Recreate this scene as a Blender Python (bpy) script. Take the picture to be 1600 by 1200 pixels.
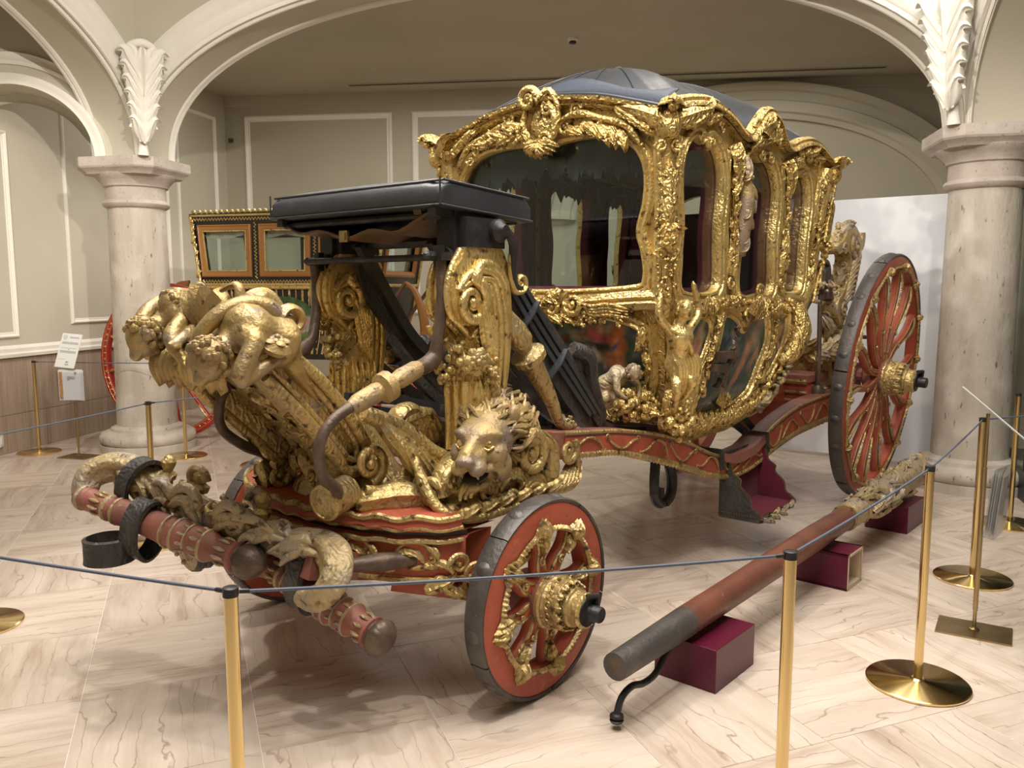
import bpy, math, random
from mathutils import Vector, Matrix, Euler
from mathutils.geometry import tessellate_polygon
random.seed(7)
PI = math.pi
sc = bpy.context.scene
for o in list(bpy.data.objects): bpy.data.objects.remove(o)
C = sc.collection

# ---------------------------------------------------------------- camera
FPX = 1290.0
HC = 1.55
cd = bpy.data.cameras.new('camera'); cam = bpy.data.objects.new('camera', cd); C.objects.link(cam)
cd.sensor_width = 36.0; cd.lens = FPX/1600*36; cd.clip_start = 0.05; cd.clip_end = 100
cam.location = (0, 0, HC); cam.rotation_euler = (PI/2-math.atan(150/FPX), 0, 0)
sc.camera = cam
# ---------------------------------------------------------------- world and light
w = bpy.data.worlds.new('world'); sc.world = w; w.use_nodes = True
w.node_tree.nodes['Background'].inputs[0].default_value = (0.95, 0.9, 0.8, 1)
w.node_tree.nodes['Background'].inputs[1].default_value = 0.10
sc.view_settings.view_transform = 'Standard'
sc.view_settings.look = 'None'
sc.view_settings.gamma = 1
sc.view_settings.exposure = 0.08
sc.view_settings.use_curve_mapping = False

def area(loc, rot, size, power, col=(1, .9, .76), sy=None):
    l = bpy.data.lights.new('fill_light', 'AREA'); l.energy = power; l.color = col
    l.shape = 'RECTANGLE'; l.size = size; l.size_y = sy or size
    o = bpy.data.objects.new('fill_light', l); C.objects.link(o); o.location = loc; o.rotation_euler = rot
    return o
def spot(loc, to, power, ang=70, blend=.6, r=.06, col=(1, .88, .7)):
    l = bpy.data.lights.new('spot_light', 'SPOT'); l.energy = power; l.color = col
    l.spot_size = math.radians(ang); l.spot_blend = blend; l.shadow_soft_size = r
    o = bpy.data.objects.new('spot_light', l); C.objects.link(o); o.location = loc
    d = Vector(to)-Vector(loc); o.rotation_euler = d.to_track_quat('-Z', 'Y').to_euler()
    return o
area((0.2, 2.6, 5.1), (0, 0, 0), 5.0, 330, (1, .96, .90))          # added soft fill light under the plain bay ceiling
area((0.2, 9.2, 4.06), (0, 0, 0), 7.0, 120, (1, .95, .87), 1.4)     # added fill light under the aisle ceiling, lifts the aisle walls
WL = (1, .93, .83)
spot((-.9, 3.0, 4.9), (-.7, 2.9, .4), 190, 80, col=WL)
spot((-2.2, 4.6, 4.9), (-.6, 3.6, .6), 200, 70, col=WL)
spot((-.2, 1.4, 4.9), (.2, 3.2, .8), 200, 70, col=WL)
spot((1.3, 2.4, 4.9), (.8, 3.8, 1.0), 150, 80, col=WL)
spot((1.2, 5.2, 4.9), (1.4, 4.8, .5), 170, 85, col=WL)
spot((3.0, 4.6, 4.9), (3.1, 7.0, 1.3), 1050, 50, col=WL)  # unseen spot, aimed and powered to brighten the white panel
spot((-3.0, 3.4, 4.9), (-4.5, 8.0, 1.0), 480, 44, col=WL)
spot((-1.2, 1.6, 4.9), (-3.6, 8.0, 1.2), 230, 34, col=WL)
spot((1.6, 1.0, 4.9), (3.6, 6.4, 1.2), 260, 34, col=WL)
spot((1.2, 1.0, 4.6), (-3.9, 7.4, 3.4), 1000, 34, col=WL)  # added unseen spot that brightens the left arch
spot((-2.4, .6, 4.6), (3.6, 6.2, 3.6), 1100, 32, col=WL)  # added unseen spot to lift the right arch
spot((-1.8, 9.6, 4.0), (-3.2, 9.2, .6), 130, 90, col=WL)

# ---------------------------------------------------------------- materials
def mat(name, base=(.8,.8,.8), rough=.5, metal=0.0, bump=None, var=None, coat=0.0, spec=None, trans=0.0, ior=1.45, alpha=1.0, coord='Object', emit=None, sheen=0.0):
    """var: list of (scale, colour, lo, hi, detail, stretch) noise layers mixed over base; bump: list of (kind, scale, strength, stretch)"""
    m = bpy.data.materials.new(name); m.use_nodes = True
    nt = m.node_tree; N = nt.nodes; L = nt.links; b = N['Principled BSDF']
    b.inputs['Base Color'].default_value = (*base, 1); b.inputs['Roughness'].default_value = rough
    b.inputs['Metallic'].default_value = metal; b.inputs['Coat Weight'].default_value = coat
    b.inputs['Transmission Weight'].default_value = trans; b.inputs['IOR'].default_value = ior
    b.inputs['Alpha'].default_value = alpha; b.inputs['Sheen Weight'].default_value = sheen
    if spec is not None: b.inputs['Specular IOR Level'].default_value = spec
    if emit: b.inputs['Emission Color'].default_value = (*emit[0], 1); b.inputs['Emission Strength'].default_value = emit[1]
    tc = N.new('ShaderNodeTexCoord'); out = tc.outputs[coord]
    def mapped(stretch):
        if stretch is None: return out
        mp = N.new('ShaderNodeMapping'); mp.inputs['Scale'].default_value = stretch; L.new(out, mp.inputs['Vector']); return mp.outputs[0]
    if var:
        prev = None
        for (s, col, lo, hi, det, st) in var:
            n = N.new('ShaderNodeTexNoise'); n.inputs['Scale'].default_value = s; n.inputs['Detail'].default_value = det
            L.new(mapped(st), n.inputs['Vector'])
            r = N.new('ShaderNodeMapRange'); r.inputs['From Min'].default_value = lo; r.inputs['From Max'].default_value = hi
            L.new(n.outputs['Fac'], r.inputs['Value'])
            mx = N.new('ShaderNodeMix'); mx.data_type = 'RGBA'; L.new(r.outputs[0], mx.inputs['Factor'])
            if prev is None: mx.inputs[6].default_value = (*base, 1)
            else: L.new(prev, mx.inputs[6])
            mx.inputs[7].default_value = (*col, 1); prev = mx.outputs[2]
        L.new(prev, b.inputs['Base Color'])
    if bump:
        prevn = None
        for (kind, s, st, stretch) in bump:
            if kind == 'noise':
                n = N.new('ShaderNodeTexNoise'); n.inputs['Scale'].default_value = s; n.inputs['Detail'].default_value = 5; o = n.outputs['Fac']
            elif kind == 'voro':
                n = N.new('ShaderNodeTexVoronoi'); n.inputs['Scale'].default_value = s; o = n.outputs['Distance']
            else:
                n = N.new('ShaderNodeTexWave'); n.inputs['Scale'].default_value = s; n.inputs['Distortion'].default_value = 14; n.inputs['Detail'].default_value = 2; n.inputs['Detail Scale'].default_value = 1.2; o = n.outputs['Fac']
            L.new(mapped(stretch), n.inputs['Vector'])
            bp = N.new('ShaderNodeBump'); bp.inputs['Strength'].default_value = st; bp.inputs['Distance'].default_value = .01
            L.new(o, bp.inputs['Height'])
            if prevn: L.new(prevn, bp.inputs['Normal'])
            prevn = bp.outputs[0]
        L.new(prevn, b.inputs['Normal'])
    return m

M = {}
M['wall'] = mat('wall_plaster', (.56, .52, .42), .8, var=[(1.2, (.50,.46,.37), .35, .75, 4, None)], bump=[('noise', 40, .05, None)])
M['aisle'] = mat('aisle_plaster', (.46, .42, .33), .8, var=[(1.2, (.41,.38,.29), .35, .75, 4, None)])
M['white'] = mat('white_moulding', (.80, .77, .69), .6, var=[(3, (.74,.71,.63), .45, .8, 4, None)])
M['stone'] = mat('travertine', (.53, .475, .405), .75, var=[(9, (.44,.38,.31), .42, .68, 8, (1,1,.16)), (30, (.18,.14,.11), .64, .72, 4, (1,1,.35)), (4, (.66,.61,.54), .5, .75, 4, None)], bump=[('noise', 40, .5, (1,1,.3)), ('noise', 120, .3, None)])
M['capstone'] = mat('capital_stone', (.47, .40, .35), .8, var=[(7, (.56,.50,.44), .4, .7, 6, None), (50, (.30,.25,.21), .62, .72, 4, None)], bump=[('noise', 60, .35, None)])
M['wood_panel'] = mat('wainscot_wood', (.40, .31, .24), .45, var=[(6, (.30,.225,.17), .35, .7, 6, (6,6,.4))])
M['gold'] = mat('gilding', (.72, .525, .20), .34, .72, var=[(7, (.54,.375,.13), .42, .68, 6, None), (34, (.12,.07,.03), .545, .68, 6, None)], bump=[('wave', 16, .55, None), ('noise', 80, .5, None)])
M['goldplain'] = mat('smooth_gilding', (.76, .575, .24), .31, .70, var=[(5, (.60,.43,.16), .44, .72, 6, None), (34, (.15,.09,.035), .57, .71, 6, None)], bump=[('wave', 20, .22, None), ('noise', 60, .3, None)])
M['oldgold'] = mat('worn_gilding', (.56, .415, .17), .40, .58, var=[(5, (.42,.31,.15), .42, .66, 6, None), (9, (.46,.40,.30), .60, .72, 6, None), (30, (.11,.07,.035), .57, .70, 6, None)], bump=[('wave', 12, .3, None), ('noise', 80, .5, None)])
M['palegold'] = mat('bleached_gilding', (.43, .33, .18), .5, .32, var=[(6, (.37,.31,.24), .45, .62, 6, None), (10, (.50,.37,.15), .58, .70, 6, None), (30, (.10,.07,.045), .57, .70, 6, None)], bump=[('wave', 12, .3, None), ('noise', 80, .5, None)])
M['figgold'] = mat('figure_gilding', (.46, .325, .125), .40, .5, var=[(5, (.33,.235,.11), .42, .66, 6, None), (9, (.31,.255,.19), .54, .68, 6, None), (36, (.12,.08,.04), .60, .72, 6, None)], bump=[('noise', 30, .25, None), ('noise', 90, .35, None)])
M['lion'] = mat('lion_gilding', (.42, .30, .13), .46, .35, var=[(7, (.27,.21,.16), .42, .60, 6, None), (10, (.52,.38,.15), .58, .72, 6, None), (36, (.10,.07,.04), .60, .72, 6, None)], bump=[('noise', 24, .3, None), ('noise', 90, .4, None)])
M['red'] = mat('red_lacquer', (.44, .10, .055), .48, var=[(5, (.33,.07,.04), .42, .70, 6, None), (14, (.50,.17,.09), .60, .75, 6, None), (40, (.17,.08,.055), .64, .76, 6, None)], bump=[('noise', 50, .25, None)])
M['darkred'] = mat('worn_red_wood', (.30, .11, .08), .55, var=[(7, (.20,.09,.07), .4, .7, 6, None), (25, (.36,.25,.18), .64, .76, 5, None)], bump=[('noise', 50, .3, None)])
M['iron'] = mat('black_iron', (.045, .043, .045), .45, .6, var=[(12, (.10,.095,.095), .5, .8, 5, None)], bump=[('noise', 60, .3, None)])
M['tyre'] = mat('iron_tyre', (.10, .09, .085), .5, .5, var=[(9, (.16,.14,.13), .45, .75, 5, None), (40, (.30,.25,.22), .68, .78, 4, None)], bump=[('noise', 50, .4, None)])
M['rustiron'] = mat('brown_iron', (.095, .065, .048), .45, .3, var=[(14, (.17,.12,.085), .45, .7, 5, None)], bump=[('noise', 60, .3, None)])
M['leather'] = mat('black_leather', (.024, .027, .034), .40, spec=.9, var=[(6, (.04,.045,.055), .45, .8, 4, None)], bump=[('noise', 160, .12, None), ('noise', 6, .25, None)])
M['roofleather'] = mat('roof_leather', (.020, .024, .032), .36, var=[(3, (.036,.043,.056), .4, .75, 5, None)], bump=[('noise', 9, .3, None), ('noise', 120, .1, None)])
M['strap'] = mat('harness_leather', (.042, .038, .036), .46, var=[(8, (.085,.075,.068), .45, .75, 5, None)], bump=[('wave', 14, .3, None), ('noise', 60, .4, None)])
M['brownleather'] = mat('brown_leather', (.13, .07, .035), .5, var=[(8, (.07,.04,.022), .4, .75, 5, None)], bump=[('noise', 40, .3, None)])
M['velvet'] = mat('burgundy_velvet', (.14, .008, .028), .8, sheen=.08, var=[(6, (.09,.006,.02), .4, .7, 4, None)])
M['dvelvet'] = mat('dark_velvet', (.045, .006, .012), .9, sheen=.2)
M['curtain'] = mat('dark_curtain', (.035, .045, .045), .9, var=[(30, (.06,.075,.075), .5, .8, 3, (8,8,.5))])
M['shade_dark'] = mat('hollow_shade', (.02, .018, .015), .35)
M['brass'] = mat('polished_brass', (.80, .62, .30), .16, 1.0)
M['dbrass'] = mat('antique_brass', (.42, .32, .17), .28, .95, var=[(12, (.34,.25,.13), .4, .7, 3, None)])
M['rope'] = mat('grey_cord', (.10, .12, .17), .6)
M['blackcap'] = mat('black_cap', (.02, .02, .02), .4)
M['block'] = mat('burgundy_paint', (.095, .007, .025), .32)
M['raw'] = mat('raw_board', (.62, .50, .36), .7)
M['board'] = mat('white_board', (.84, .86, .90), .55, var=[(1.6, (.70,.72,.77), .5, .56, 3, None)])
M['paper'] = mat('paper', (.82, .82, .80), .6)
M['ink'] = mat('ink', (.05, .05, .05), .6)
M['greyink'] = mat('grey_ink', (.30, .31, .33), .6)
M['orange'] = mat('brochure_photo', (.55, .22, .06), .5, var=[(60, (.75,.5,.2), .4, .7, 3, None)])
M['acrylic'] = mat('clear_acrylic', (.9, .92, .95), .08, trans=.95, ior=1.3)
M['glass'] = mat('window_glass', (.93, .97, .96), .02, trans=1.0, ior=1.12, spec=.9)
M['caseglass'] = mat('dark_case_glass', (.03, .045, .04), .06, spec=.6)
M['amber'] = mat('amber_wood', (.30, .145, .045), .35, var=[(9, (.34,.13,.03), .4, .7, 4, (1,1,6))])
M['grout'] = mat('grout', (.80, .75, .68), .7)
M['redspoke'] = mat('bright_red_lacquer', (.42, .03, .025), .35)
M['blackgold'] = mat('black_lacquer', (.02, .018, .014), .3)
M['plastic'] = mat('white_plastic', (.78, .78, .75), .4)
M['poleWood'] = mat('pole_wood', (.185, .068, .043), .40, var=[(6, (.13,.05,.035), .4, .7, 6, (1,1,1)), (40, (.33,.17,.11), .66, .78, 4, None)], bump=[('noise', 40, .15, None)])

# floor marble: per tile veins from object coordinates and object random
def marble():
    m = bpy.data.materials.new('veined_marble'); m.use_nodes = True
    nt = m.node_tree; N = nt.nodes; L = nt.links; b = N['Principled BSDF']
    tc = N.new('ShaderNodeTexCoord'); oi = N.new('ShaderNodeObjectInfo')
    ml = N.new('ShaderNodeMath'); ml.operation = 'MULTIPLY'; ml.inputs[1].default_value = 57.0; L.new(oi.outputs['Random'], ml.inputs[0])
    cx = N.new('ShaderNodeCombineXYZ'); L.new(ml.outputs[0], cx.inputs[0]); L.new(ml.outputs[0], cx.inputs[1]); L.new(ml.outputs[0], cx.inputs[2])
    ad = N.new('ShaderNodeVectorMath'); ad.operation = 'ADD'; L.new(tc.outputs['Object'], ad.inputs[0]); L.new(cx.outputs[0], ad.inputs[1])
    mp = N.new('ShaderNodeMapping'); mp.inputs['Scale'].default_value = (.5, 3.6, 1); L.new(ad.outputs[0], mp.inputs['Vector'])
    n1 = N.new('ShaderNodeTexNoise'); n1.inputs['Scale'].default_value = 2.6; n1.inputs['Detail'].default_value = 7; n1.inputs['Roughness'].default_value = .62; L.new(mp.outputs[0], n1.inputs['Vector'])
    r1 = N.new('ShaderNodeValToRGB'); e = r1.color_ramp.elements
    e[0].position = .30; e[0].color = (.44, .34, .265, 1); e[1].position = .72; e[1].color = (.70, .605, .52, 1)
    k = r1.color_ramp.elements.new(.48); k.color = (.585, .485, .405, 1)
    L.new(n1.outputs['Fac'], r1.inputs[0])
    # thin dark veins = narrow band of a second stretched noise
    mp2 = N.new('ShaderNodeMapping'); mp2.inputs['Scale'].default_value = (.55, 1.5, 1); mp2.inputs['Location'].default_value = (3, 9, 2); L.new(ad.outputs[0], mp2.inputs['Vector'])
    n2 = N.new('ShaderNodeTexNoise'); n2.inputs['Scale'].default_value = 1.9; n2.inputs['Detail'].default_value = 4; n2.inputs['Roughness'].default_value = .5; L.new(mp2.outputs[0], n2.inputs['Vector'])
    nf = N.new('ShaderNodeTexNoise'); nf.inputs['Scale'].default_value = 26; nf.inputs['Detail'].default_value = 3; L.new(ad.outputs[0], nf.inputs['Vector'])
    sx = N.new('ShaderNodeSeparateXYZ'); L.new(ad.outputs[0], sx.inputs[0])
    y1 = N.new('ShaderNodeMath'); y1.operation = 'MULTIPLY'; y1.inputs[1].default_value = 13.0; L.new(sx.outputs[1], y1.inputs[0])
    w0 = N.new('ShaderNodeMath'); w0.operation = 'MULTIPLY_ADD'; w0.inputs[1].default_value = 7.0; L.new(n2.outputs['Fac'], w0.inputs[0]); L.new(y1.outputs[0], w0.inputs[2])
    w1 = N.new('ShaderNodeMath'); w1.operation = 'MULTIPLY_ADD'; w1.inputs[1].default_value = .22; L.new(nf.outputs['Fac'], w1.inputs[0]); L.new(w0.outputs[0], w1.inputs[2])
    w2 = N.new('ShaderNodeMath'); w2.operation = 'FRACT'; L.new(w1.outputs[0], w2.inputs[0])
    w3 = N.new('ShaderNodeMath'); w3.operation = 'SUBTRACT'; w3.inputs[1].default_value = .5; L.new(w2.outputs[0], w3.inputs[0])
    w4 = N.new('ShaderNodeMath'); w4.operation = 'ABSOLUTE'; L.new(w3.outputs[0], w4.inputs[0])
    w5 = N.new('ShaderNodeMapRange'); w5.inputs['From Min'].default_value = .0; w5.inputs['From Max'].default_value = .05; w5.inputs['To Min'].default_value = .7; w5.inputs['To Max'].default_value = 0; L.new(w4.outputs[0], w5.inputs['Value'])
    n3 = N.new('ShaderNodeTexNoise'); n3.inputs['Scale'].default_value = 3.0; L.new(ad.outputs[0], n3.inputs['Vector'])
    r3 = N.new('ShaderNodeMapRange'); r3.inputs['From Min'].default_value = .34; r3.inputs['From Max'].default_value = .56; L.new(n3.outputs['Fac'], r3.inputs['Value'])
    w6 = N.new('ShaderNodeMath'); w6.operation = 'MULTIPLY'; L.new(w5.outputs[0], w6.inputs[0]); L.new(r3.outputs[0], w6.inputs[1])
    mx = N.new('ShaderNodeMix'); mx.data_type = 'RGBA'; L.new(w6.outputs[0], mx.inputs['Factor']); L.new(r1.outputs[0], mx.inputs[6]); mx.inputs[7].default_value = (.27, .18, .13, 1)
    hs = N.new('ShaderNodeHueSaturation'); L.new(mx.outputs[2], hs.inputs['Color'])
    rr = N.new('ShaderNodeMapRange'); rr.inputs['To Min'].default_value = .93; rr.inputs['To Max'].default_value = 1.06; L.new(oi.outputs['Random'], rr.inputs['Value']); L.new(rr.outputs[0], hs.inputs['Value'])
    L.new(hs.outputs[0], b.inputs['Base Color']); b.inputs['Roughness'].default_value = .22
    b.inputs['Specular IOR Level'].default_value = .4
    return m
M['marble'] = marble()

# ---------------------------------------------------------------- mesh toolkit
V3 = Vector
class MB:
    def __init__(s): s.v = []; s.f = []
    def add(s, vs, fs):
        k = len(s.v); s.v.extend(vs); s.f.extend([tuple(i+k for i in f) for f in fs]); return s
    def grid(s, rows, closed_u=False, closed_v=False):
        """rows: list of equally long lists of points"""
        k = len(s.v); nr = len(rows); nc = len(rows[0])
        for r in rows: s.v.extend(r)
        for i in range(nr if closed_u else nr-1):
            a = k+i*nc; b = k+((i+1) % nr)*nc
            for j in range(nc if closed_v else nc-1):
                j2 = (j+1) % nc
                s.f.append((a+j, a+j2, b+j2, b+j))
        return s
    def tube(s, path, rad, seg=8, flat=1.0, up=None, cap=True, closed=False, flute=0):
        """round or flattened tube; flat = thickness ratio along the up vector"""
        P = [V3(p) for p in path]; n = len(P)
        rr = rad if isinstance(rad, (list, tuple)) else ([rad(i/(n-1)) for i in range(n)] if callable(rad) else [rad]*n)
        if len(rr) != n: rr = [lerp_list(rr, i/(n-1)) for i in range(n)]
        rows = []; U = V3(up) if up is not None else None; prev = None
        for i in range(n):
            t = (P[(i+1) % n]-P[i-1]) if closed else (P[min(i+1, n-1)]-P[max(i-1, 0)])
            if t.length < 1e-9: t = V3((0, 0, 1))
            t.normalize()
            if U is not None:
                a = t.cross(U)
                if a.length < 1e-4: a = t.orthogonal()
                a.normalize(); b = a.cross(t)
            else:
                if prev is None: a = t.orthogonal().normalized()
                else:
                    a = prev-t*prev.dot(t)
                    a = a.normalized() if a.length > 1e-6 else t.orthogonal().normalized()
                b = a.cross(t); prev = a
            row = []
            for j in range(seg):
                th = 2*PI*j/seg; q = rr[i]*(1+(flute*math.cos(th*4) if flute else 0))
                row.append(P[i]+a*(q*math.cos(th))+b*(q*flat*math.sin(th)))
            rows.append(row)
        k = len(s.v)
        s.grid(rows, closed, True)
        if cap and not closed:
            s.f.append(tuple(k+j for j in range(seg))[::-1]); s.f.append(tuple(k+(n-1)*seg+j for j in range(seg)))
        return s
    def lathe(s, prof, o=(0,0,0), ax=(0,0,1), seg=20, e=None, flute=None):
        o = V3(o); ax = V3(ax).normalized(); a = V3(e) if e is not None else ax.orthogonal(); a = (a-ax*a.dot(ax)).normalized(); b = ax.cross(a)
        rows = []
        for q in prof:
            r, h = q[0], q[1]; fl = q[2] if len(q) > 2 else 0
            row = []
            for j in range(seg):
                th = 2*PI*j/seg
                R = r*(1+fl*math.cos(th*(flute or 8)))
                row.append(o+ax*h+a*(R*math.cos(th))+b*(R*math.sin(th)))
            rows.append(row)
        k = len(s.v); s.grid(rows, False, True)
        s.f.append(tuple(k+j for j in range(seg))[::-1]); s.f.append(tuple(k+(len(prof)-1)*seg+j for j in range(seg)))
        return s
    def box(s, c, d, rz=0.0, mtx=None):
        c = V3(c); vs = []
        for x in (-.5, .5):
            for y in (-.5, .5):
                for z in (-.5, .5):
                    p = V3((x*d[0], y*d[1], z*d[2]))
                    if mtx: p = mtx @ p
                    elif rz: p = V3((p.x*math.cos(rz)-p.y*math.sin(rz), p.x*math.sin(rz)+p.y*math.cos(rz), p.z))
                    vs.append(c+p)
        return s.add(vs, [(0,1,3,2),(4,6,7,5),(0,4,5,1),(2,3,7,6),(0,2,6,4),(1,5,7,3)])
    def ball(s, c, r, seg=8, rings=6, mtx=None):
        c = V3(c); r = V3(r) if not isinstance(r, (int, float)) else V3((r, r, r)); rows = []
        for i in range(rings+1):
            ph = PI*i/rings; row = []
            for j in range(seg):
                th = 2*PI*j/seg
                p = V3((r.x*math.sin(ph)*math.cos(th), r.y*math.sin(ph)*math.sin(th), r.z*math.cos(ph)))
                row.append(c+(mtx @ p if mtx else p))
            rows.append(row)
        return s.grid(rows, False, True)
    def plate(s, outer, holes, f, d0, d1, back=True):
        """flat or mapped plate with holes: f(x, y, d) -> point"""
        loops = [list(outer)]+[list(h) for h in holes]
        tri = tessellate_polygon([[V3((p[0], p[1], 0)) for p in lp] for lp in loops])
        flat = [p for lp in loops for p in lp]
        k = len(s.v); n = len(flat)
        s.v.extend([V3(f(p[0], p[1], d1)) for p in flat]); s.v.extend([V3(f(p[0], p[1], d0)) for p in flat])
        for t in tri:
            s.f.append((k+t[0], k+t[1], k+t[2]))
            if back: s.f.append((k+n+t[2], k+n+t[1], k+n+t[0]))
        st = 0
        for lp in loops:
            m = len(lp)
            for i in range(m):
                a = k+st+i; b = k+st+(i+1) % m
                s.f.append((a, b, b+n, a+n))
            st += m
        return s
    def sweep(s, path, prof, up, closed=False, scale=None, cap=True):
        """moulding: prof = [(side, height)], height along up (a vector or list of vectors), side across"""
        P = [V3(p) for p in path]; n = len(P); rows = []
        ups = up if isinstance(up, list) else [V3(up)]*n
        for i in range(n):
            t = (P[(i+1) % n]-P[i-1]) if closed else (P[min(i+1, n-1)]-P[max(i-1, 0)])
            if t.length < 1e-9: t = V3((1, 0, 0))
            t.normalize(); U = V3(ups[i]); a = t.cross(U)
            a = a.normalized() if a.length > 1e-5 else t.orthogonal().normalized()
            b = a.cross(t).normalized(); k = scale[i] if isinstance(scale, list) else (scale(i/(n-1)) if scale else 1)
            rows.append([P[i]+a*(q[0]*k)+b*(q[1]*k) for q in prof])
        k = len(s.v); s.grid(rows, closed, False)
        if cap and not closed:
            m = len(prof); s.f.append(tuple(k+j for j in range(m))); s.f.append(tuple(k+(n-1)*m+j for j in range(m))[::-1])
        return s
    def leaf(s, path, width, nrm, lobes=4, thick=.25, seg=9, tip=.02):
        """carved acanthus leaf lying along a path; nrm = outward normal"""
        P = smooth(path, 18); n = len(P); rows = []; nrm = V3(nrm).normalized()
        for i in range(n):
            t = i/(n-1); d = (P[min(i+1, n-1)]-P[max(i-1, 0)]); d = d.normalized() if d.length > 1e-9 else V3((1,0,0))
            a = d.cross(nrm); a = a.normalized() if a.length > 1e-5 else d.orthogonal().normalized(); b = a.cross(d)
            h = width*.5*(math.sin(PI*min(1, (t*.92+.08))**.75)+tip)*(1+.28*abs(math.sin(lobes*PI*t))-.16)
            row = []
            for j in range(seg):
                x = -1+2*j/(seg-1)
                z = thick*width*((1-x*x)*.9*(1-.5*t)+.22*math.cos(x*PI*3.0))-abs(x)**3*width*.14
                row.append(P[i]+a*(x*h)+b*z-d*(abs(x)*h*.35))
            rows.append(row)
        return s.grid(rows)
    def volute(s, c, e1, e2, R, turns=1.4, w=.32, a0=0.0, flat=.8, seg=7, n=30, ball=True, tail=None):
        """spiral scroll in the plane e1,e2; tail = list of points joined before the outer end"""
        c = V3(c); e1 = V3(e1).normalized(); e2 = V3(e2).normalized(); nr = e1.cross(e2)
        pts = []; rad = []
        for i in range(n):
            t = i/(n-1); th = a0+turns*2*PI*t; r = R*(1-t)**.9*.86+R*.14
            pts.append(c+e1*(r*math.cos(th))+e2*(r*math.sin(th))+nr*(R*.12*t)); rad.append(R*w*(1-.62*t))
        if tail:
            T = smooth([V3(p) for p in tail]+[pts[0]], 12)[:-1]
            m = len(T); tr = [rad[0]*(.35+.65*i/m) for i in range(m)]
            pts = T+pts; rad = tr+rad
        s.tube(pts, rad, seg, flat, nr)
        if ball: s.ball(c+nr*(R*.1), R*.26, 8, 5)
        return s
    def rosette(s, c, nrm, r, petals=6, layers=2):
        c = V3(c); nrm = V3(nrm).normalized(); a = nrm.orthogonal().normalized(); b = nrm.cross(a)
        for l in range(layers):
            rr = r*(1-.42*l)
            for i in range(petals):
                th = 2*PI*(i+.5*l)/petals
                d = a*math.cos(th)+b*math.sin(th)
                m = Matrix((d, nrm.cross(d), nrm)).transposed()
                s.ball(c+d*(rr*.58)+nrm*(r*.16*(l+.3)), (rr*.5, rr*.42, rr*.2), 7, 4, m)
        s.ball(c+nrm*(r*.3), r*.26, 7, 5)
        return s
    def cluster(s, c, r, n=14, q=.3, nrm=None):
        c = V3(c)
        for i in range(n):
            d = V3((random.gauss(0,1), random.gauss(0,1), random.gauss(0,1))).normalized()*random.random()**.4
            if nrm is not None:
                nn = V3(nrm).normalized()
                if d.dot(nn) < 0: d -= nn*(2*d.dot(nn))
            k = r*q*random.uniform(.75, 1.25)
            s.ball(c+d*r, k, 6, 4)
        return s
    def shell(s, c, e1, e2, r, ribs=9, spread=2.4, thick=.25):
        """fan shell: hinge at c, opening along e2"""
        c = V3(c); e1 = V3(e1).normalized(); e2 = V3(e2).normalized(); nr = e1.cross(e2)
        rows = []; m = ribs*4+1
        for i in range(9):
            t = .06+.94*i/8; row = []
            for j in range(m):
                th = -spread/2+spread*j/(m-1); fl = math.cos(2*PI*j/4)
                rr = r*t*(1+.05*fl*t)
                row.append(c+e1*(rr*math.sin(th))+e2*(rr*math.cos(th))+nr*(r*thick*(math.sin(t*PI*.75)*.9+.16*fl*t)))
            rows.append(row)
        s.grid(rows)
        return s
    def build(s, name, material, parent=None, smooth_angle=42, **props):
        me = bpy.data.meshes.new(name); me.from_pydata([tuple(p) for p in s.v], [], s.f); me.validate(); me.update()
        return mesh_obj(name, me, material, parent, smooth_angle, **props)

def build_each(name, mbs, material, parent=None, angle=42):
    return [m.build(name, material, parent, angle) for m in mbs]
def mesh_obj(name, me, material, parent=None, smooth_angle=42, **props):
    if smooth_angle:
        me.shade_smooth()
        try: me.set_sharp_from_angle(angle=math.radians(smooth_angle))
        except Exception: pass
    o = bpy.data.objects.new(name, me); C.objects.link(o)
    if material is not None and not me.materials: me.materials.append(M[material] if isinstance(material, str) else material)
    if parent is not None: o.parent = parent
    for k, v in props.items(): o[k] = v
    return o
def link_copy(o, parent=None, name=None):
    c = o.copy(); C.objects.link(c)
    if parent is not None: c.parent = parent
    return c
def copy_tree(o, parent=None):
    c = o.copy(); C.objects.link(c); c.parent = parent
    for ch in [x for x in bpy.data.objects if x.parent == o]: copy_tree(ch, c)
    return c
def thing(name, label, cat, loc=(0,0,0), rz=0.0, group=None):
    o = bpy.data.objects.new(name, None); C.objects.link(o); o.location = loc; o.rotation_euler = (0, 0, rz); o.empty_display_size = .1
    o['label'] = label; o['category'] = cat
    if group: o['group'] = group
    return o
def tag(o, label, cat, group=None):
    o['label'] = label; o['category'] = cat
    if group: o['group'] = group
    return o
def struct(o, label=None):
    o['kind'] = 'structure'
    if label: o['label'] = label
    return o
def lerp_list(l, t):
    x = t*(len(l)-1); i = min(int(x), len(l)-2); return l[i]+(l[i+1]-l[i])*(x-i) if len(l) > 1 else l[0]
def smooth(pts, n=24, closed=False):
    """Catmull-Rom through points, resampled to n"""
    P = [V3(p) for p in pts]; m = len(P)
    if m < 3 and not closed:
        return [P[0].lerp(P[-1], i/(n-1)) for i in range(n)]
    out = []; segs = m if closed else m-1
    for i in range(n):
        x = (i/n if closed else i/(n-1))*segs; k = min(int(x), segs-1); t = x-k
        g = (lambda j: P[j % m]) if closed else (lambda j: P[max(0, min(m-1, j))])
        a, b, c, d = g(k-1), g(k), g(k+1), g(k+2)
        out.append(.5*((2*b)+(c-a)*t+(2*a-5*b+4*c-d)*t*t+(3*b-a-3*c+d)*t**3))
    return out
def smooth2(pts, n=24, closed=False):
    return [(p.x, p.y) for p in smooth([(q[0], q[1], 0) for q in pts], n, closed)]
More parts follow.
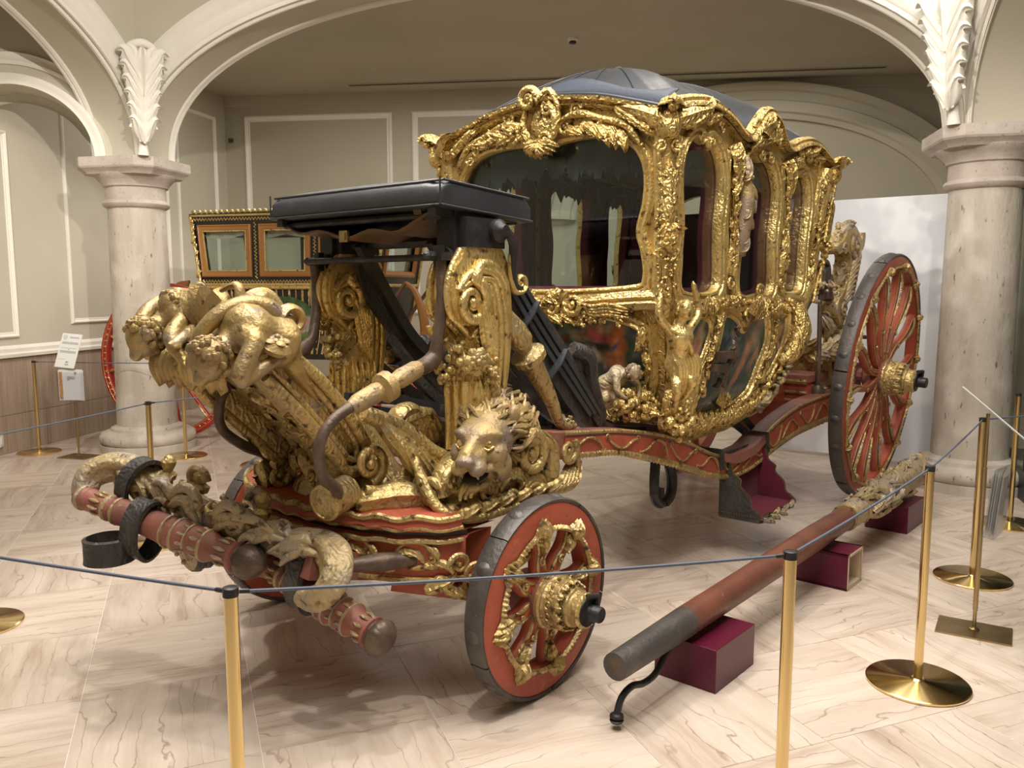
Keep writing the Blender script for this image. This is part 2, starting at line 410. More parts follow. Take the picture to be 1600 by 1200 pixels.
def arc(c, r, a0, a1, n=16):
    return [(c[0]+r*math.cos(a0+(a1-a0)*i/(n-1)), c[1]+r*math.sin(a0+(a1-a0)*i/(n-1))) for i in range(n)]
def thin_glass(name, tint=(.9,.95,.94), rough=.02, refl=1.5):
    m = bpy.data.materials.new(name); m.use_nodes = True; nt = m.node_tree; N = nt.nodes; L = nt.links
    N.remove(N['Principled BSDF']); out = N['Material Output']
    t = N.new('ShaderNodeBsdfTransparent'); t.inputs[0].default_value = (*tint, 1)
    g = N.new('ShaderNodeBsdfGlossy'); g.inputs['Roughness'].default_value = rough
    lw = N.new('ShaderNodeLayerWeight'); pw = N.new('ShaderNodeMath'); pw.operation = 'POWER'; pw.inputs[1].default_value = 4.0; L.new(lw.outputs['Facing'], pw.inputs[0])
    fr = N.new('ShaderNodeMapRange'); fr.inputs['To Min'].default_value = .05; fr.inputs['To Max'].default_value = .7; L.new(pw.outputs[0], fr.inputs['Value'])
    mx = N.new('ShaderNodeMixShader'); L.new(fr.outputs[0], mx.inputs[0]); L.new(t.outputs[0], mx.inputs[1]); L.new(g.outputs[0], mx.inputs[2])
    L.new(mx.outputs[0], out.inputs['Surface'])
    return m
M['glass'] = thin_glass('window_glass')
M['acrylic'] = thin_glass('clear_acrylic', (.86, .87, .9), .1)

# ================================================================ the room
AX = V3((.978, -.2095, 0)); PX = V3((-.2095, -.978, 0))       # arcade direction, and the way from the arcade towards the camera
CL = V3((-3.54, 7.93, 0)); SPAN = 7.3; CR = CL+AX*SPAN
ZS = 2.72
def onarc(s, p, z, o=CL): return o+AX*s+PX*p+V3((0, 0, z))

# ---- floor: bed plus single marble slabs
TA = math.radians(-21.6); ta = V3((math.sin(TA), math.cos(TA), 0)); tb = V3((math.cos(TA), -math.sin(TA), 0))
DA, DB = .645, .605
floor = MB().box((0, 5.5, -.0525), (16, 17, .1)).build('floor', 'grout', None, 0); struct(floor)
def tile_mesh(dx, dy):
    b = MB(); g = .0014; ch = .0008; x = dx/2-g; y = dy/2-g
    rows = [[V3((-x,-y,-.012)), V3((x,-y,-.012)), V3((x,y,-.012)), V3((-x,y,-.012))], [V3((-x,-y,-ch)), V3((x,-y,-ch)), V3((x,y,-ch)), V3((-x,y,-ch))],
            [V3((-x+ch,-y+ch,0)), V3((x-ch,-y+ch,0)), V3((x-ch,y-ch,0)), V3((-x+ch,y-ch,0))]]
    b.grid(rows, False, True); b.f.append((8, 9, 10, 11))
    me = bpy.data.meshes.new('floor_tile'); me.from_pydata([tuple(p) for p in b.v], [], b.f); me.update(); me.materials.append(M['marble']); return me
t_h = tile_mesh(DB, DA); t_v = tile_mesh(DA, DB)
ang_b = math.atan2(tb.y, tb.x)
cells = []
for i in range(-8, 24):
    for j in range(-18, 22):
        c = ta*(2.74+DA*(i+.5))+tb*(.18+DB*(j+.5))
        if c.y < -2.5 or c.y > 13.2 or abs(c.x) > 7.6: continue
        vis = c.y > 1.2 and abs(c.x) < .66*c.y+.6 and c.y < 12.0
        cells.append((0 if vis else 1, c.length, i, j, c))
cells.sort(key=lambda q: (q[0], q[1]))
rest = MB()
for k, (nv, dd, i, j, c) in enumerate(cells):
    hor = (i+j) % 2 == 0
    if k < 300 and nv == 0:
        o = bpy.data.objects.new('floor_tile', t_h if hor else t_v); C.objects.link(o); o.parent = floor
        o.location = c; o.rotation_euler = (0, 0, ang_b+(0 if hor else PI/2))
    else:
        e1 = tb*(DB/2-.0016); e2 = ta*(DA/2-.0016)
        rest.add([c-e1-e2, c+e1-e2, c+e1+e2, c-e1+e2], [(0, 1, 2, 3)])
rest.build('floor_slabs', 'marble', floor, 0, kind='stuff')

# ---- columns
def column(pos, label, rot):
    t = thing('stone_column', label, 'column', pos)
    b = MB(); b.lathe([(.43,0),(.43,.07),(.41,.075)], seg=32); b.lathe([(.40,.07),(.43,.10),(.435,.135),(.42,.17),(.37,.195),(.33,.20),(.325,.225),(.30,.235),(.275,.25)], seg=40)
    b.build('base', 'stone', t)
    MB().lathe([(.275,.24),(.268,.6),(.262,1.2),(.258,1.8),(.252,2.3)], seg=44).build('shaft', 'stone', t)
    c = MB().lathe([(.25,2.28),(.285,2.30),(.295,2.325),(.285,2.35),(.265,2.36),(.265,2.47),(.285,2.48),(.29,2.50),(.33,2.545),(.36,2.575),(.365,2.59)], seg=40)
    ca = MB(); h = .40; k = .12
    oc = [(-h,-h+k),(-h+k,-h),(h-k,-h),(h,-h+k),(h,h-k),(h-k,h),(-h+k,h),(-h,h-k)]
    def r2(x, y, z, q=1): return V3((q*(x*math.cos(rot)-y*math.sin(rot)), q*(x*math.sin(rot)+y*math.cos(rot)), z))
    rows = [[r2(x, y, z, q) for x, y in oc] for q, z in ((.86,2.575),(.9,2.60),(.98,2.625),(1.0,2.64),(1.0,2.72))]
    ca.grid(rows, False, True); ca.f.append(tuple(4*8+i for i in range(8))); ca.f.append(tuple(range(8))[::-1])
    c.build('capital', 'capstone', t); ca.build('abacus', 'capstone', t, 20)
    return t
rotA = math.atan2(AX.y, AX.x)
column(CL, 'travertine column behind the carved front of the gilded coach, left side', rotA)
column(CR, 'travertine column behind the big rear wheel, right side', rotA)

# ---- arcade walls
HW = .25
def arch_curve(a, rise, n=60, e=2.25):
    out = []
    for i in range(n+1):
        th = PI-PI*i/n
        cx, sx = math.cos(th), math.sin(th)
        out.append((a*math.copysign(abs(cx)**(2/e), cx), rise*abs(sx)**(2/e)))
    return out
ARC = [(3.65+x, ZS+z) for x, z in arch_curve(3.40, 1.40)]
def arcade(name, org, d, nrm, s0, s1, label):
    f = lambda s, z, k: org+d*s+nrm*k+V3((0, 0, z))
    b = MB(); b.plate([(s0, ZS)]+ARC+[(s1, ZS), (s1, 5.2), (s0, 5.2)], [], f, -HW, HW)
    wl = struct(b.build(name, 'wall', None, 30), label)
    # archivolt moulding on the near face and bead at the far edge of the soffit
    path = [f(s, z, HW) for s, z in ARC]
    prof = [(.0,-.01),(.0,.022),(-.035,.022),(-.045,.035),(-.11,.04),(-.12,.022),(-.15,.022),(-.17,.045),(-.21,.06),(-.25,.055),(-.26,.03),(-.29,.03),(-.30,-.01)]
    sgn = 1 if (V3(d).cross(V3((0,0,1)))).dot(nrm) > 0 else -1
    prof = [(q[0]*sgn, q[1]) for q in prof]
    if sgn < 0: prof = prof[::-1]
    ks = []
    for i in range(len(ARC)):
        x0, z0 = ARC[max(i-1, 0)]; x1, z1 = ARC[min(i+1, len(ARC)-1)]; t = V3((x1-x0, z1-z0, 0)).normalized(); s_, z_ = ARC[i]
        nx = abs(t.y); room_ = min(s_, 7.3-s_)-.25; ks.append(max(.02, min(1, room_/(.30*nx+1e-4))) if nx > .05 else 1)
    MB().sweep(path, prof, nrm, False, ks).build('archivolt', 'white', wl, 50)
    bd = MB()
    for kk, ww in ((HW-.03, .04), (-HW+.05, .08)):
        for i in range(len(ARC)-1):
            pass
        rows = []
        for i, (s, z) in enumerate(ARC):
            x0, z0 = ARC[max(i-1,0)]; x1, z1 = ARC[min(i+1,len(ARC)-1)]
            t = V3((x1-x0, z1-z0, 0)).normalized(); nx, nz = t.y, -t.x
            rows.append([f(s+nx*q, z+nz*q, kk+w_) for q, w_ in ((0,-ww/2),(.018,-ww/2+.004),(.024,-ww/6),(.014,0),(.024,ww/6),(.018,ww/2-.004),(0,ww/2))])
        bd.grid(rows)
    bd.build('soffit_bead', 'white', wl, 50)
    return wl
wa = arcade('wall_arcade', CL, AX, PX, -.25, 7.55, 'wide white arch between the two stone columns')
wl_ = arcade('wall_arcade_left', CL, PX, AX, .25, 7.3, 'arch springing from the left column towards the viewer')
wr_ = arcade('wall_arcade_right', CR, PX, -AX, .25, 7.3, 'arch springing from the right column towards the viewer')
# narrow aisle arch from the left column to the left wall
LW0 = V3((-5.02, 7.45, 0)); d2 = (LW0-CL); ln2 = d2.length; d2.normalize(); n2 = V3((d2.y, -d2.x, 0)); n2 = n2 if n2.y < 0 else -n2
rr = (ln2-.30)/2
A2 = [(.30+rr-rr*math.cos(PI*i/40), ZS-.02+rr*.98*math.sin(PI*i/40)) for i in range(41)]
f2 = lambda s, z, k: CL+d2*s+n2*k+V3((0, 0, z))
b = MB(); b.plate([(.1, ZS)]+[(.3, ZS)]+A2[1:-1]+[(ln2, ZS), (ln2+.9, ZS), (ln2+.9, 5.2), (.1, 5.2)], [], f2, -.2, .2)
wn = struct(b.build('wall_aisle_arch', 'wall', None, 30), 'narrow arch beside the left column')
for off, prof in ((0, [(0,-.01),(0,.02),(.04,.02),(.05,.03),(.09,.03),(.10,-.01)]), (.17, [(0,-.01),(0,.02),(.03,.035),(.06,.02),(.10,.03),(.12,-.01)])):
    pth = [f2(.30+rr-(rr+off)*math.cos(PI*i/40), ZS-.02+(rr+off)*.98*math.sin(PI*i/40), .2) for i in range(9 if off else 0, 41)]
    MB().sweep(pth, prof, n2).build('archivolt', 'white', wn, 50)
pth = [f2(.30+rr-(rr)*math.cos(PI*i/40), ZS-.02+(rr)*.98*math.sin(PI*i/40), -.2) for i in range(41)]+[f2(ln2, z, -.2) for z in (2.2, 1.6, 1.05)]
MB().sweep(pth, [(0,-.005),(-.02,.03),(.04,.035),(.07,.02),(.08,-.005)], -n2).build('archivolt', 'white', wn, 50)

# ---- acanthus ornaments in the corners above the capitals
def acanthus(org, dirv, parent):
    dirv = V3(dirv).normalized(); side = V3((-dirv.y, dirv.x, 0)); up = V3((0, 0, 1))
    b = MB()
    P = lambda s, z, k: org+side*s+dirv*k+up*z
    b.tube([P(0, ZS-.0, -.03), P(0, 2.82, -.02), P(0, 3.1, .0), P(0, 3.4, .04)], [.05,.035,.03,.03], 10)
    # back leaf: fan with flutes, then lobed side leaves curling outwards, then the curled lip on top
    b.shell(P(0, 2.80, -.06), side, up, .82, 7, .50, .06)
    for k in range(6):
        z0 = 2.84+.10*k; L_ = .20+.012*k; w_ = .105+.012*k; o_ = .03+.012*k
        for sg in (-1, 1):
            b.leaf([P(sg*.012, z0, .01+o_), P(sg*(.045+.010*k), z0+L_*.5, .055+o_), P(sg*(.085+.013*k), z0+L_*.85, .075+o_), P(sg*(.125+.014*k), z0+L_*.80, .045+o_)], w_, dirv+side*sg*.35, 2, .38)
            b.tube(smooth([P(sg*.012, z0, .03+o_), P(sg*(.045+.010*k), z0+L_*.5, .095+o_), P(sg*(.085+.013*k), z0+L_*.85, .11+o_)], 8), [.008,.010,.004], 6)
    for sg in (-1, 1):
        b.volute(P(sg*.065, 2.94, .05), side*sg, up, .042, 1.2, .3)
        b.leaf([P(sg*.03, 3.36, .10), P(sg*.06, 3.50, .14), P(sg*.09, 3.58, .15), P(sg*.13, 3.58, .10)], .13, dirv, 2, .35)
    b.leaf([P(0, 3.22, .08), P(0, 3.40, .13), P(0, 3.54, .17), P(0, 3.60, .14)], .17, dirv, 3, .4)
    b.tube(smooth([P(-.14, 3.555, .06), P(-.09, 3.61, .13), P(0, 3.635, .16), P(.09, 3.61, .13), P(.14, 3.555, .06)], 16), [.014,.030,.036,.030,.014], 10)
    b.rosette(P(0, 2.86, .05), dirv, .05)
    return b.build('acanthus_ornament', 'white', parent, 60)
acanthus(CL+AX*.37+PX*.37, AX+PX, wa)
acanthus(CR-AX*.37+PX*.37, -AX+PX, wa)

# ---- outer walls, ceilings
def wallbox(name, p0, p1, z0, z1, th, m, side=1):
    p0 = V3((p0[0], p0[1], 0)); p1 = V3((p1[0], p1[1], 0)); d = (p1-p0); L_ = d.length; d.normalize(); n = V3((-d.y, d.x, 0))*side
    f = lambda s, z, k: p0+d*s+n*k+V3((0, 0, z))
    o = MB().plate([(0, z0), (L_, z0), (L_, z1), (0, z1)], [], f, 0, th).build(name, m, None, 0)
    return struct(o), f, L_
def panel(parent, f, s0, s1, z0, z1, k, wdt=.055, pr=.028, name='panel_moulding'):
    pts = [(s0, z0), (s1, z0), (s1, z1), (s0, z1)]
    rows = []
    prof = [(0, 0), (.004, pr*.6), (wdt*.3, pr), (wdt*.55, pr*.7), (wdt*.7, pr*.3), (wdt*.9, pr*.35), (wdt, 0)]
    cx, cz = (s0+s1)/2, (z0+z1)/2
    rows = [[f(x+(q if x < cx else -q), z+(q if z < cz else -q), k-h) for q, h in prof] for x, z in pts]
    return MB().grid(rows, True, False).build(name, 'white', parent, 30)
PB = -PX
LWa = V3((-4.78, 7.6, 0))-PB*7.5; LWc = V3((-4.78, 7.6, 0))+PB*4.1          # left wall line
wleft, fl, Ll = wallbox('wall_left', LWa, LWc, 0, 5.2, .2, 'wall', 1)
BC = LWc; bdir = V3((math.cos(math.radians(-7.5)), math.sin(math.radians(-7.5)), 0))
BE = BC+bdir*12.5
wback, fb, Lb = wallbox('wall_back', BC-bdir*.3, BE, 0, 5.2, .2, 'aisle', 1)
fbk = lambda s, z, k: fb(s, z, k)
# ceilings
aisle = MB(); cz = 4.13
q = [CL-AX*2.0-PX*.25, CR+AX*3.5-PX*.25, BE+V3((.5, .5, 0)), BC+V3((-.6, .5, 0))]
aisle.add([p+V3((0,0,cz)) for p in q]+[p+V3((0,0,cz+.15)) for p in q], [(3,2,1,0),(4,5,6,7),(0,1,5,4),(1,2,6,5),(2,3,7,6),(3,0,4,7)])
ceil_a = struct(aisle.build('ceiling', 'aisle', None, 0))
ceil_b = struct(MB().box((0, 2.5, 5.28), (18, 15.5, .12)).build('ceiling_bay', 'wall', None, 0))
struct(wallbox('wall_front', (-8, -3.2), (8, -3.2), 0, 5.2, .2, 'wall', -1)[0])
wright, fr_, Lr = wallbox('wall_right', (6.4, -3.2), (7.6, 11.5), 0, 5.2, .2, 'wall', -1)
# left wall: wainscot slabs, rail, panels, blind arch
Sd = 7.5
ZW = .90
x = -3.0
k = 0
while x < 4.0:
    wdt = [.42, .36, .5, .33, .46][k % 5]
    for z0, z1 in ((.0, .36), (.36, ZW)):
        off = .0 if z0 > .1 else .21
        bb = MB().plate([(Sd+x+off+.002, z0+.002), (Sd+x+off+wdt-.002, z0+.002), (Sd+x+off+wdt-.002, z1-.002), (Sd+x+off+.002, z1-.002)], [], fl, -.02, .0)
        ob = bb.build('wainscot_slab', 'wood_panel', wleft, 0)
    x += wdt; k += 1
rail = [(0, ZW), (-.05, ZW+.0), (-.055, ZW+.03), (-.03, ZW+.045), (-.032, ZW+.08), (-.015, ZW+.10), (0, ZW+.11)]
MB().grid([[fl(s, z, kk) for kk, z in rail] for s in (Sd-4, Sd+4.1)]).build('chair_rail', 'white', wleft, 30)
panel(wleft, fl, Sd+1.0, Sd+2.75, 1.18, 3.78, 0)
panel(wleft, fl, Sd-.6, Sd+.30, 1.08, 3.0, 0)
panel(wleft, fl, Sd+2.95, Sd+3.85, 1.18, 3.82, 0)
# back wall panels and blind arch at the right
s0 = .3
for a_, b_ in ((.28, 2.35), (2.62, 4.9)):
    panel(wback, fb, s0+a_, s0+b_, 1.2, 3.87, 0, .08, .035)
MB().grid([[fb(s, z, kk) for kk, z in ((0, 4.0), (-.012, 4.01), (-.016, 4.05), (-.03, 4.08), (-.03, 4.13), (0, 4.13))] for s in (0, Lb)]).build('cornice', 'aisle', wback, 30)
SA = 7.35
arcb = [(SA+x, 2.44+z) for x, z in arch_curve(2.45, 1.42, 50, 2.0)]
prof = [(0,0),(0,.03),(.06,.04),(.08,.06),(.2,.07),(.22,.05),(.32,.06),(.34,.09),(.42,.1),(.45,0)]
rows = []
for i, (s, z) in enumerate(arcb):
    x0, z0 = arcb[max(i-1,0)]; x1, z1 = arcb[min(i+1,50)]; t = V3((x1-x0, z1-z0, 0)).normalized(); nx, nz = -t.y, t.x
    rows.append([fb(s+nx*(q-.2), z+nz*(q-.2), -h*1.6) for q, h in prof])
MB().grid(rows).build('blind_arch', 'aisle', wback, 40)
# ceiling slot, smoke detector, lamps
def onceil(px, py, z):
    u = (px-800)/FPX; v = -(py-600)/FPX; th = math.atan(150/FPX); d = V3((u, math.cos(th)+v*math.sin(th), -math.sin(th)+v*math.cos(th))); t = (z-HC)/d.z
    return V3((0, 0, HC))+d*t
p0 = onceil(545, 133, cz); p1 = onceil(1385, 104, cz); dd = (p1-p0); dn = V3((-dd.y, dd.x, 0)).normalized()
sl = MB()
for o_, hh, mm in ((0, .05, 0),):
    sl.add([p0-dn*.04-V3((0,0,.004)), p1-dn*.04-V3((0,0,.004)), p1+dn*.04-V3((0,0,.004)), p0+dn*.04-V3((0,0,.004)), p0-dn*.04, p1-dn*.04, p1+dn*.04, p0+dn*.04], [(3,2,1,0),(4,5,6,7),(0,1,5,4),(2,3,7,6),(1,2,6,5),(3,0,4,7)])
t = thing('air_slot', 'long dark air slot in the aisle ceiling', 'vent', (p0+p1)/2)
o = sl.build('slot', 'blackcap', t, 0); o.location = -(p0+p1)/2
fr = MB()
for sg in (-1, 1):
    fr.tube([p0+dn*sg*.05-V3((0,0,.004))-(p0+p1)/2, p1+dn*sg*.05-V3((0,0,.004))-(p0+p1)/2], .008, 6)
fr.build('slot_frame', 'aisle', t)
pd = onceil(895, 60, cz)
t = thing('smoke_detector', 'small white smoke detector on the aisle ceiling', 'detector', pd)
MB().lathe([(.055,0),(.055,-.02),(.045,-.03)], seg=20).build('base', 'plastic', t); MB().lathe([(.035,-.03),(.04,-.045),(.03,-.055),(.01,-.058)], seg=20).build('sensor', 'blackcap', t)
pd = onceil(818, -6, 4.12)
t = thing('spot_lamp', 'small white lamp under the crown of the arch', 'lamp', pd)
MB().lathe([(.05,.0),(.05,.03),(.02,.05),(.02,.08)], seg=16).build('housing', 'plastic', t)
MB().lathe([(.045,.0),(.04,-.012),(.02,-.018)], seg=16).build('bulb', mat('lamp_glow', (1,1,1), .5, emit=((1,.95,.85), 12)), t)
pe = onceil(1184, 165, 3.6)
MB()
def wall_at(px, py, f, L_):
    u = (px-800)/FPX; v = -(py-600)/FPX; th = math.atan(150/FPX); d = V3((u, math.cos(th)+v*math.sin(th), -math.sin(th)+v*math.cos(th))); o = V3((0, 0, HC))
    a0 = f(0, 0, 0); a1 = f(L_, 0, 0); dr = (a1-a0).normalized(); n = V3((-dr.y, dr.x, 0)); t = (a0-o).dot(n)/d.dot(n); p = o+d*t
    return (p-a0).dot(dr), p.z
s_, z_ = wall_at(1187, 166, fb, Lb)
t = thing('wall_sensor', 'small white box on the back wall above the coach roof', 'sensor', fb(s_, z_, 0))
MB().box((0, -.03, 0), (.12, .06, .16), -.13).build('case', 'plastic', t, 0); MB().box((-.004, -.062, -.02), (.06, .006, .05), -.13).build('lens', 'greyink', t, 0)
s_, z_ = wall_at(362, 220, fb, Lb)
tt = thing('wall_hook', 'tiny dark bracket in the corner of the back wall', 'bracket', fb(s_, z_, 0))
MB().box((0, -.03, 0), (.05, .06, .05)).build('block', 'rustiron', tt, 0); MB().tube([(0,-.05,0),(.02,-.08,.0),(.04,-.08,-.01)], .008, 6).build('hook', 'rustiron', tt)
# socket plate on the left wall
s_, z_ = wall_at(-2, 688, fl, Ll)
t = thing('wall_socket', 'white socket plate on the wainscot at the left edge', 'socket', fl(s_, z_, -.021))
MB().box((.006, 0, 0), (.012, .09, .12), .2).build('plate', 'plastic', t, 0); MB().box((.014, 0, 0), (.006, .05, .07), .2).build('insert', 'paper', t, 0)
# ================================================================ the gilded state coach
coach = thing('state_coach', 'gilded and painted state coach with red wheels and black leather roof', 'carriage', (-.4773, 3.5089, 0), math.radians(50.5))
def W(u, n, z): return V3((u, -n, z))
EU = V3((1, 0, 0)); EN = V3((0, -1, 0)); EZ = V3((0, 0, 1))
def interp(tab, x):
    if x <= tab[0][0]: return tab[0][1]
    for (a, fa), (b, fb_) in zip(tab, tab[1:]):
        if x <= b: return fa+(fb_-fa)*(x-a)/(b-a)
    return tab[-1][1]
def turned(mb, p0, p1, prof, seg=16, flute=None):
    p0 = V3(p0); p1 = V3(p1); d = p1-p0; L_ = d.length
    mb.lathe([(q[1], q[0]*L_)+tuple(q[2:]) for q in prof], p0, d, seg, flute=flute); return mb
def encrust(mb, path, nrm, size, n=10, kinds='lvrc', jitter=.5, nf=None):
    """row of carved leaves, volutes, rosettes and berries along a path"""
    P = smooth(path, n+2)
    for i in range(1, n+1):
        nn = V3(nf(P[i]) if nf else nrm).normalized(); d = (P[i+1 if i+1 < len(P) else i]-P[i-1]).normalized(); a = nn.cross(d).normalized()
        k = kinds[random.randrange(len(kinds))]; s = size*random.uniform(.75, 1.25); sg = random.choice((-1, 1))
        c = P[i]+a*random.uniform(-1, 1)*size*jitter*.5
        if k == 'l':
            mb.leaf([c-d*s*.6, c-d*s*.1+a*sg*s*.2+nn*s*.25, c+d*s*.4+a*sg*s*.45+nn*s*.3, c+d*s*.6+a*sg*s*.75+nn*s*.1], s*.75, nn, 3, .3, 7)
        elif k == 'v':
            mb.volute(c+nn*s*.12, d*sg, a, s*.42, 1.3, .3, random.uniform(0, 6), .9, 6, 20)
        elif k == 'r': mb.rosette(c+nn*s*.1, nn, s*.4, 5)
        else: mb.cluster(c+nn*s*.05, s*.4, 9, .34, nn)
    return mb

# ---------------------------------------------------------------- wheels
def make_wheel(R, wid, fw, nsp, hubr, hublen, gilt, studs, tyre_t=.018):
    """axis along local Y, outer face towards -Y"""
    y0, y1 = 0.0, wid
    ring = MB(); Ri, Ro = R-tyre_t-fw, R-tyre_t
    n = 64
    prof = [(Ri, y1-.01), (Ri, y0+.012), (Ri+.012, y0+.002), (Ro-.02, y0+.0), (Ro, y0+.006), (Ro, y1)]
    ring.grid([[V3((r*math.cos(2*PI*i/n), y, r*math.sin(2*PI*i/n))) for r, y in prof+[prof[0]]] for i in range(n)], True, False)
    wheel = ring.build('wheel', 'red', None, 35)
    ty = MB(); k = 6 if studs > 20 else 5
    for s_ in range(k):
        a0, a1 = 2*PI*s_/k+.006, 2*PI*(s_+1)/k-.006
        pr = [(Ro+.001, y0+.004), (R-.006, y0), (R, y0+.01), (R, y1-.01), (R-.006, y1), (Ro+.001, y1-.004)]
        ty.grid([[V3((r*math.cos(a0+(a1-a0)*i/15), y, r*math.sin(a0+(a1-a0)*i/15))) for r, y in pr] for i in range(16)])
    ty.build('tyre', 'tyre', wheel, 35)
    st = None
    for i in range(studs):
        th = 2*PI*(i+.5)/studs
        if st is None:
            st = MB().ball((0,0,0), (.026, .030, .010), 10, 4).build('tyre_stud', 'tyre', wheel); o = st
        else: o = link_copy(st, wheel)
        o.location = (R*math.cos(th), (y0+y1)/2, R*math.sin(th)); o.rotation_euler = (0, PI/2-th, 0)
    # hub
    hb = MB(); o_ = V3((0, wid*.5, 0))
    hb.lathe([(hubr*.6,-.10),(hubr*.92,-.08),(hubr,-.03),(hubr*.98,.03),(hubr*1.04,.045),(hubr*1.06,.06),(hubr*1.0,.075)], o_, (0,-1,0), 28)
    hb.build('hub', 'darkred', wheel, 40)
    hg = MB(); h = hublen
    hg.lathe([(hubr*.99,.045),(hubr*1.1,.052),(hubr*1.1,.066),(hubr*1.0,.072),(hubr*.97,.09,.03),(hubr*.93,.12,.03),(hubr*.96,.125),(hubr*.96,.135),(hubr*.84,.14,.06),(hubr*.80,h*.62,.06),(hubr*.72,h*.66),(hubr*.74,h*.68),(hubr*.74,h*.74),(hubr*.66,h*.76),(hubr*.62,h*.9),(hubr*.66,h*.92),(hubr*.6,h*.97),(hubr*.5,h*.98)], o_, (0,-1,0), 48, flute=12)
    for i in range(14):
        th = 2*PI*i/14; d = V3((math.cos(th), 0, math.sin(th)))
        hg.volute(o_+d*hubr*.97+V3((0,-.105,0)), d.cross(V3((0,1,0))), V3((0,1,0)), .018, 1, .35, 0, 1, 6, 12)
        hg.leaf([o_+d*hubr*.84+V3((0,-.13,0)), o_+d*hubr*.9+V3((0,-h*.4-.05,0)), o_+d*hubr*.84+V3((0,-h*.55-.03,0)), o_+d*hubr*.74+V3((0,-h*.62,0))], hubr*.36, d, 3, .25, 7)
    hg.build('hub_gilding', 'oldgold', wheel, 50)
    ax = MB(); ax.lathe([(hubr*.56,h*.9),(hubr*.56,h*1.0),(hubr*.40,h*1.01),(hubr*.30,h*1.03),(hubr*.30,h*1.22),(hubr*.26,h*1.24)], o_, (0,-1,0), 18)
    ax.tube([o_+V3((hubr*.2,-h*1.05,hubr*.3)), o_+V3((hubr*.1,-h*1.07,hubr*.62)), o_+V3((-hubr*.3,-h*1.0,hubr*.55))], hubr*.12, 7)
    ax.build('axle_end', 'iron', wheel)
    # spokes
    first = None; leaf0 = None
    S = nsp
    def spoke_mesh():
        b = MB(); y = wid*.5; rows = []
        L_ = Ri-hubr*.9+.02
        for i in range(13):
            t = i/12; r = hubr*.9+L_*t
            xo = .014*math.sin(t*2*PI)*min(2.2, L_/.3); hw = (.034-.010*math.sin(PI*t)+.012*t*t)*(1.15 if R < .6 else .95); hy = wid*.34
            rows.append([V3((r, y-hy*math.sin(a)*(1 if abs(math.cos(a)) < .99 else 1), xo+hw*math.cos(a))) for a in [2*PI*j/10 for j in range(10)]])
        b.grid(rows, False, True); return b
    def gild_mesh():
        b = MB(); y = wid*.5-wid*.36; L_ = Ri-hubr*.9; x = lambda t: .014*math.sin(t*2*PI)*min(2.2, L_/.3)
        for sg in (-1, 1):
            pts = [V3((hubr*.9+L_*t, y+.008, x(t)+sg*(.024-.008*math.sin(PI*t)))) for t in [i/10 for i in range(11)]]
            b.tube(pts, [.006,.009,.006,.009,.007] if R < .6 else [.004,.005,.0035,.005,.004], 6)
        b.leaf([V3((Ri, y+.004, x(1))), V3((Ri-L_*.15, y-.014, x(.85))), V3((Ri-L_*.35, y-.012, x(.65))), V3((Ri-L_*.5, y, x(.5)))], .052 if R < .6 else .026, (0,-1,0), 3, .3, 7)
        b.volute(V3((hubr*.95+L_*.35, y-.004, x(.35))), (1,0,0), (0,0,1), .018, 1.2, .32, 0, 1, 6, 14)
        return b
    for i in range(S):
        th = 2*PI*(i+.5)/S
        if first is None: first = spoke_mesh().build('spoke', 'red', wheel); leaf0 = gild_mesh().build('spoke_gilding', gilt, wheel, 50); o, l = first, leaf0
        else: o = link_copy(first, wheel); l = link_copy(leaf0, wheel)
        o.rotation_euler = (0, -th, 0); l.rotation_euler = (0, -th, 0)
    # ruffled gilt edge around the inside of the rim
    g = MB(); m = S*24; rows = [[], [], [], []]
    for i in range(m):
        th = 2*PI*i/m; ph = (i % 24)/24.0; fan = max(0, math.cos((ph-.5)*2*PI))**1.5
        ro = Ri+fw*(.20+(.42 if R < .6 else .3)*fan)*(1+.10*math.cos(i*PI)); zz = .004*math.cos(i*PI)
        for k_, (q, hgt) in enumerate(((-.004, .004), (.35, .016+.008*fan), (.75, .012+.006*fan), (1.0, .002))):
            r = Ri+(ro-Ri)*q
            rows[k_].append(V3((r*math.cos(th), -hgt-zz*(1 if 0 < k_ < 3 else .3), r*math.sin(th))))
    g.grid(rows, False, True)
    for i in range(S):
        th = 2*PI*(i+.5)/S; d = V3((math.cos(th), 0, math.sin(th)))
        g.leaf([d*(Ri-.01)+V3((0,-.004,0)), d*(Ri+fw*.15)+V3((0,-.03,0)), d*(Ri+fw*.36)+V3((0,-.022,0)), d*(Ri+fw*.5)+V3((0,-.004,0))], .05, (0,-1,0), 3, .3, 7)
    g.build('rim_gilding', gilt, wheel, 60)
    return wheel
fw0 = make_wheel(.385, .085, .105, 8, .100, .225, 'oldgold', 10)
def set_wheel(w, u, n, R, rz, cam):
    w.parent = coach; w.location = (u, -n, R*math.cos(cam)); w.rotation_euler = (cam, 0, rz)
def place_wheel(w, u, n, R, side, cam, spin=0):
    # Euler order YXZ would be handy: spin is given to the children offset by rotating about the local axis first
    w.parent = coach; w.rotation_mode = 'QUATERNION'
    q = Matrix.Rotation(0 if side > 0 else PI, 4, 'Z') @ Matrix.Rotation(cam, 4, 'X') @ Matrix.Rotation(spin, 4, 'Y')
    w.rotation_quaternion = q.to_quaternion(); w.location = (u, -n*side, R*math.cos(cam)+.0)
place_wheel(fw0, 0, .80, .385, 1, .02, .22)
fw1 = copy_tree(fw0, coach); place_wheel(fw1, 0, .87, .385, -1, .02, .5)
rw0 = make_wheel(.90, .092, .085, 14, .125, .27, 'oldgold', 26)
place_wheel(rw0, 4.02, .87, .90, 1, .085, .12)
rw1 = copy_tree(rw0, coach); place_wheel(rw1, 4.02, .87, .90, -1, .085, .3)
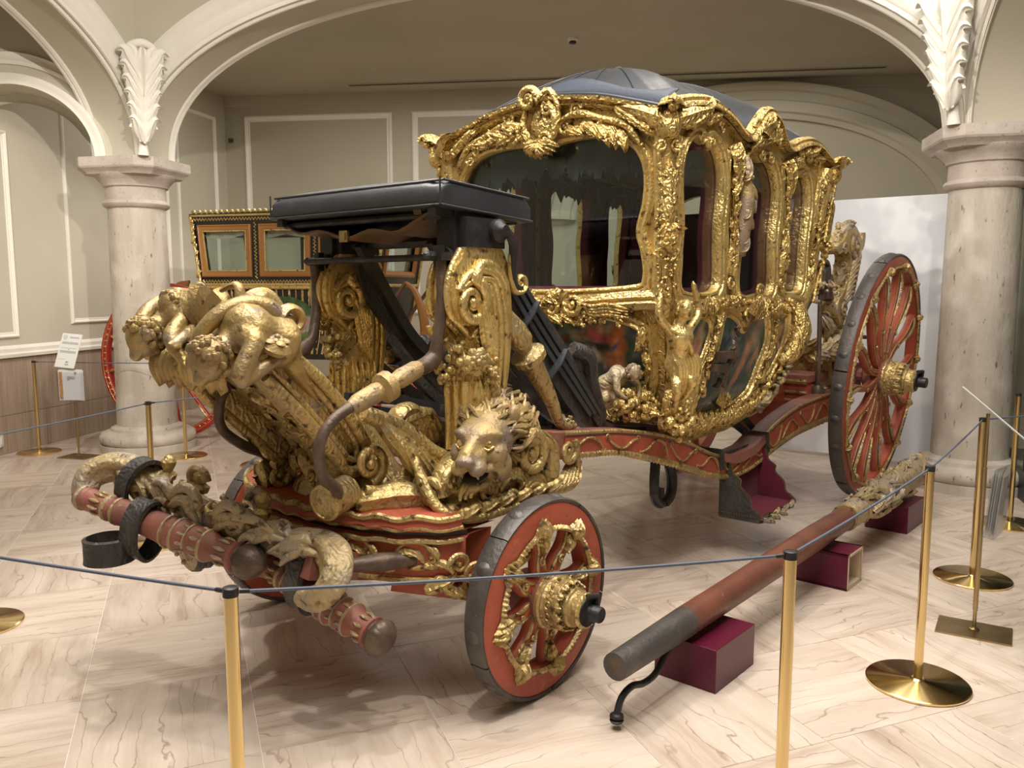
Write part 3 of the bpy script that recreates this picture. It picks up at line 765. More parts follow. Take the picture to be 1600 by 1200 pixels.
for w_, l_ in ((fw0, 'small front wheel nearest the viewer'), (fw1, 'small front wheel on the far side'), (rw0, 'large rear wheel in front of the white panel'), (rw1, 'large rear wheel on the far side')): w_['label'] = l_

# ---------------------------------------------------------------- undercarriage: two crane-neck perches
PERCH = [(.02,.93,.10),(.18,.92,.12),(.35,.89,.115),(.6,.865,.11),(.84,.835,.115),(1.15,.765,.14),(1.46,.68,.15),(1.8,.565,.135),(2.1,.505,.115),(2.35,.515,.12),(2.7,.60,.17),(3.05,.655,.19),(3.4,.675,.20),(4.1,.69,.20)]
def perch_at(x):
    return interp([(a, b) for a, b, c in PERCH], x), interp([(a, c) for a, b, c in PERCH], x)
def perch(sg):
    nc = .525*sg; hw = .055
    us = [-.30+4.4*i/88 for i in range(89)]
    sm = smooth([(a, b, c) for a, b, c in PERCH], 90)
    b = MB()
    rows = [[W(p.x, nc+a*hw, p.y+q*p.z/2) for a, q in ((-1,-1),(-1,1),(-.8,1.08),(.8,1.08),(1,1),(1,-1))] for p in sm]
    b.grid(rows, False, True); beam = b.build('perch_beam', 'darkred', coach, 35)
    out = 1 if sg > 0 else -1
    ps = MB(); part = [p for p in sm if p.x > .36]
    ps.grid([[W(p.x, nc+out*(hw+k), p.y+q*p.z/2) for k, q in ((.0,-.62),(.004,-.6),(.004,.6),(.0,.62))] for p in part]); ps.build('red_panel', 'red', beam, 30)
    g = MB()
    g.tube([W(p.x, nc+out*(hw), p.y+p.z*.48) for p in part], .010, 6)
    rw = []
    for i, p in enumerate(smooth([(q.x, q.y, q.z) for q in part], 400)):
        k = .009+.006*(i % 4 < 2); rw.append([W(p.x, nc+out*(hw+.003), p.y-p.z*.30), W(p.x, nc+out*(hw+k), p.y-p.z*.36), W(p.x, nc+out*(hw+k), p.y-p.z*.47), W(p.x, nc+out*(hw-.002), p.y-p.z*.52-.006*(i % 4 < 2))])
    g.grid(rw)
    # flowing gilt lines on the red side
    i = 0; u = .42
    while u < 4.0:
        z, h = perch_at(u+.12); sgn = 1 if i % 2 else -1
        z0, _ = perch_at(u); z1, _ = perch_at(u+.26)
        pts = smooth([W(u, nc+out*(hw+.006), z0+h*.22*sgn), W(u+.06, nc+out*(hw+.008), z-h*.02*sgn), W(u+.14, nc+out*(hw+.008), z-h*.24*sgn), W(u+.22, nc+out*(hw+.008), z-h*.04*sgn), W(u+.27, nc+out*(hw+.006), z1+h*.24*sgn)], 20)
        g.tube(pts, [.003,.007,.005,.008,.003], 6)
        for q in (pts[0], pts[-1]): g.volute(q, EU, EZ*sgn, .018, 1.1, .26, 0, .8, 5, 12)
        u += .30; i += 1
    g.build('beam_gilding', 'oldgold', beam, 50)
    return beam
beam_n = perch(1); beam_f = perch(-1)
# carved bracket leaf under the front of the near and far perch
for sg in (1, -1):
    b = MB(); n0 = .56*sg; o = EN*sg
    b.volute(W(.42, n0+.03*sg, .86), EU*-1, EZ, .055, 1.6, .34, 2.2, .9, 8, 34, True, [W(.30, n0, .70), W(.42, n0+.02*sg, .69), W(.50, n0+.02*sg, .74)])
    for k in range(5):
        b.leaf([W(.16+.03*k, n0-.02*sg, .78-.01*k), W(.26+.035*k, n0+.02*sg, .72), W(.36+.03*k, n0+.03*sg, .73), W(.44+.02*k, n0+.01*sg, .80)], .07, o, 3, .3)
    b.cluster(W(.28, n0, .76), .06, 14, .3)
    b.build('perch_bracket', 'oldgold', coach, 55)
    MB().tube([W(.33, n0-.02*sg, .70), W(.33, n0-.02*sg, .645)], .010, 8).build('bracket_bolt', 'iron', coach)

# ---------------------------------------------------------------- fore-carriage: axle, bolsters, turntable
b = MB(); b.tube([W(0, -.80, .385), W(0, .72, .385)], .045, 10); b.box(W(0, 0, .43), (.13, 1.2, .15)); b.build('front_axle', 'darkred', coach, 30)
ucurve = lambda n: -.20-.36*math.sqrt(max(0, 1-(n/.66)**2))
ns = [-.64+1.28*i/40 for i in range(41)]
b = MB()
b.grid([[W(ucurve(n)+.12, n, .50), W(ucurve(n)+.03, n, .50), W(ucurve(n), n, .53), W(ucurve(n), n, .655), W(ucurve(n)+.02, n, .67), W(ucurve(n)+.14, n, .67)] for n in ns], False, True)
b.build('lower_bolster', 'red', coach, 35)
b = MB(); b.grid([[W(ucurve(n)+.02, n, .668), W(ucurve(n)+.01, n, .672), W(ucurve(n)+.01, n, .688), W(ucurve(n)+.16, n, .69)] for n in ns]); b.build('turntable_ring', 'iron', coach, 35)
b = MB()
b.grid([[W(ucurve(n)+.14, n, .69), W(ucurve(n)-.01, n, .69), W(ucurve(n)-.022, n, .705+.006*math.sin(n*60)), W(ucurve(n)-.012, n, .735), W(ucurve(n)+.03, n, .75), W(ucurve(n)+.3, n, .755)] for n in [-.64+1.28*i/120 for i in range(121)]])
b.build('upper_bolster', 'red', coach, 35)
g = MB()
for k, (z, r, am) in enumerate(((.738, .012, .006), (.70, .009, .006), (.655, .010, .003), (.515, .010, .0))):
    g.tube([W(ucurve(n)-.012, n, z+am*math.sin(n*50)) for n in [-.64+1.28*i/100 for i in range(101)]], r, 6)
for n0 in (-.5, -.3, -.1, .12, .32, .52):
    sg = 1 if n0 > 0 else -1; q = lambda dn, z: W(ucurve(n0+dn)-.006, n0+dn, z)
    g.volute(q(.05*sg, .60), EN*sg, EZ, .035, 1.4, .3, 0, .8, 7, 26, True, [q(-.08*sg, .56), q(-.04*sg, .64), q(.02*sg, .65)])
    g.leaf([q(-.09*sg, .54), q(-.05*sg, .60), q(.0, .61), q(.03*sg, .58)], .05, -EU, 3, .3)
    g.leaf([q(.10*sg, .54), q(.07*sg, .57), q(.02*sg, .56), q(-.02*sg, .55)], .04, -EU, 3, .3)
g.build('bolster_gilding', 'oldgold', coach, 55)
# splayed futchells running forward to the splinter bar, and the red brace under them
for sg in (1, -1):
    b = MB(); p = [W(-.1, .30*sg, .50), W(-.45, .30*sg, .53), W(-.72, .28*sg, .60)]
    turned(b, W(-.10, .62*sg, .56), W(-.66, .40*sg, .60), [(0,.02),(.1,.035),(.16,.022),(.3,.026),(.34,.05),(.40,.052),(.44,.03),(.6,.028),(.75,.034),(.9,.026),(1,.022)], 12)
    b.build('turned_stay', 'rustiron', coach, 40)
    b = MB(); b.sweep(p, [(-.04,-.05),(.04,-.05),(.04,.05),(-.04,.05),(-.04,-.05)], EZ); b.build('futchell', 'darkred', coach, 30)
for sg in (1, -1):
    MB().sweep([W(-.05, .62*sg, .42), W(-.25, .58*sg, .46), W(-.42, .40*sg, .50)], [(-.05,-.04),(.05,-.04),(.05,.04),(-.05,.04),(-.05,-.04)], EZ).build('axle_brace', 'red', coach, 30)
    g = MB()
    encrust(g, [W(-.36, .62*sg, .56), W(-.22, .68*sg, .54), W(-.12, .70*sg, .50)], EN*sg-EU*.6, .10, 5, 'lvl')
    encrust(g, [W(-.40, .56*sg, .48), W(-.25, .63*sg, .47), W(-.14, .66*sg, .45)], EN*sg-EU*.6, .08, 5, 'lv')
    g.build('axle_carving', 'oldgold', coach, 55)

# ---------------------------------------------------------------- lion heads at the front ends of the perches
def remesh(o, v=.012, it=3):
    m = o.modifiers.new('fuse', 'REMESH'); m.mode = 'VOXEL'; m.voxel_size = v; m.use_smooth_shade = True
    s_ = o.modifiers.new('soft', 'SMOOTH'); s_.iterations = it; s_.factor = .5
    return o
def lion(sg):
    # head frame: forward F (towards front and outwards), side S, up
    c = W(-.10, .575*sg, .975); F = (-EU*.90+EN*sg*.36-EZ*.20).normalized(); S = F.cross(EZ).normalized(); T = S.cross(F)
    P = lambda f, s, t: c+(F*f+S*s+T*t)*1.12
    mt = Matrix((F*1.12, S*1.12, T*1.12)).transposed()
    b = MB(); ball = lambda f, s, t, r: b.ball(P(f, s, t), r, 14, 10, mt)
    ball(-.02, 0, .015, (.145, .096, .098)); ball(.06, 0, .045, (.07, .08, .052)); ball(.125, 0, .0, (.075, .050, .042)); ball(.03, 0, -.06, (.09, .08, .06))
    b.tube([P(.05, 0, .07), P(.12, 0, .045), P(.195, 0, .022)], [.034, .026, .024], 10); ball(.205, 0, .012, (.022, .034, .018))
    ball(.105, 0, -.098, (.075, .046, .020)); ball(.165, 0, -.092, (.022, .032, .020))
    for s_ in (-1, 1):
        ball(.175, .030, -.020, (.042, .028, .026)) if s_ > 0 else ball(.175, -.030, -.020, (.042, .028, .026))
        b.tube([P(.115, .018*s_, .058), P(.10, .050*s_, .068), P(.06, .080*s_, .052)], [.012, .018, .012], 8); ball(.075, .066*s_, -.010, (.045, .032, .040)); ball(.05, .072*s_, -.065, (.06, .026, .045))
        ball(-.05, .088*s_, .085, (.035, .022, .035)); b.tube([P(.15, .045*s_, -.035), P(.10, .062*s_, -.05), P(.05, .075*s_, -.085)], [.012,.014,.012], 8)
    h = b.build('lion_head', 'lion', coach, 60); remesh(h, .0075, 2)
    for s_ in (-1, 1):
        e = MB(); e.ball(P(.104, .047*s_, .036), .017, 12, 8); e.tube([P(.121, .030*s_, .030), P(.120, .048*s_, .020), P(.105, .065*s_, .028)], .005, 6)
        e.build('eye', 'goldplain', h)
    d = MB(); d.ball(P(.125, 0, -.066), (.068, .044, .022), 12, 8, mt); d.build('mouth_shade', 'shade_dark', h)  # near-black ball between the jaws stands in for the shade of the mouth
    for s_ in (-1, 1): MB().tube([P(.17, .026*s_, -.046), P(.168, .025*s_, -.072)], [.007, .003], 6).build('fang', 'palegold', h); MB().tube([P(.165, .02*s_, -.085), P(.167, .02*s_, -.066)], [.006, .003], 6).build('fang', 'palegold', h)
    m = MB(); rn = random.Random(4)
    for i in range(260):
        th = rn.uniform(-1.2, 1.2)*PI*.62; dr = S*math.sin(th)+T*math.cos(th); f0 = rn.uniform(-.15, .055-.03*abs(th)); r0 = .104+.016*rn.random()
        tw = dr.cross(F)*rn.uniform(-.07, .07); p0 = c+F*f0+dr*r0; q = rn.uniform(.8, 1.3)
        m.tube(smooth([p0-dr*.012, p0+dr*.014-F*.035*q+tw*.5, p0+dr*.016-F*.085*q+tw, p0-dr*.006-F*.14*q+tw*.5], 8), [.004,.0085,.008,.003], 5)
    m.build('mane', 'lion', h, 60)
    # scroll and carved block carrying the head
    k = MB(); o = EN*sg
    k.volute(W(.10, .64*sg, .905), EU*-1, EZ, .085, 1.8, .33, 1.0, .9, 9, 44, True, [W(.20, .60*sg, .72), W(.245, .62*sg, .80), W(.23, .63*sg, .92)])
    k.volute(W(.10, .62*sg, .78), EU, EZ*-1, .05, 1.4, .33, 0, .9, 8, 30, True, [W(.0, .6*sg, .80), W(.03, .62*sg, .74)])
    k.volute(W(-.14, .62*sg, .80), EU*-1, EZ, .055, 1.5, .34, .4, .9, 8, 30, True, [W(.0, .6*sg, .72), W(-.06, .62*sg, .73), W(-.09, .62*sg, .78)])
    k.volute(W(-.02, .63*sg, .74), EU, EZ, .04, 1.4, .34, .4, .9, 8, 26)
    for u0, r_, z_ in ((-.20, .10, .80), (-.02, .11, .79), (.12, .08, .76)):
        for q in range(3): k.tube([W(u0+(r_-.024*q)*math.cos(a_), (.625+.004*q)*sg, z_+(r_-.024*q)*.62*math.sin(a_)) for a_ in [PI*1.06*i/14-.1 for i in range(15)]], [.006,.014,.015,.014,.006], 7)
    k.leaf([W(.22, .60*sg, .70), W(.26, .62*sg, .80), W(.24, .63*sg, .92), W(.15, .62*sg, 1.0)], .09, o, 4, .3)
    k.volute(W(-.315, .50*sg, .80), EN*sg, EZ, .06, 1.4, .34, 0, 1.0, 8, 28); k.volute(W(-.28, .58*sg, .86), -EU, EZ, .05, 1.4, .34, 0, 1.0, 8, 28)
    k.tube(smooth([W(-.30, .40*sg, .92), W(-.33, .46*sg, .86), W(-.33, .55*sg, .76), W(-.26, .62*sg, .72), W(-.1, .64*sg, .715), W(.2, .63*sg, .715)], 24), [.012,.022,.024,.02,.018,.014], 8)
    for q in range(6): k.leaf([W(-.30+.10*q, .60*sg, .72), W(-.27+.10*q, .645*sg, .745), W(-.23+.10*q, .65*sg, .76), W(-.19+.10*q, .63*sg, .745)], .05, o, 2, .3)
    k.build('head_scrolls', 'oldgold', coach, 55)
    bl = MB(); bl.ball(W(-.04, .51*sg, .84), (.27, .115, .13), 20, 12); bl.ball(W(-.04, .53*sg, .74), (.28, .11, .06), 20, 10); bl.build('head_block', 'oldgold', coach, 60)
lion(1); lion(-1)

# ---------------------------------------------------------------- footboard prow with figures
FBP = [(-.33,.80),(-.42,.92),(-.50,1.02),(-.60,1.12),(-.72,1.24),(-.84,1.34),(-.95,1.40)]
fs = smooth([(a, 0, b) for a, b in FBP], 24)
def fb_pt(t, n, lift=0):
    x = t*23; i = min(int(x), 22); p = fs[i].lerp(fs[i+1], x-i); d = (fs[i+1]-fs[i]).normalized(); nr = V3((-d.z, 0, d.x)); nr = nr if nr.x > 0 else -nr
    q = p+nr*lift; return W(q.x, n, q.z)
b = MB(); hwf = lambda t: .18+.10*math.sin(min(1, t*1.2)*PI/2)
rows = []
for i in range(24):
    t = i/23; h = hwf(t); rows.append([fb_pt(t, -h, .0), fb_pt(t, -h*.6, -.015), fb_pt(t, 0, -.03), fb_pt(t, h*.6, -.04), fb_pt(t, h, .0), fb_pt(t, h, .05), fb_pt(t, h*.85, .045), fb_pt(t, 0, .02), fb_pt(t, -h*.85, .045), fb_pt(t, -h, .05)])
b.grid(rows, False, True); b.f.append(tuple(range(10))[::-1]); b.f.append(tuple(230+j for j in range(10)))
prow = b.build('footboard', 'oldgold', coach, 50)
g = MB()
for sg in (1, -1):
    for k_, (lo_, hi_, r) in enumerate(((-.085, .045, .024), (-.050, .012, .012))):
        t0 = .13+.05*k_; hp = [(.80, hi_), (.62, hi_+.006), (.44, hi_+.006), (.28, hi_), (t0+.05, hi_-.004), (t0, (hi_+lo_)/2), (t0+.05, lo_+.004), (.28, lo_), (.44, lo_-.002), (.62, lo_), (.80, lo_+.01)]
        g.tube(smooth([fb_pt(t, sg*(hwf(t)+.016-.004*k_), l_) for t, l_ in hp], 60), [r*.7]+[r]*8+[r*.7], 9)
    g.grid([[fb_pt(t, sg*(hwf(t)+q), l_) for q, l_ in ((.004,-.08),(-.006,-.05),(-.008,-.02),(-.006,.01),(.004,.04))] for t in [.16+.62*i/16 for i in range(17)]])
    g.volute(fb_pt(.08, sg*(hwf(.08)+.03), .03), EU, EZ, .045, 1.5, .34, PI*.9, .9, 8, 30)
    encrust(g, [fb_pt(t, sg*hwf(t)*.9, .06) for t in (.12, .3, .5, .68)], EU*.6+EZ+EN*sg*.4, .075, 12, 'lrcrl')
    encrust(g, [fb_pt(t, sg*hwf(t)*.72, -.05 if sg > 0 else -.02) for t in (.05, .3, .55, .85)], EN*sg-EU*.5-EZ*.4, .07 if sg > 0 else .035, 10, 'lvl')
encrust(g, [fb_pt(t, 0, -.035) for t in (.0, .3, .6, .95)], -EU-EZ*.6, .05, 10, 'lvl')
g.build('footboard_carving', 'oldgold', prow, 55)
# shell crest at the head of the footboard
s = MB()
s.shell(W(-.86, 0, 1.36), EN, (EU*.10+EZ*.9-EU*.1).normalized(), .20, 9, 3.0, .4)
for sg in (1, -1):
    s.volute(W(-.84, .19*sg, 1.49), EN*sg, EZ, .055, 1.5, .34, PI, 1.3, 8, 32, True, [W(-.86, .05*sg, 1.54), W(-.84, .12*sg, 1.56)])
    s.tube(smooth([W(-.76, .27*sg, 1.42), W(-.82, .27*sg, 1.48), W(-.90, .26*sg, 1.50), W(-.98, .23*sg, 1.465), W(-1.03, .20*sg, 1.40), W(-1.02, .17*sg, 1.34)], 24), [.03,.035,.028,.028,.024,.03], 9)
    s.volute(W(-.745, .28*sg, 1.44), -EU, EZ, .05, 1.4, .4, 0, 1.6, 8, 26)
    s.leaf([W(-.84, .1*sg, 1.42), W(-.80, .12*sg, 1.50), W(-.74, .14*sg, 1.52), W(-.70, .16*sg, 1.46)], .12, EZ+EU*.5, 4, .3)
for k in range(7):
    s.leaf([W(-.88, -.2+.066*k, 1.33), W(-.95, -.2+.066*k, 1.33), W(-.98, -.2+.066*k, 1.28), W(-.95, -.2+.066*k, 1.21)], .075, -EU, 3, .3)
s.tube([W(-.86, -.24, 1.33), W(-.88, 0, 1.33), W(-.86, .30, 1.33)], .06, 12)
cr = s.build('shell_crest', 'figgold', prow, 55)

def figure(name, J, r, parent, material='goldplain', hair=True, vox=.008):
    """one continuous sculpted figure from a dict of joints; r = head radius"""
    b = MB()
    def limb(pts, rad): b.tube(smooth([J[p] if isinstance(p, str) else p for p in pts], 14), rad, 10)
    P, Cc, Nk, Hd = J['pelvis'], J['chest'], J['neck'], J['head']
    b.tube(smooth([P-(Cc-P)*.25, P, P.lerp(Cc, .5), Cc, Cc.lerp(Nk, .6)], 14), [r*1.0, r*1.35, r*1.12, r*1.5, r*.75], 12)
    b.ball(Cc+(J['ls']-Cc)*.35, r*.95, 10, 8); b.ball(Cc+(J['rs']-Cc)*.35, r*.95, 10, 8)
    b.tube([Cc.lerp(Nk, .5), Nk, Hd], [r*.7, r*.5, r*.55], 10)
    b.ball(Hd, (r*.88, r*.88, r*1.08), 14, 10)
    fwd = J.get('face'); 
    if fwd is not None:
        fwd = fwd.normalized(); b.ball(Hd+fwd*r*.75-EZ*r*.12, r*.2, 8, 6); b.ball(Hd+fwd*r*.55-EZ*r*.55, r*.38, 8, 6)
    for a in 'lr':
        limb([Cc.lerp(J[a+'s'], .5), a+'s', a+'e', a+'h'], [r*.55, r*.58, r*.45, r*.48, r*.36, r*.3])
        b.ball(J[a+'h'], r*.34, 8, 6)
        d = (J[a+'h']-J[a+'e']).normalized(); q = d.orthogonal().normalized()
        for k in range(4): b.tube([J[a+'h']+q*(k-1.5)*r*.15, J[a+'h']+q*(k-1.5)*r*.17+d*r*.55], [r*.13, r*.09], 6)
        b.tube([J[a+'h']+q*r*.3, J[a+'h']+q*r*.5+d*r*.25], [r*.13, r*.1], 6)
        if a+'k' in J:
            limb([P.lerp(J[a+'k'], .12), P.lerp(J[a+'k'], .5), a+'k', a+'f'], [r*.85, r*.85, r*.62, r*.6, r*.45, r*.32])
            b.ball(J[a+'f'], (r*.35, r*.35, r*.25), 8, 6)
    o = b.build(name, material, parent, 60); remesh(o, vox, 2)
    if hair:
        h = MB()
        for i in range(150):
            d = V3((random.gauss(0,1), random.gauss(0,1), random.gauss(.25,1))).normalized()
            if fwd is not None and d.dot(fwd) > .35: continue
            h.ball(Hd+d*r*.93, r*random.uniform(.13,.22), 6, 4)
        h.build('hair', material, o)
    return o
for sg in (1, -1):
    w_ = lambda u, n, z: W(u, n*sg, z) if sg > 0 else W(u+.03, -n+.10, z+.05)
    figure('footboard_figure', dict(pelvis=w_(-.79,.28,1.37), chest=w_(-.92,.28,1.41), neck=w_(-.99,.28,1.38), head=w_(-1.05,.28,1.335), face=-EU-EZ*.8,
        ls=w_(-.945,.365,1.38), le=w_(-1.0,.37,1.27), lh=w_(-.87,.365,1.325), rs=w_(-.945,.19,1.40), re=w_(-1.02,.15,1.33), rh=w_(-1.0,.10,1.25), lk=w_(-.72,.27,1.27), lf=w_(-.64,.25,1.18), rk=w_(-.70,.22,1.30), rf=w_(-.60,.2,1.2)), .068, prow, 'figgold')
    rg = MB(); rg.lathe([(.035,-.02),(.05,0),(.035,.02)], w_(-.87,.37,1.365), (.1,-sg*.5,.9), 16); rg.rosette(w_(-.87,.375,1.385), EN*sg*.4+EZ, .042, 5); rg.build('held_wreath', 'lion', prow, 50)
figure('footboard_figure', dict(pelvis=W(-.72,-.12,1.36), chest=W(-.83,-.16,1.43), neck=W(-.88,-.17,1.465), head=W(-.915,-.17,1.485), face=-EU-EZ*.3, ls=W(-.84,-.08,1.43), le=W(-.93,-.03,1.40), lh=W(-1.0,.0,1.37), rs=W(-.84,-.25,1.43), re=W(-.92,-.30,1.40), rh=W(-.98,-.31,1.36)), .058, prow, 'figgold')

# pedestal under the footboard
b = MB(); rows = []
for z, hw, u0, u1 in ((.745,.28,-.50,.02),(.78,.25,-.49,-.02),(.83,.18,-.46,-.08),(.92,.15,-.46,-.14),(1.02,.15,-.52,-.22),(1.12,.15,-.62,-.34),(1.2,.16,-.72,-.46)):
    rows.append([W(u0+(1-abs(math.cos(a)))*0+(u1-u0)*(.5+.5*math.cos(a)), hw*math.sin(a), z) for a in [2*PI*j/28 for j in range(28)]])
b.grid(rows, False, True); b.f.append(tuple(range(28))[::-1]); b.f.append(tuple(6*28+j for j in range(28)))
ped = b.build('footboard_pedestal', 'oldgold', coach, 60)
g = MB()
for sg in (1, -1):
    o = EN*sg
    g.tube(smooth([W(-.42,.26*sg,1.08), W(-.30,.30*sg,1.0), W(-.26,.33*sg,.88), W(-.36,.35*sg,.80), W(-.48,.32*sg,.82)], 24), [.02,.03,.035,.03,.02], 8)
    g.volute(W(-.42,.28*sg,.90), EU, EZ, .075, 1.5, .3, -PI/2, .9, 9, 34)
    g.volute(W(-.46,.20*sg,1.03), -EU, EZ, .055, 1.5, .3, 0, .9, 8, 30)
    g.volute(W(-.48,.20*sg,.80), -EU, EZ, .055, 1.5, .36, 1.0, 1.2, 8, 28)
    # ribbed wing between pedestal and lion
    for k in range(10):
        t = k/9
        g.leaf([W(-.40+.30*t, .33*sg, 1.06-.20*t), W(-.36+.32*t, .38*sg, .98-.16*t), W(-.32+.33*t, .40*sg, .90-.10*t), W(-.27+.34*t, .40*sg, .82-.04*t)], .07, o-EU*.4, 2, .3, 7)
    g.tube(smooth([W(-.46,.30*sg,1.10), W(-.30,.34*sg,1.02), W(-.18,.38*sg,.92), W(-.06,.42*sg,.88), W(.03,.44*sg,.90)], 20), [.03,.035,.03,.025,.03], 9)
    g.leaf([W(-.50,.30*sg,.77), W(-.38,.40*sg,.79), W(-.24,.48*sg,.77), W(-.12,.50*sg,.75)], .12, o-EU*.6+EZ*.4, 4, .3)
    g.leaf([W(-.30,.46*sg,.76), W(-.22,.52*sg,.80), W(-.12,.52*sg,.80), W(-.06,.50*sg,.77)], .12, o-EU*.6+EZ*.4, 4, .3)
    # upright shell scroll behind the wing
    g.volute(W(-.22,.28*sg,1.02), -EU, EZ, .075, 1.25, .42, .3, 1.5, 9, 30, True, [W(-.06,.28*sg,.86), W(-.08,.28*sg,.98), W(-.12,.28*sg,1.06)])
    for q in range(5): g.leaf([W(-.05-.02*q,.27*sg,.86), W(-.07-.03*q,.31*sg,.96), W(-.11-.03*q,.31*sg,1.04), W(-.17-.02*q,.29*sg,1.07)], .06, o, 2, .3, 7)
    encrust(g, [W(-.45,.14*sg,.80), W(-.45,.13*sg,.95), W(-.56,.13*sg,1.1)], -EU+o*.5, .075, 7, 'lvl')
encrust(g, [W(-.48,0,.80), W(-.47,0,.95), W(-.58,0,1.10)], -EU, .09, 6, 'lvl')
g.build('pedestal_carving', 'oldgold', ped, 55)
for sg in (1, -1):
    g = MB()
    for k in range(3): g.tube([W(-.10+.03*k, .36*sg, .86), W(-.10+.03*k, .36*sg, .975)], .008, 6)
    turned(g, W(-.07, .36*sg, .84), W(-.07, .36*sg, .96), [(0,.03),(.3,.03),(.4,.045),(.6,.045),(.7,.02),(1,.02)], 12)
    g.build('rein_bolt', 'iron', coach)
# iron drums carrying the hand irons
for sg in (1, -1):
    d = (-EU*.92+EN*sg*.2-EZ*.12).normalized(); b = MB(); b.lathe([(.05,-.13),(.062,-.12),(.062,-.01),(.066,-.005),(.066,.01),(.055,.016),(.052,.008),(.03,.012),(.01,.014)], W(-.63 if sg > 0 else -.50, .29*sg, .80 if sg > 0 else .79), d, 22)
    dr = b.build('iron_drum', 'oldgold', coach, 40)
    if sg > 0:
        pts = [(-.21,.455,1.67),(-.213,.46,1.597),(-.215,.46,1.492),(-.227,.45,1.362),(-.244,.44,1.287),(-.352,.43,1.245),(-.448,.42,1.209),(-.583,.42,1.164),(-.702,.42,1.108),(-.746,.41,1.027),(-.716,.39,.922),(-.640,.36,.862),(-.605,.32,.815)]; ga, gb = (-.30,.435,1.265), (-.62,.42,1.148)
    else:
        pts = [(-.12,.42,1.67),(-.10,.43,1.58),(-.11,.42,1.46),(-.15,.40,1.34),(-.20,.39,1.29),(-.30,.36,1.24),(-.40,.33,1.21),(-.55,.27,1.19),(-.68,.22,1.18),(-.725,.22,1.10),(-.70,.24,1.01),(-.60,.25,.93),(-.50,.27,.88),(-.455,.285,.81)]; ga, gb = (-.24,.38,1.265), (-.50,.29,1.195)
    P = smooth([W(u, n*sg, z) for u, n, z in pts], 70)
    hr = MB().tube(P, [.020,.022,.023,.023,.034,.026,.022,.020,.019,.020,.021,.021,.02], 10).build('hand_iron', 'rustiron', coach, 60)
    k = MB(); turned(k, W(ga[0], ga[1]*sg, ga[2]), W(gb[0], gb[1]*sg, gb[2]), [(0,.024),(.08,.034),(.3,.036),(.38,.030),(.42,.032),(.46,.056),(.56,.056),(.60,.032),(.66,.036),(.9,.034),(1,.022)], 12, None)
    k.build('hand_grip', 'lion', hr, 40)
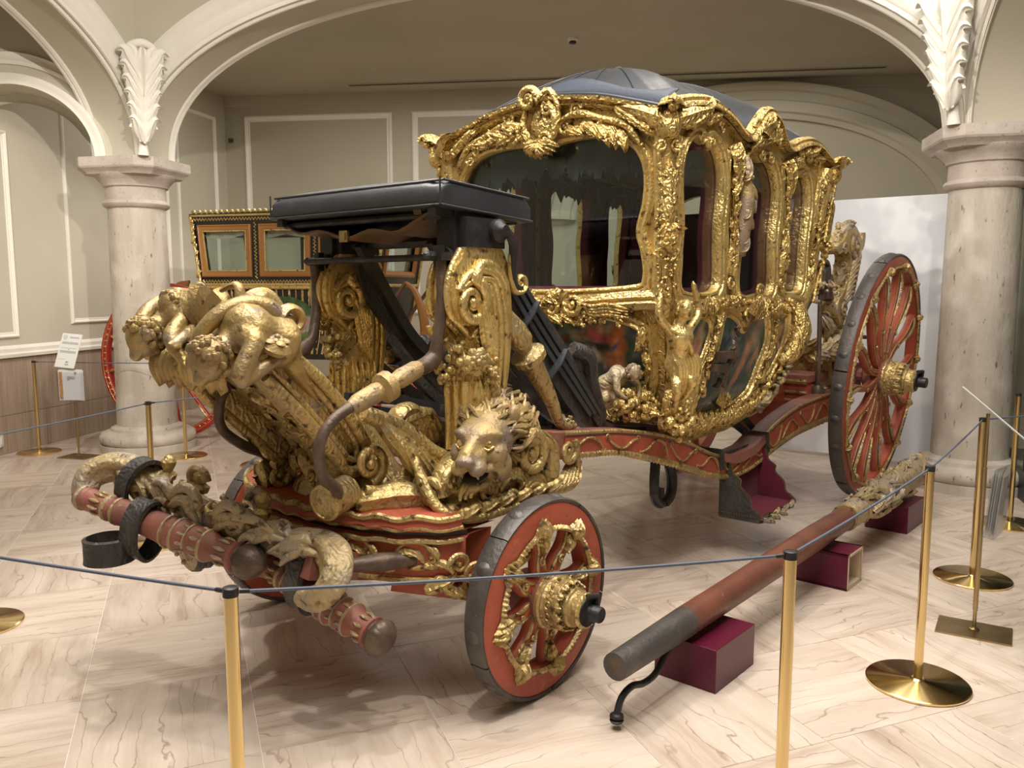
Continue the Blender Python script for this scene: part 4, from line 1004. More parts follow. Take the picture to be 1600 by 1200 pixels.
# ---------------------------------------------------------------- coach box: carved posts, irons, cushion
def box_post(sg):
    nc = .45*sg if sg > 0 else -.41; o = EN*sg; W = (lambda u, n, z: V3((u+(0 if sg > 0 else .12), -n, z)))
    L_ = [(-.15,1.70),(-.165,1.66),(-.20,1.62),(-.215,1.55),(-.21,1.48),(-.17,1.42),(-.10,1.40),(-.07,1.34),(-.09,1.27),(-.12,1.2),(-.12,1.06),(-.12,.92)]
    R_ = [(.03,.92),(.03,1.03),(.04,1.12),(.07,1.27),(.10,1.42),(.115,1.52),(.11,1.60),(.08,1.67),(.06,1.70)]
    out = smooth2(L_, 30)+smooth2(R_, 24)
    b = MB(); b.plate(out, [], lambda u, z, d: W(u, nc+d, z), -.07, .07)
    post = b.build('box_post', 'goldplain', coach, 40)
    g = MB()
    for side in (1, -1):
        f = nc+.072*side; oo = EN*side
        g.volute(W(-.125, f+.016*side, 1.495), -EU, EZ, .082, 1.6, .32, PI*.55, .8, 10, 44, True, [W(.05, f, 1.06), W(.085, f, 1.25), W(.095, f, 1.45), W(.06, f, 1.60), W(-.06, f, 1.64)])
        for k, (q, r) in enumerate(((.0, .017), (.032, .015), (.062, .012))):
            g.tube(smooth([W(.055-q, f, 1.08), W(.075-q, f, 1.25), W(.08-q, f, 1.42), W(.04-q*.8, f, 1.57-q*.3), W(-.04-q*.3, f, 1.615-q), W(-.13, f, 1.60-q), W(-.19+q*.3, f, 1.54)], 30), [.004, r, r, r, r*.8], 7)
        for k in range(5):
            g.leaf([W(.0-.012*k, f, 1.22+.015*k), W(-.01-.01*k, f+.02*side, 1.33), W(-.02-.016*k, f+.024*side, 1.42+.01*k), W(-.05-.012*k, f+.01*side, 1.47+.012*k)], .05, oo, 3, .3, 7)
        g.volute(W(-.075, f, 1.365), -EU, EZ, .035, 1.3, .36, 0, .8, 8, 24)
        for k in range(3): g.tube([W(-.10+.045*k, f, .93), W(-.095+.045*k, f, 1.2)], .012, 7)
        for k in range(4): g.leaf([W(-.09+.03*k, f, 1.05), W(-.085+.03*k, f+.015*side, 1.12), W(-.09+.035*k, f+.015*side, 1.18), W(-.1+.04*k, f, 1.24)], .04, oo, 3, .3, 7)
    for n_ in range(3):
        nn = nc-.045+.045*n_
        g.tube(smooth([W(-.15, nn, 1.69), W(-.205, nn, 1.61), W(-.222, nn, 1.53), W(-.205, nn, 1.45), W(-.15, nn, 1.41), W(-.09, nn, 1.36)], 24), .014, 7)
        g.tube([W(-.124, nn, .93), W(-.124, nn, 1.2)], .016, 7)
    g.volute(W(-.16, nc-.05, 1.41), EU, EZ, .05, 1.2, .35, PI, 1.3, 8, 24)
    g.build('post_scrolls', 'goldplain', post, 55)
    fl = MB(); fl.rosette(W(-.105, nc+.085*sg, 1.275), EN*sg-EU*.5, .055, 7, 3); fl.cluster(W(-.13, nc, 1.30), .07, 22, .22, -EU); fl.cluster(W(-.04, nc+.08*sg, 1.235), .06, 18, .22, o); fl.cluster(W(-.15, nc-.02*sg, 1.24), .06, 14, .24, -EU)
    encrust(fl, [W(-.15, nc, 1.34), W(-.13, nc+.05*sg, 1.28), W(-.05, nc+.08*sg, 1.22), W(.03, nc+.07*sg, 1.17)], o-EU*.5, .05, 8, 'lrl')
    fl.build('flower_garland', 'oldgold', post, 55)
    # iron head of the post
    ir = MB(); ir.box(W(-.04, nc, 1.755), (.22, .15, .11)); ir.box(W(-.155, nc, 1.76), (.03, .07, .17)); ir.lathe([(.045,0),(.045,.02),(.03,.03),(.022,.05)], W(.02, nc+.075*sg, 1.765), o, 14)
    ir.lathe([(.018,-.05),(.018,.09),(.01,.1)], W(-.19, nc, 1.665), -EU, 8); ir.box(W(-.215, nc, 1.665), (.06, .08, .03)); ir.box(W(-.215, nc, 1.665), (.03, .03, .08)); ir.lathe([(.035,0),(.035,.04)], W(-.15, nc, 1.665), -EU, 12)
    ir.tube(smooth([W(.05, nc+.10*sg, 1.765), W(.09, nc+.10*sg, 1.72), W(.10, nc+.09*sg, 1.62), W(.12, nc+.08*sg, 1.56), W(.16, nc+.08*sg, 1.545)], 16), .018, 8)
    ir.build('post_iron', 'iron', post, 35)
    sc_ = MB(); sc_.volute(W(.155, nc+.08*sg, 1.57), EU, EZ, .035, 1.3, .4, -PI/2, 1.5, 8, 24, True, [W(.08, nc+.09*sg, 1.68), W(.09, nc+.085*sg, 1.6), W(.12, nc+.08*sg, 1.54)]); sc_.build('iron_scroll', 'oldgold', post, 50)
    # turned raking stay behind the post
    st = MB()
    turned(st, W(.07, .50*sg, 1.50), W(.40, .52*sg, 1.05), [(0,.03),(.05,.022),(.12,.026),(.25,.046),(.36,.052),(.44,.034),(.47,.05),(.485,.075),(.53,.075),(.545,.05),(.58,.046),(.75,.04),(.9,.034),(1,.026)], 14)
    st.tube(smooth([W(.06,.49*sg,1.56), W(.07,.50*sg,1.50)], 6), .03, 10); st.tube(smooth([W(.39,.52*sg,1.06), W(.43,.52*sg,.99), W(.47,.52*sg,.955), W(.56,.52*sg,.945)], 12), [.03,.024,.022,.012], 9)
    st.build('raking_stay', 'oldgold', coach, 40)
    ca = MB(); ca.tube(smooth([W(.10,.42*sg,1.42), W(.06,.42*sg,1.25), W(.14,.42*sg,1.15), W(.26,.43*sg,1.08), W(.34,.45*sg,.98)], 20), [.02,.03,.03,.025,.02], 8)
    encrust(ca, [W(.10,.40*sg,1.30), W(.12,.40*sg,1.15), W(.22,.40*sg,1.03), W(.36,.42*sg,.95)], o-EU*.3, .09, 9, 'lvcl')
    encrust(ca, [W(.45,.50*sg,.98), W(.56,.50*sg,.96)], EZ+o, .05, 4, 'rcl')
    ca.build('stay_carving', 'oldgold', coach, 55)
    return post
box_post(1); box_post(-1)
# cushion
def rounded_slab(u0, u1, n0, n1, zb, zt, r, crown, tilt=0):
    b = MB(); nu, nn = 14, 26; rows = []
    def sup(t): return t
    top = []
    # cross sections along n
    for j in range(nn+1):
        n = n0+(n1-n0)*j/nn; e = min(1, min(j, nn-j)/1.5); k = .86+.14*e
        row = []
        prof = [(0,0),(0.0,.35),(.02,.8),(.06,1.0)]
        pts = []
        for i in range(nu+1):
            s = i/nu; pts.append((u0+(u1-u0)*s, zt+crown*math.sin(PI*s)*math.sin(PI*(j+.5)/(nn+1))-(.012 if i in (0, nu) else 0)-(0 if e == 1 else .01)))
        loop = [(u0+.004, zb), (u0-.012, zb+(zt-zb)*.22), (u0-.006, zb+(zt-zb)*.6)]+[(u0+.016+(u1-u0-.032)*i/nu, q[1]) for i, q in enumerate(pts)]+[(u1+.006, zb+(zt-zb)*.6), (u1+.010, zb+(zt-zb)*.22), (u1-.004, zb)]
        nnn = n0+.0+(n1-n0)*j/nn
        rows.append([W(u, nnn, z-tilt*(u-u0)) for u, z in loop])
    b.grid(rows, False, True); m = len(rows[0]); b.f.append(tuple(range(m))[::-1]); b.f.append(tuple(nn*m+i for i in range(m)))
    return b
cush = rounded_slab(-.26, .25, -.51, .51, 1.838, 1.948, .03, .03, .06).build('box_cushion', 'leather', coach, 50)
md = cush.modifiers.new('soft', 'BEVEL'); md.width = .016; md.segments = 3; md.limit_method = 'ANGLE'; md.angle_limit = math.radians(50)
pp = MB()
for z, k_ in ((1.934, -.018), (1.846, .004)):
    loop = [W(-.264-k_,-.51,z), W(-.264-k_,.51,z), W(.256+k_,.51,z-.03), W(.256+k_,-.51,z-.03)]
    for a_, b_ in zip(loop, loop[1:]+loop[:1]): pp.tube([a_, b_], .005, 6)
for n in (-.51, .51): pp.tube([W(-.268, n, 1.845), W(-.268, n, 1.942)], .004, 6)
pp.build('cushion_piping', 'leather', cush)
b = MB(); rows = []
for j in range(21):
    n = -.44+.88*j/20; sag = .06*math.sin(PI*j/20)**.7+.014*math.sin(j*.9); rows.append([W(-.24+.46*i/8, n, 1.815-sag-.01*math.sin(i*PI/8)) for i in range(9)])
b.grid(rows); sl = b.build('seat_sling', 'brownleather', coach, 60); md = sl.modifiers.new('t', 'SOLIDIFY'); md.thickness = .008
b = MB()
for n in (-.46, .46): b.box(W(-.01, n, 1.825), (.50, .04, .03))
for u in (-.22, .20): b.tube([W(u, -.47, 1.815), W(u, .47, 1.815)], .014, 8)
b.build('seat_frame', 'iron', coach, 35)
MB().tube([W(-.16,-.40,1.665), W(-.16,.40,1.665)], .013, 8).build('cross_bar', 'iron', coach); MB().tube([W(.03,-.42,1.74), W(.03,.42,1.74)], .024, 8).build('cross_bar', 'iron', coach)
b = MB(); b.box(W(-.245, -.05, 1.755), (.012, .05, .045)); b.box(W(-.252, -.05, 1.755), (.008, .03, .028)); b.build('sling_buckle', 'dbrass', coach, 0)
b = MB(); b.sweep([W(-.22,.36,1.80), W(-.235,.36,1.84), W(-.2,.36,1.85)], [(-.02,0),(.02,0),(.02,.006),(-.02,.006)], -EU); b.build('seat_strap', 'brownleather', coach, 30)

# ---------------------------------------------------------------- leather braces and crossing straps
def strap_obj(name, pts, w_, t_, m='strap', up=None, parent=None, n=24):
    b = MB(); h = w_/2; b.sweep(smooth(pts, n), [(-h,-t_/2),(h,-t_/2),(h,t_/2),(-h,t_/2),(-h,-t_/2)], up if up is not None else EN)
    return b.build(name, m, parent or coach, 35)
for sg in (1, -1):
    q = lambda u, n, z: W(u, n*sg, z)
    br = strap_obj('main_brace', [q(.06,.45,1.63), q(.20,.45,1.47), q(.42,.45,1.23), q(.66,.45,.99), q(.95,.44,.86), q(1.3,.42,.80)], .07, .055, 'strap', EN)
    for k in range(3): strap_obj('brace_layer', [q(.10+.05*k,.485,1.60-.0*k), q(.26+.05*k,.485,1.42), q(.48+.05*k,.485,1.20), q(.72+.04*k,.485,.97)], .022, .02, 'leather', EN, br)
    strap_obj('side_brace', [q(.18,.44,1.60), q(.42,.46,1.36), q(.62,.47,1.15), q(.84,.47,.92)], .085, .035, 'strap', EN)
    for t in (.30, .62):
        kp = MB(); c = q(.06+.62*t, .47, 1.63-.65*t); d = (q(.66,.45,.99)-q(.06,.45,1.63)).normalized()
        kp.sweep([c-EN*sg*.05+d.cross(EN)*.07, c+EN*sg*.035+d.cross(EN)*.07, c+EN*sg*.04, c+EN*sg*.035-d.cross(EN)*.07, c-EN*sg*.05-d.cross(EN)*.07], [(-.02,-.004),(.02,-.004),(.02,.004),(-.02,.004),(-.02,-.004)], d)
        kp.build('brace_keeper', 'leather', br, 40)
    rl = MB(); rl.lathe([(.03,-.07),(.05,-.06),(.05,.06),(.03,.07)], q(.66,.42,1.22), EN, 12); rl.tube(smooth([q(.60,.47,1.28), q(.68,.50,1.24), q(.74,.48,1.12), q(.86,.47,.95)], 14), [.035,.04,.035,.02], 8); rl.build('brace_roller', 'strap', coach, 45)
    cr = strap_obj('cross_brace', [q(.05,.30,1.70), q(.11,.30,1.52), q(.34,.30,1.28), q(.56,.30,1.07), q(.85,.30,.92)], .08, .03, 'strap', EN)
    for k in range(5): MB().ball(q(.10+.10*k, .345, 1.53-.105*k), .014, 8, 5).build('brace_rivet', 'rustiron', cr)
    ib = strap_obj('iron_strut', [q(-.02,.22,1.74), q(.16,.24,1.50), q(.34,.26,1.30), q(.60,.26,1.12)], .05, .04, 'iron', EN)
    strap_obj('low_brace', [q(.06,.40,1.30), q(.28,.40,1.14), q(.50,.42,1.0), q(.62,.44,.93)], .055, .03, 'strap', EN)
    strap_obj('belly_strap', [q(-.05,.30,1.06), q(.21,.30,1.03), q(.45,.31,.97), q(.66,.32,.93)], .05, .035, 'leather', EN)
b = MB(); b.lathe([(.03,-.06),(.05,-.05),(.05,.05),(.03,.06)], W(.64,.32,.93), EN, 12)
for i in range(12): b.ball(W(.62+random.uniform(-.03,.03), .38, .93+random.uniform(-.03,.03)), .008, 5, 4)
b.build('strap_pulley', 'iron', coach)
strap_obj('transverse_plank', [W(-.02,-.50,.90), W(-.02,.50,.90)], .09, .12, 'darkred', EZ)
strap_obj('foot_plank', [W(.10,-.44,.98), W(.12,-.1,.97), W(.15,.40,.95)], .08, .05, 'leather', EZ)

# ---------------------------------------------------------------- body
NS = [(.75,.50),(.95,.60),(1.2,.65),(1.5,.68),(2.4,.69)]
UF = [(.75,1.38),(.95,1.22),(1.2,1.12),(1.5,1.04),(2.4,1.01)]
UR = [(.75,2.10),(.93,2.42),(1.12,2.60),(1.35,2.76),(1.6,2.90),(2.0,3.03),(2.4,3.15)]
nS = lambda z: interp(NS, z); uF = lambda z: interp(UF, z); uR = lambda z: interp(UR, z)
def side(sg): return lambda u, z, d: W(u, sg*(nS(z)+d), z)
def front(n, z, d): return W(uF(z)-d, n, z)
def rear(n, z, d): return W(uR(z)+d, n, z)
def window(u0, u1, z0, z1, sh=.10, lean=0, n=44):
    w_ = u1-u0; c = (u0+u1)/2; h = z1-z0
    pts = [(u0+.10*w_, z0+.0), (c, z0-.012), (u1-.10*w_, z0), (u1-.01*w_, z0+.07), (u1-.04*w_, z0+h*.3), (u1-.05*w_, z0+h*.45), (u1-.01*w_, z0+h*.60), (u1, z1-.2*h), (u1-.13*w_, z1-.06*h), (c+.18*w_, z1), (c, z1-.02), (c-.18*w_, z1), (u0+.13*w_, z1-.06*h), (u0, z1-.2*h), (u0+.01*w_, z0+h*.60), (u0+.05*w_, z0+h*.45), (u0+.04*w_, z0+h*.3), (u0+.01*w_, z0+.07)]
    return [(x+lean*(y-z0), y) for x, y in smooth2(pts, n, True)]
CORN = [(1.00,2.35),(1.2,2.40),(1.4,2.425),(1.6,2.40),(1.78,2.335),(1.88,2.33),(1.97,2.40),(2.10,2.49),(2.22,2.47),(2.34,2.36),(2.45,2.345),(2.6,2.39),(2.78,2.42),(2.95,2.40),(3.14,2.34)]
corn = lambda u: interp(CORN, u)
CORNF = [(-.70,2.345),(-.55,2.39),(-.35,2.445),(-.15,2.475),(0,2.485),(.15,2.475),(.35,2.445),(.55,2.39),(.70,2.345)]
cornf = lambda n: interp(CORNF, n)
winA = window(1.165, 1.60, 1.535, 2.27); winB = window(1.82, 2.31, 1.515, 2.26); winC = window(2.44, 2.76, 1.535, 2.24, lean=.10)
ctop = smooth2(CORN, 60)
outer = [(uF(1.46), 1.46), (uR(1.46), 1.46), (uR(1.6)-.0, 1.6), (uR(2.0), 2.0), (uR(2.3), 2.3)]+[p for p in ctop[::-1]]
winF = smooth2([(-.50,1.56),(0,1.54),(.50,1.56),(.575,1.60),(.565,1.72),(.54,1.82),(.575,1.95),(.58,2.08),(.54,2.18),(.44,2.25),(.28,2.275),(.10,2.27),(0,2.25),(-.10,2.27),(-.28,2.275),(-.44,2.25),(-.54,2.18),(-.58,2.08),(-.575,1.95),(-.54,1.82),(-.565,1.72),(-.575,1.60)], 80, True)
frame_prof = [(.004,-.03),(.004,.012),(-.002,.020),(-.012,.022),(-.017,.012),(-.026,.012),(-.031,.024),(-.044,.028),(-.053,.018),(-.058,.002)]
def frame(mb, contour, f, prof=frame_prof, flip=1, closed=True):
    path = [f(x, z, 0) for x, z in contour]
    nrm = (f(contour[0][0], contour[0][1], .1)-f(contour[0][0], contour[0][1], 0)).normalized()
    # orientation: make the side axis point into the opening
    cx = sum(p[0] for p in contour)/len(contour); cz_ = sum(p[1] for p in contour)/len(contour)
    t = (path[1]-path[0]).normalized(); a = t.cross(nrm); inn = (f(cx, cz_, 0)-path[0])
    s_ = 1 if a.dot(inn) > 0 else -1
    pr = [(q[0]*s_*flip, q[1]) for q in prof]
    mb.sweep(path, pr if s_ > 0 else pr[::-1], nrm, closed)
body_parts = {}
for sg in (1, -1):
    f = side(sg); nm = EN*sg
    b = MB(); b.plate(outer, [winA, winB, winC], f, -.05, 0); sp = b.build('side_frame', 'goldplain', coach, 40)
    g = MB()
    for wn in (winA, winB, winC): frame(g, wn, f)
    # pillars: fluted ribs between the windows
    for u, ln in ((1.135, .0), (1.64, .0), (1.77, .0), (2.36, .02), (2.43, .05), (2.86, .16)):
        for k in (-.022, 0, .022):
            g.tube(smooth([f(u+k+ln*(z-1.5)+.012*math.sin((z-1.5)*9), z, .012) for z in (1.50, 1.65, 1.8, 1.95, 2.1, 2.25)], 20), [.008,.012,.009,.012,.008], 7)
    g.build('window_moulding', 'goldplain', sp, 50)
    c = MB()
    # cornice moulding and crest
    top = [f(u, z, .0) for u, z in ctop]
    c.sweep(top, [(-.05,-.01),(-.05,.02),(-.035,.04),(-.02,.035),(-.012,.055),(.006,.06),(.01,-.01)] if sg > 0 else [(.05,-.01),(.05,.02),(.035,.04),(.02,.035),(.012,.055),(-.006,.06),(-.01,-.01)][::-1], nm)
    encrust(c, [f(1.12,2.30,.02), f(1.25,2.34,.02), f(1.40,2.36,.02), f(1.56,2.33,.02)], nm, .09, 7, 'lvll')
    encrust(c, [f(2.48,2.30,.02), f(2.65,2.34,.02), f(2.80,2.36,.02), f(2.98,2.30,.02)], nm, .08, 7, 'lvl')
    encrust(c, [f(1.86,2.30,.02), f(2.0,2.36,.03), f(2.1,2.40,.03), f(2.3,2.32,.02)], nm, .10, 6, 'lvl')
    c.shell(f(2.09, 2.34, .03), EU*sg, EZ, .14, 7, 2.6, .3)
    for s_ in (-1, 1):
        c.volute(f(2.09+.13*s_, 2.40, .03), EU*s_, EZ, .05, 1.4, .32, 0, .9, 8, 26)
        c.volute(f(2.09+.06*s_, 2.27, .03), EU*s_, -EZ, .035, 1.4, .32, 0, .9, 8, 22)
        c.volute(f(1.39+.05*s_, 2.275, .02), EU*s_, -EZ, .032, 1.3, .34, 0, .9, 8, 22)
    c.ball(f(1.39, 2.25, .02), (.03, .03, .035), 8, 6)
    c.build('cornice_carving', 'gold', sp, 55)
    # pillar ornaments: heads, shells, garlands
    for u in (1.705, 2.39):
        p = MB(); lean = .05 if u > 2 else 0
        q = lambda z, d=.03, du=0: f(u+du+lean*(z-1.5), z, d)
        p.leaf([q(2.28,.02), q(2.22,.05), q(2.14,.05), q(2.06,.02)], .10, nm, 4, .3)
        p.leaf([q(1.62,.02), q(1.72,.04), q(1.82,.04), q(1.92,.02)], .08, nm, 4, .3)
        p.volute(q(1.95,.035,.02), EU, EZ, .035, 1.4, .34, 0, .9, 8, 24); p.volute(q(1.86,.035,-.02), -EU, EZ, .03, 1.4, .34, 0, .9, 8, 24)
        p.volute(q(1.58,.035,-.02), EU, -EZ, .035, 1.4, .34, 0, .9, 8, 24); p.volute(q(2.24,.04,.03), EU, EZ, .03, 1.4, .34, 0, .9, 8, 24)
        encrust(p, [q(1.66), q(1.85), q(2.05), q(2.25)], nm, .055, 12, 'lcvl', .6)
        p.build('pillar_carving', 'gold', sp, 55)
    p = MB()
    encrust(p, [f(2.84,1.62,.02), f(2.90,1.85,.02), f(2.98,2.1,.02), f(3.04,2.28,.02)], nm+EU*.5, .07, 12, 'lvcl')
    p.build('pillar_carving', 'gold', sp, 55)
    body_parts[sg] = sp
    # glass and inner lining rims
    for wn in (winA, winB, winC):
        MB().plate(wn, [], f, -.036, -.033).build('window_pane', 'glass', sp, 0)
    r_ = MB()
    for wn in (winA, winB, winC): frame(r_, wn, lambda u, z, d, sg=sg: W(u, sg*(nS(z)-.07+d), z), [(.028,-.03),(.028,.03),(0,.035),(-.02,.03),(-.02,-.03)])
    r_.build('window_lining', 'velvet', sp, 40)
# dark tasselled pendants hanging on the door pillars of the near side
for u, z in ((1.77, 2.05),):
    b = MB(); f = side(1)
    b.ball(f(u, 2.20, .05), (.028, .028, .035), 10, 8); b.tube(smooth([f(u, 2.17, .05), f(u+.01, 2.0, .06), f(u-.01, 1.8, .05), f(u, 1.72, .04)], 16), [.02,.045,.04,.03], 8)
    encrust(b, [f(u, 2.18, .06), f(u+.01, 2.0, .07), f(u, 1.75, .06)], EN, .06, 12, 'lcl'); b.build('door_figure', 'lion', body_parts[1], 55)
# front frame
fo = [(-.69, 1.46), (.69, 1.46)]+[(n, z) for n, z in smooth2(CORNF, 40)[::-1]]
def fo_map(n, z, d): return front(n, z, d)
b = MB(); b.plate([(-nS(1.46), 1.46), (nS(1.46), 1.46), (.69, 2.0)]+smooth2(CORNF, 40)[::-1][1:-1]+[(-.69, 2.0)], [winF], front, -.05, 0)
ff = b.build('front_frame', 'goldplain', coach, 40)
g = MB(); frame(g, winF, front)
frame(g, [(x*1.10, 1.92+(z-1.92)*1.08) for x, z in winF], front, [(.008,-.01),(.006,.014),(-.006,.016),(-.012,-.01)])
g.build('window_moulding', 'goldplain', ff, 50)
MB().plate(winF, [], front, -.036, -.033).build('window_pane', 'glass', ff, 0)
c = MB(); ft = smooth2(CORNF, 50)
c.sweep([front(n, z, 0) for n, z in ft], [(.05,-.01),(.05,.02),(.035,.04),(.02,.035),(.012,.06),(-.006,.065),(-.012,-.01)][::-1], -EU)
for sg in (1, -1):
    q = lambda n, z, d=.03: front(n*sg, z, d)
    c.tube(smooth([q(.10,2.36), q(.22,2.39), q(.36,2.35), q(.50,2.30), q(.58,2.20)], 24), [.012,.02,.016,.02,.012], 8)
    c.volute(q(.21,2.41), EN*sg, EZ, .035, 1.4, .34, 0, .9, 8, 24); c.volute(q(.14,2.34), EN*sg, -EZ, .04, 1.4, .34, 0, .9, 8, 24)
    for k in range(6): c.leaf([q(.44+.035*k, 2.40-.02*k, .02), q(.47+.03*k, 2.37-.02*k, .05), q(.52+.025*k, 2.35-.02*k, .05), q(.57+.02*k, 2.36-.02*k, .03)], .05, -EU, 3, .3, 7)
    encrust(c, [q(.16,2.33), q(.28,2.33), q(.40,2.30), q(.52,2.22)], -EU, .07, 8, 'lvl')
    c.shell(q(.12,2.33,.02), EN*sg*.7+EZ*.2, (EN*sg-EZ*.5).normalized(), .12, 6, 1.6, .25)
c.build('cornice_carving', 'gold', ff, 55)
c = MB(); q = lambda n, z, d=.05: front(n, z, d)
c.ball(q(.01,2.37,.03), (.03,.075,.085), 16, 12)
c.tube(smooth([q(-.08,2.44), q(-.10,2.36), q(-.06,2.28), q(.02,2.26), q(.09,2.30), q(.10,2.39), q(.06,2.46)], 30), [.012,.022,.018,.022,.018,.022,.014], 9)
c.volute(q(-.05,2.485,.07), EN, EZ, .06, 1.6, .36, -.3, 1.3, 9, 36, True, [q(.12,2.36), q(.12,2.44), q(.06,2.52)])
c.volute(q(.06,2.43,.06), EN, EZ, .035, 1.4, .34, 2, .9, 8, 24); c.volute(q(.04,2.28,.06), EN, EZ, .04, 1.4, .34, 0, .9, 8, 24); c.volute(q(-.09,2.30,.06), -EN, EZ, .04, 1.4, .34, 0, .9, 8, 24)
for k in range(9):
    th = PI*1.1+PI*.8*k/8; c.leaf([q(.01,2.27,.05), q(.01+.05*math.cos(th),2.27+.04*math.sin(th),.08), q(.01+.09*math.cos(th),2.27+.06*math.sin(th),.07), q(.01+.11*math.cos(th),2.27+.075*math.sin(th),.04)], .05, -EU-EZ*.3, 3, .3, 7)
c.cluster(q(-.13,2.33,.05), .05, 16, .26, -EU)
c.build('crest_cartouche', 'gold', ff, 55)
# corner pillars with carved capitals
for sf in (1, -1):
    for sg in (1, -1):
        fu = (lambda z: uF(z)) if sf > 0 else (lambda z: uR(z)); nd = (-EU*sf+EN*sg).normalized()
        q = lambda z, d=0.0: W(fu(z), sg*nS(z), z)+nd*d
        b = MB(); b.tube([q(z, -.01) for z in (1.42,1.55,1.7,1.85,2.0,2.15,2.3)], [.05,.058,.05,.046,.05,.055,.06], 12)
        pl_ = b.build('corner_pillar', 'goldplain', coach, 60)
        g = MB()
        g.ball(q(2.27,.05), (.055,.055,.06), 12, 10); g.ball(q(2.31,.065), .038, 10, 8)
        for s_ in (-1, 1):
            sd = nd.cross(EZ)*s_
            g.leaf([q(2.29,.05), q(2.31,.05)+sd*.07, q(2.34,.03)+sd*.15, q(2.36,.0)+sd*.22], .08, nd, 4, .3)
            g.volute(q(2.19,.05)+sd*.035, sd, -EZ, .03, 1.4, .34, 0, .9, 8, 22); g.volute(q(1.70,.055)+sd*.03, sd, EZ, .03, 1.4, .34, 0, .9, 8, 22)
            g.tube(smooth([q(1.46,.05)+sd*.05, q(1.6,.045)+sd*.035, q(1.72,.06)+sd*.05], 12), .01, 7); g.tube(smooth([q(1.84,.04)+sd*.05, q(2.0,.05)+sd*.035, q(2.2,.05)+sd*.055], 12), .01, 7)
        for k in range(5): g.leaf([q(1.80+.04*k,.03), q(1.86+.04*k,.07), q(1.92+.04*k,.075), q(1.97+.04*k,.04)], .085, nd, 4, .3)
        g.shell(q(1.86,.05), nd.cross(EZ), -EZ, .09, 6, 2.2, .5); g.rosette(q(1.77,.075), nd, .05, 6, 2); g.cluster(q(1.80,.055), .05, 12, .26, nd)
        encrust(g, [q(1.48,.06), q(1.6,.06), q(1.70,.06)], nd, .06, 6, 'lvc')
        g.build('pillar_figurehead', 'gold', pl_, 55)
        t = MB(); t.leaf([q(2.34,.02), q(2.37,.08), q(2.37,.13), q(2.35,.15)], .12, EZ, 3, .25); t.ball(q(2.345,.11), .025, 8, 6); t.build('cornice_tip', 'gold', pl_, 55)

# roof
per = []
ft2 = smooth2(CORNF, 28)
for n, z in ft2: per.append(V3((uF(2.4)-.03, -n, z+.012)))
sd_ = smooth2(CORN, 60)
for u, z in sd_[1:-1]: per.append(W(u, .715, z+.012))
for n, z in ft2[::-1]: per.append(W(uR(2.4)+.02, n, z+.012))
for u, z in sd_[::-1][1:-1]: per.append(W(u, -.715, z+.012))
roof = MB(); rows = []
for k in range(15):
    t = k/14; row = []
    for p in per:
        ru = min(max(p.x, 1.60), 2.62); rc = V3((2.1+(ru-2.1)*.95, 0, 2.765-.06*abs(ru-2.1)))
        x = p.lerp(rc, t); zz = p.z+(rc.z-p.z)*(math.sin(t*PI/2)**.95)
        bump = .012*math.sin(p.x*17)*math.sin(PI*min(1, t*1.5))
        row.append(V3((x.x, x.y, zz+bump)))
    rows.append(row)
roof.grid([[p+V3((0,0,-.03)) for p in rows[0]]]+rows, False, True)
rf = roof.build('roof', 'roofleather', coach, 70)
ed = MB(); ed.tube(per, .012, 7, closed=True); ed.build('roof_edge', 'leather', rf)
fl_ = MB(); ffl = [V3((uF(2.4)-.035, -n, z+.02)) for n, z in ft2 if n > -.02]
fl_.grid([[p for p in ffl], [p+V3((.06,0,.05)) for p in ffl], [p+V3((.13,0,.075+.02*math.sin(i*.6))) for i, p in enumerate(ffl)]]); o = fl_.build('roof_flap', mat('blue_leather', (.026,.036,.06), .6, bump=[('noise', 60, .3, None)]), rf); o.modifiers.new('t', 'SOLIDIFY').thickness = .006
b = MB()
for i in range(-2, 3): b.tube([rows[0][14+i*5]+V3((0,0,.0))]+[rows[k][14+i*5]+V3((0,0,.004)) for k in range(1, 15)], .004, 5)
b.build('roof_seam', 'leather', rf)

# ---------------------------------------------------------------- painted lower panels
def paint_mat():
    m = bpy.data.materials.new('painted_panel'); m.use_nodes = True; N = m.node_tree.nodes; L = m.node_tree.links; b = N['Principled BSDF']
    a = N.new('ShaderNodeAttribute'); a.attribute_name = 'Col'; n = N.new('ShaderNodeTexNoise'); n.inputs['Scale'].default_value = 14; n.inputs['Detail'].default_value = 7
    hs = N.new('ShaderNodeHueSaturation'); mr = N.new('ShaderNodeMapRange'); mr.inputs['From Min'].default_value = .3; mr.inputs['From Max'].default_value = .7; mr.inputs['To Min'].default_value = .45; mr.inputs['To Max'].default_value = 1.5
    tc = N.new('ShaderNodeTexCoord'); L.new(tc.outputs['Object'], n.inputs['Vector']); L.new(n.outputs['Fac'], mr.inputs['Value']); L.new(mr.outputs[0], hs.inputs['Value']); L.new(a.outputs['Color'], hs.inputs['Color']); L.new(hs.outputs[0], b.inputs['Base Color'])
    b.inputs['Roughness'].default_value = .28; b.inputs['Coat Weight'].default_value = .3; return m
M['painting'] = paint_mat()
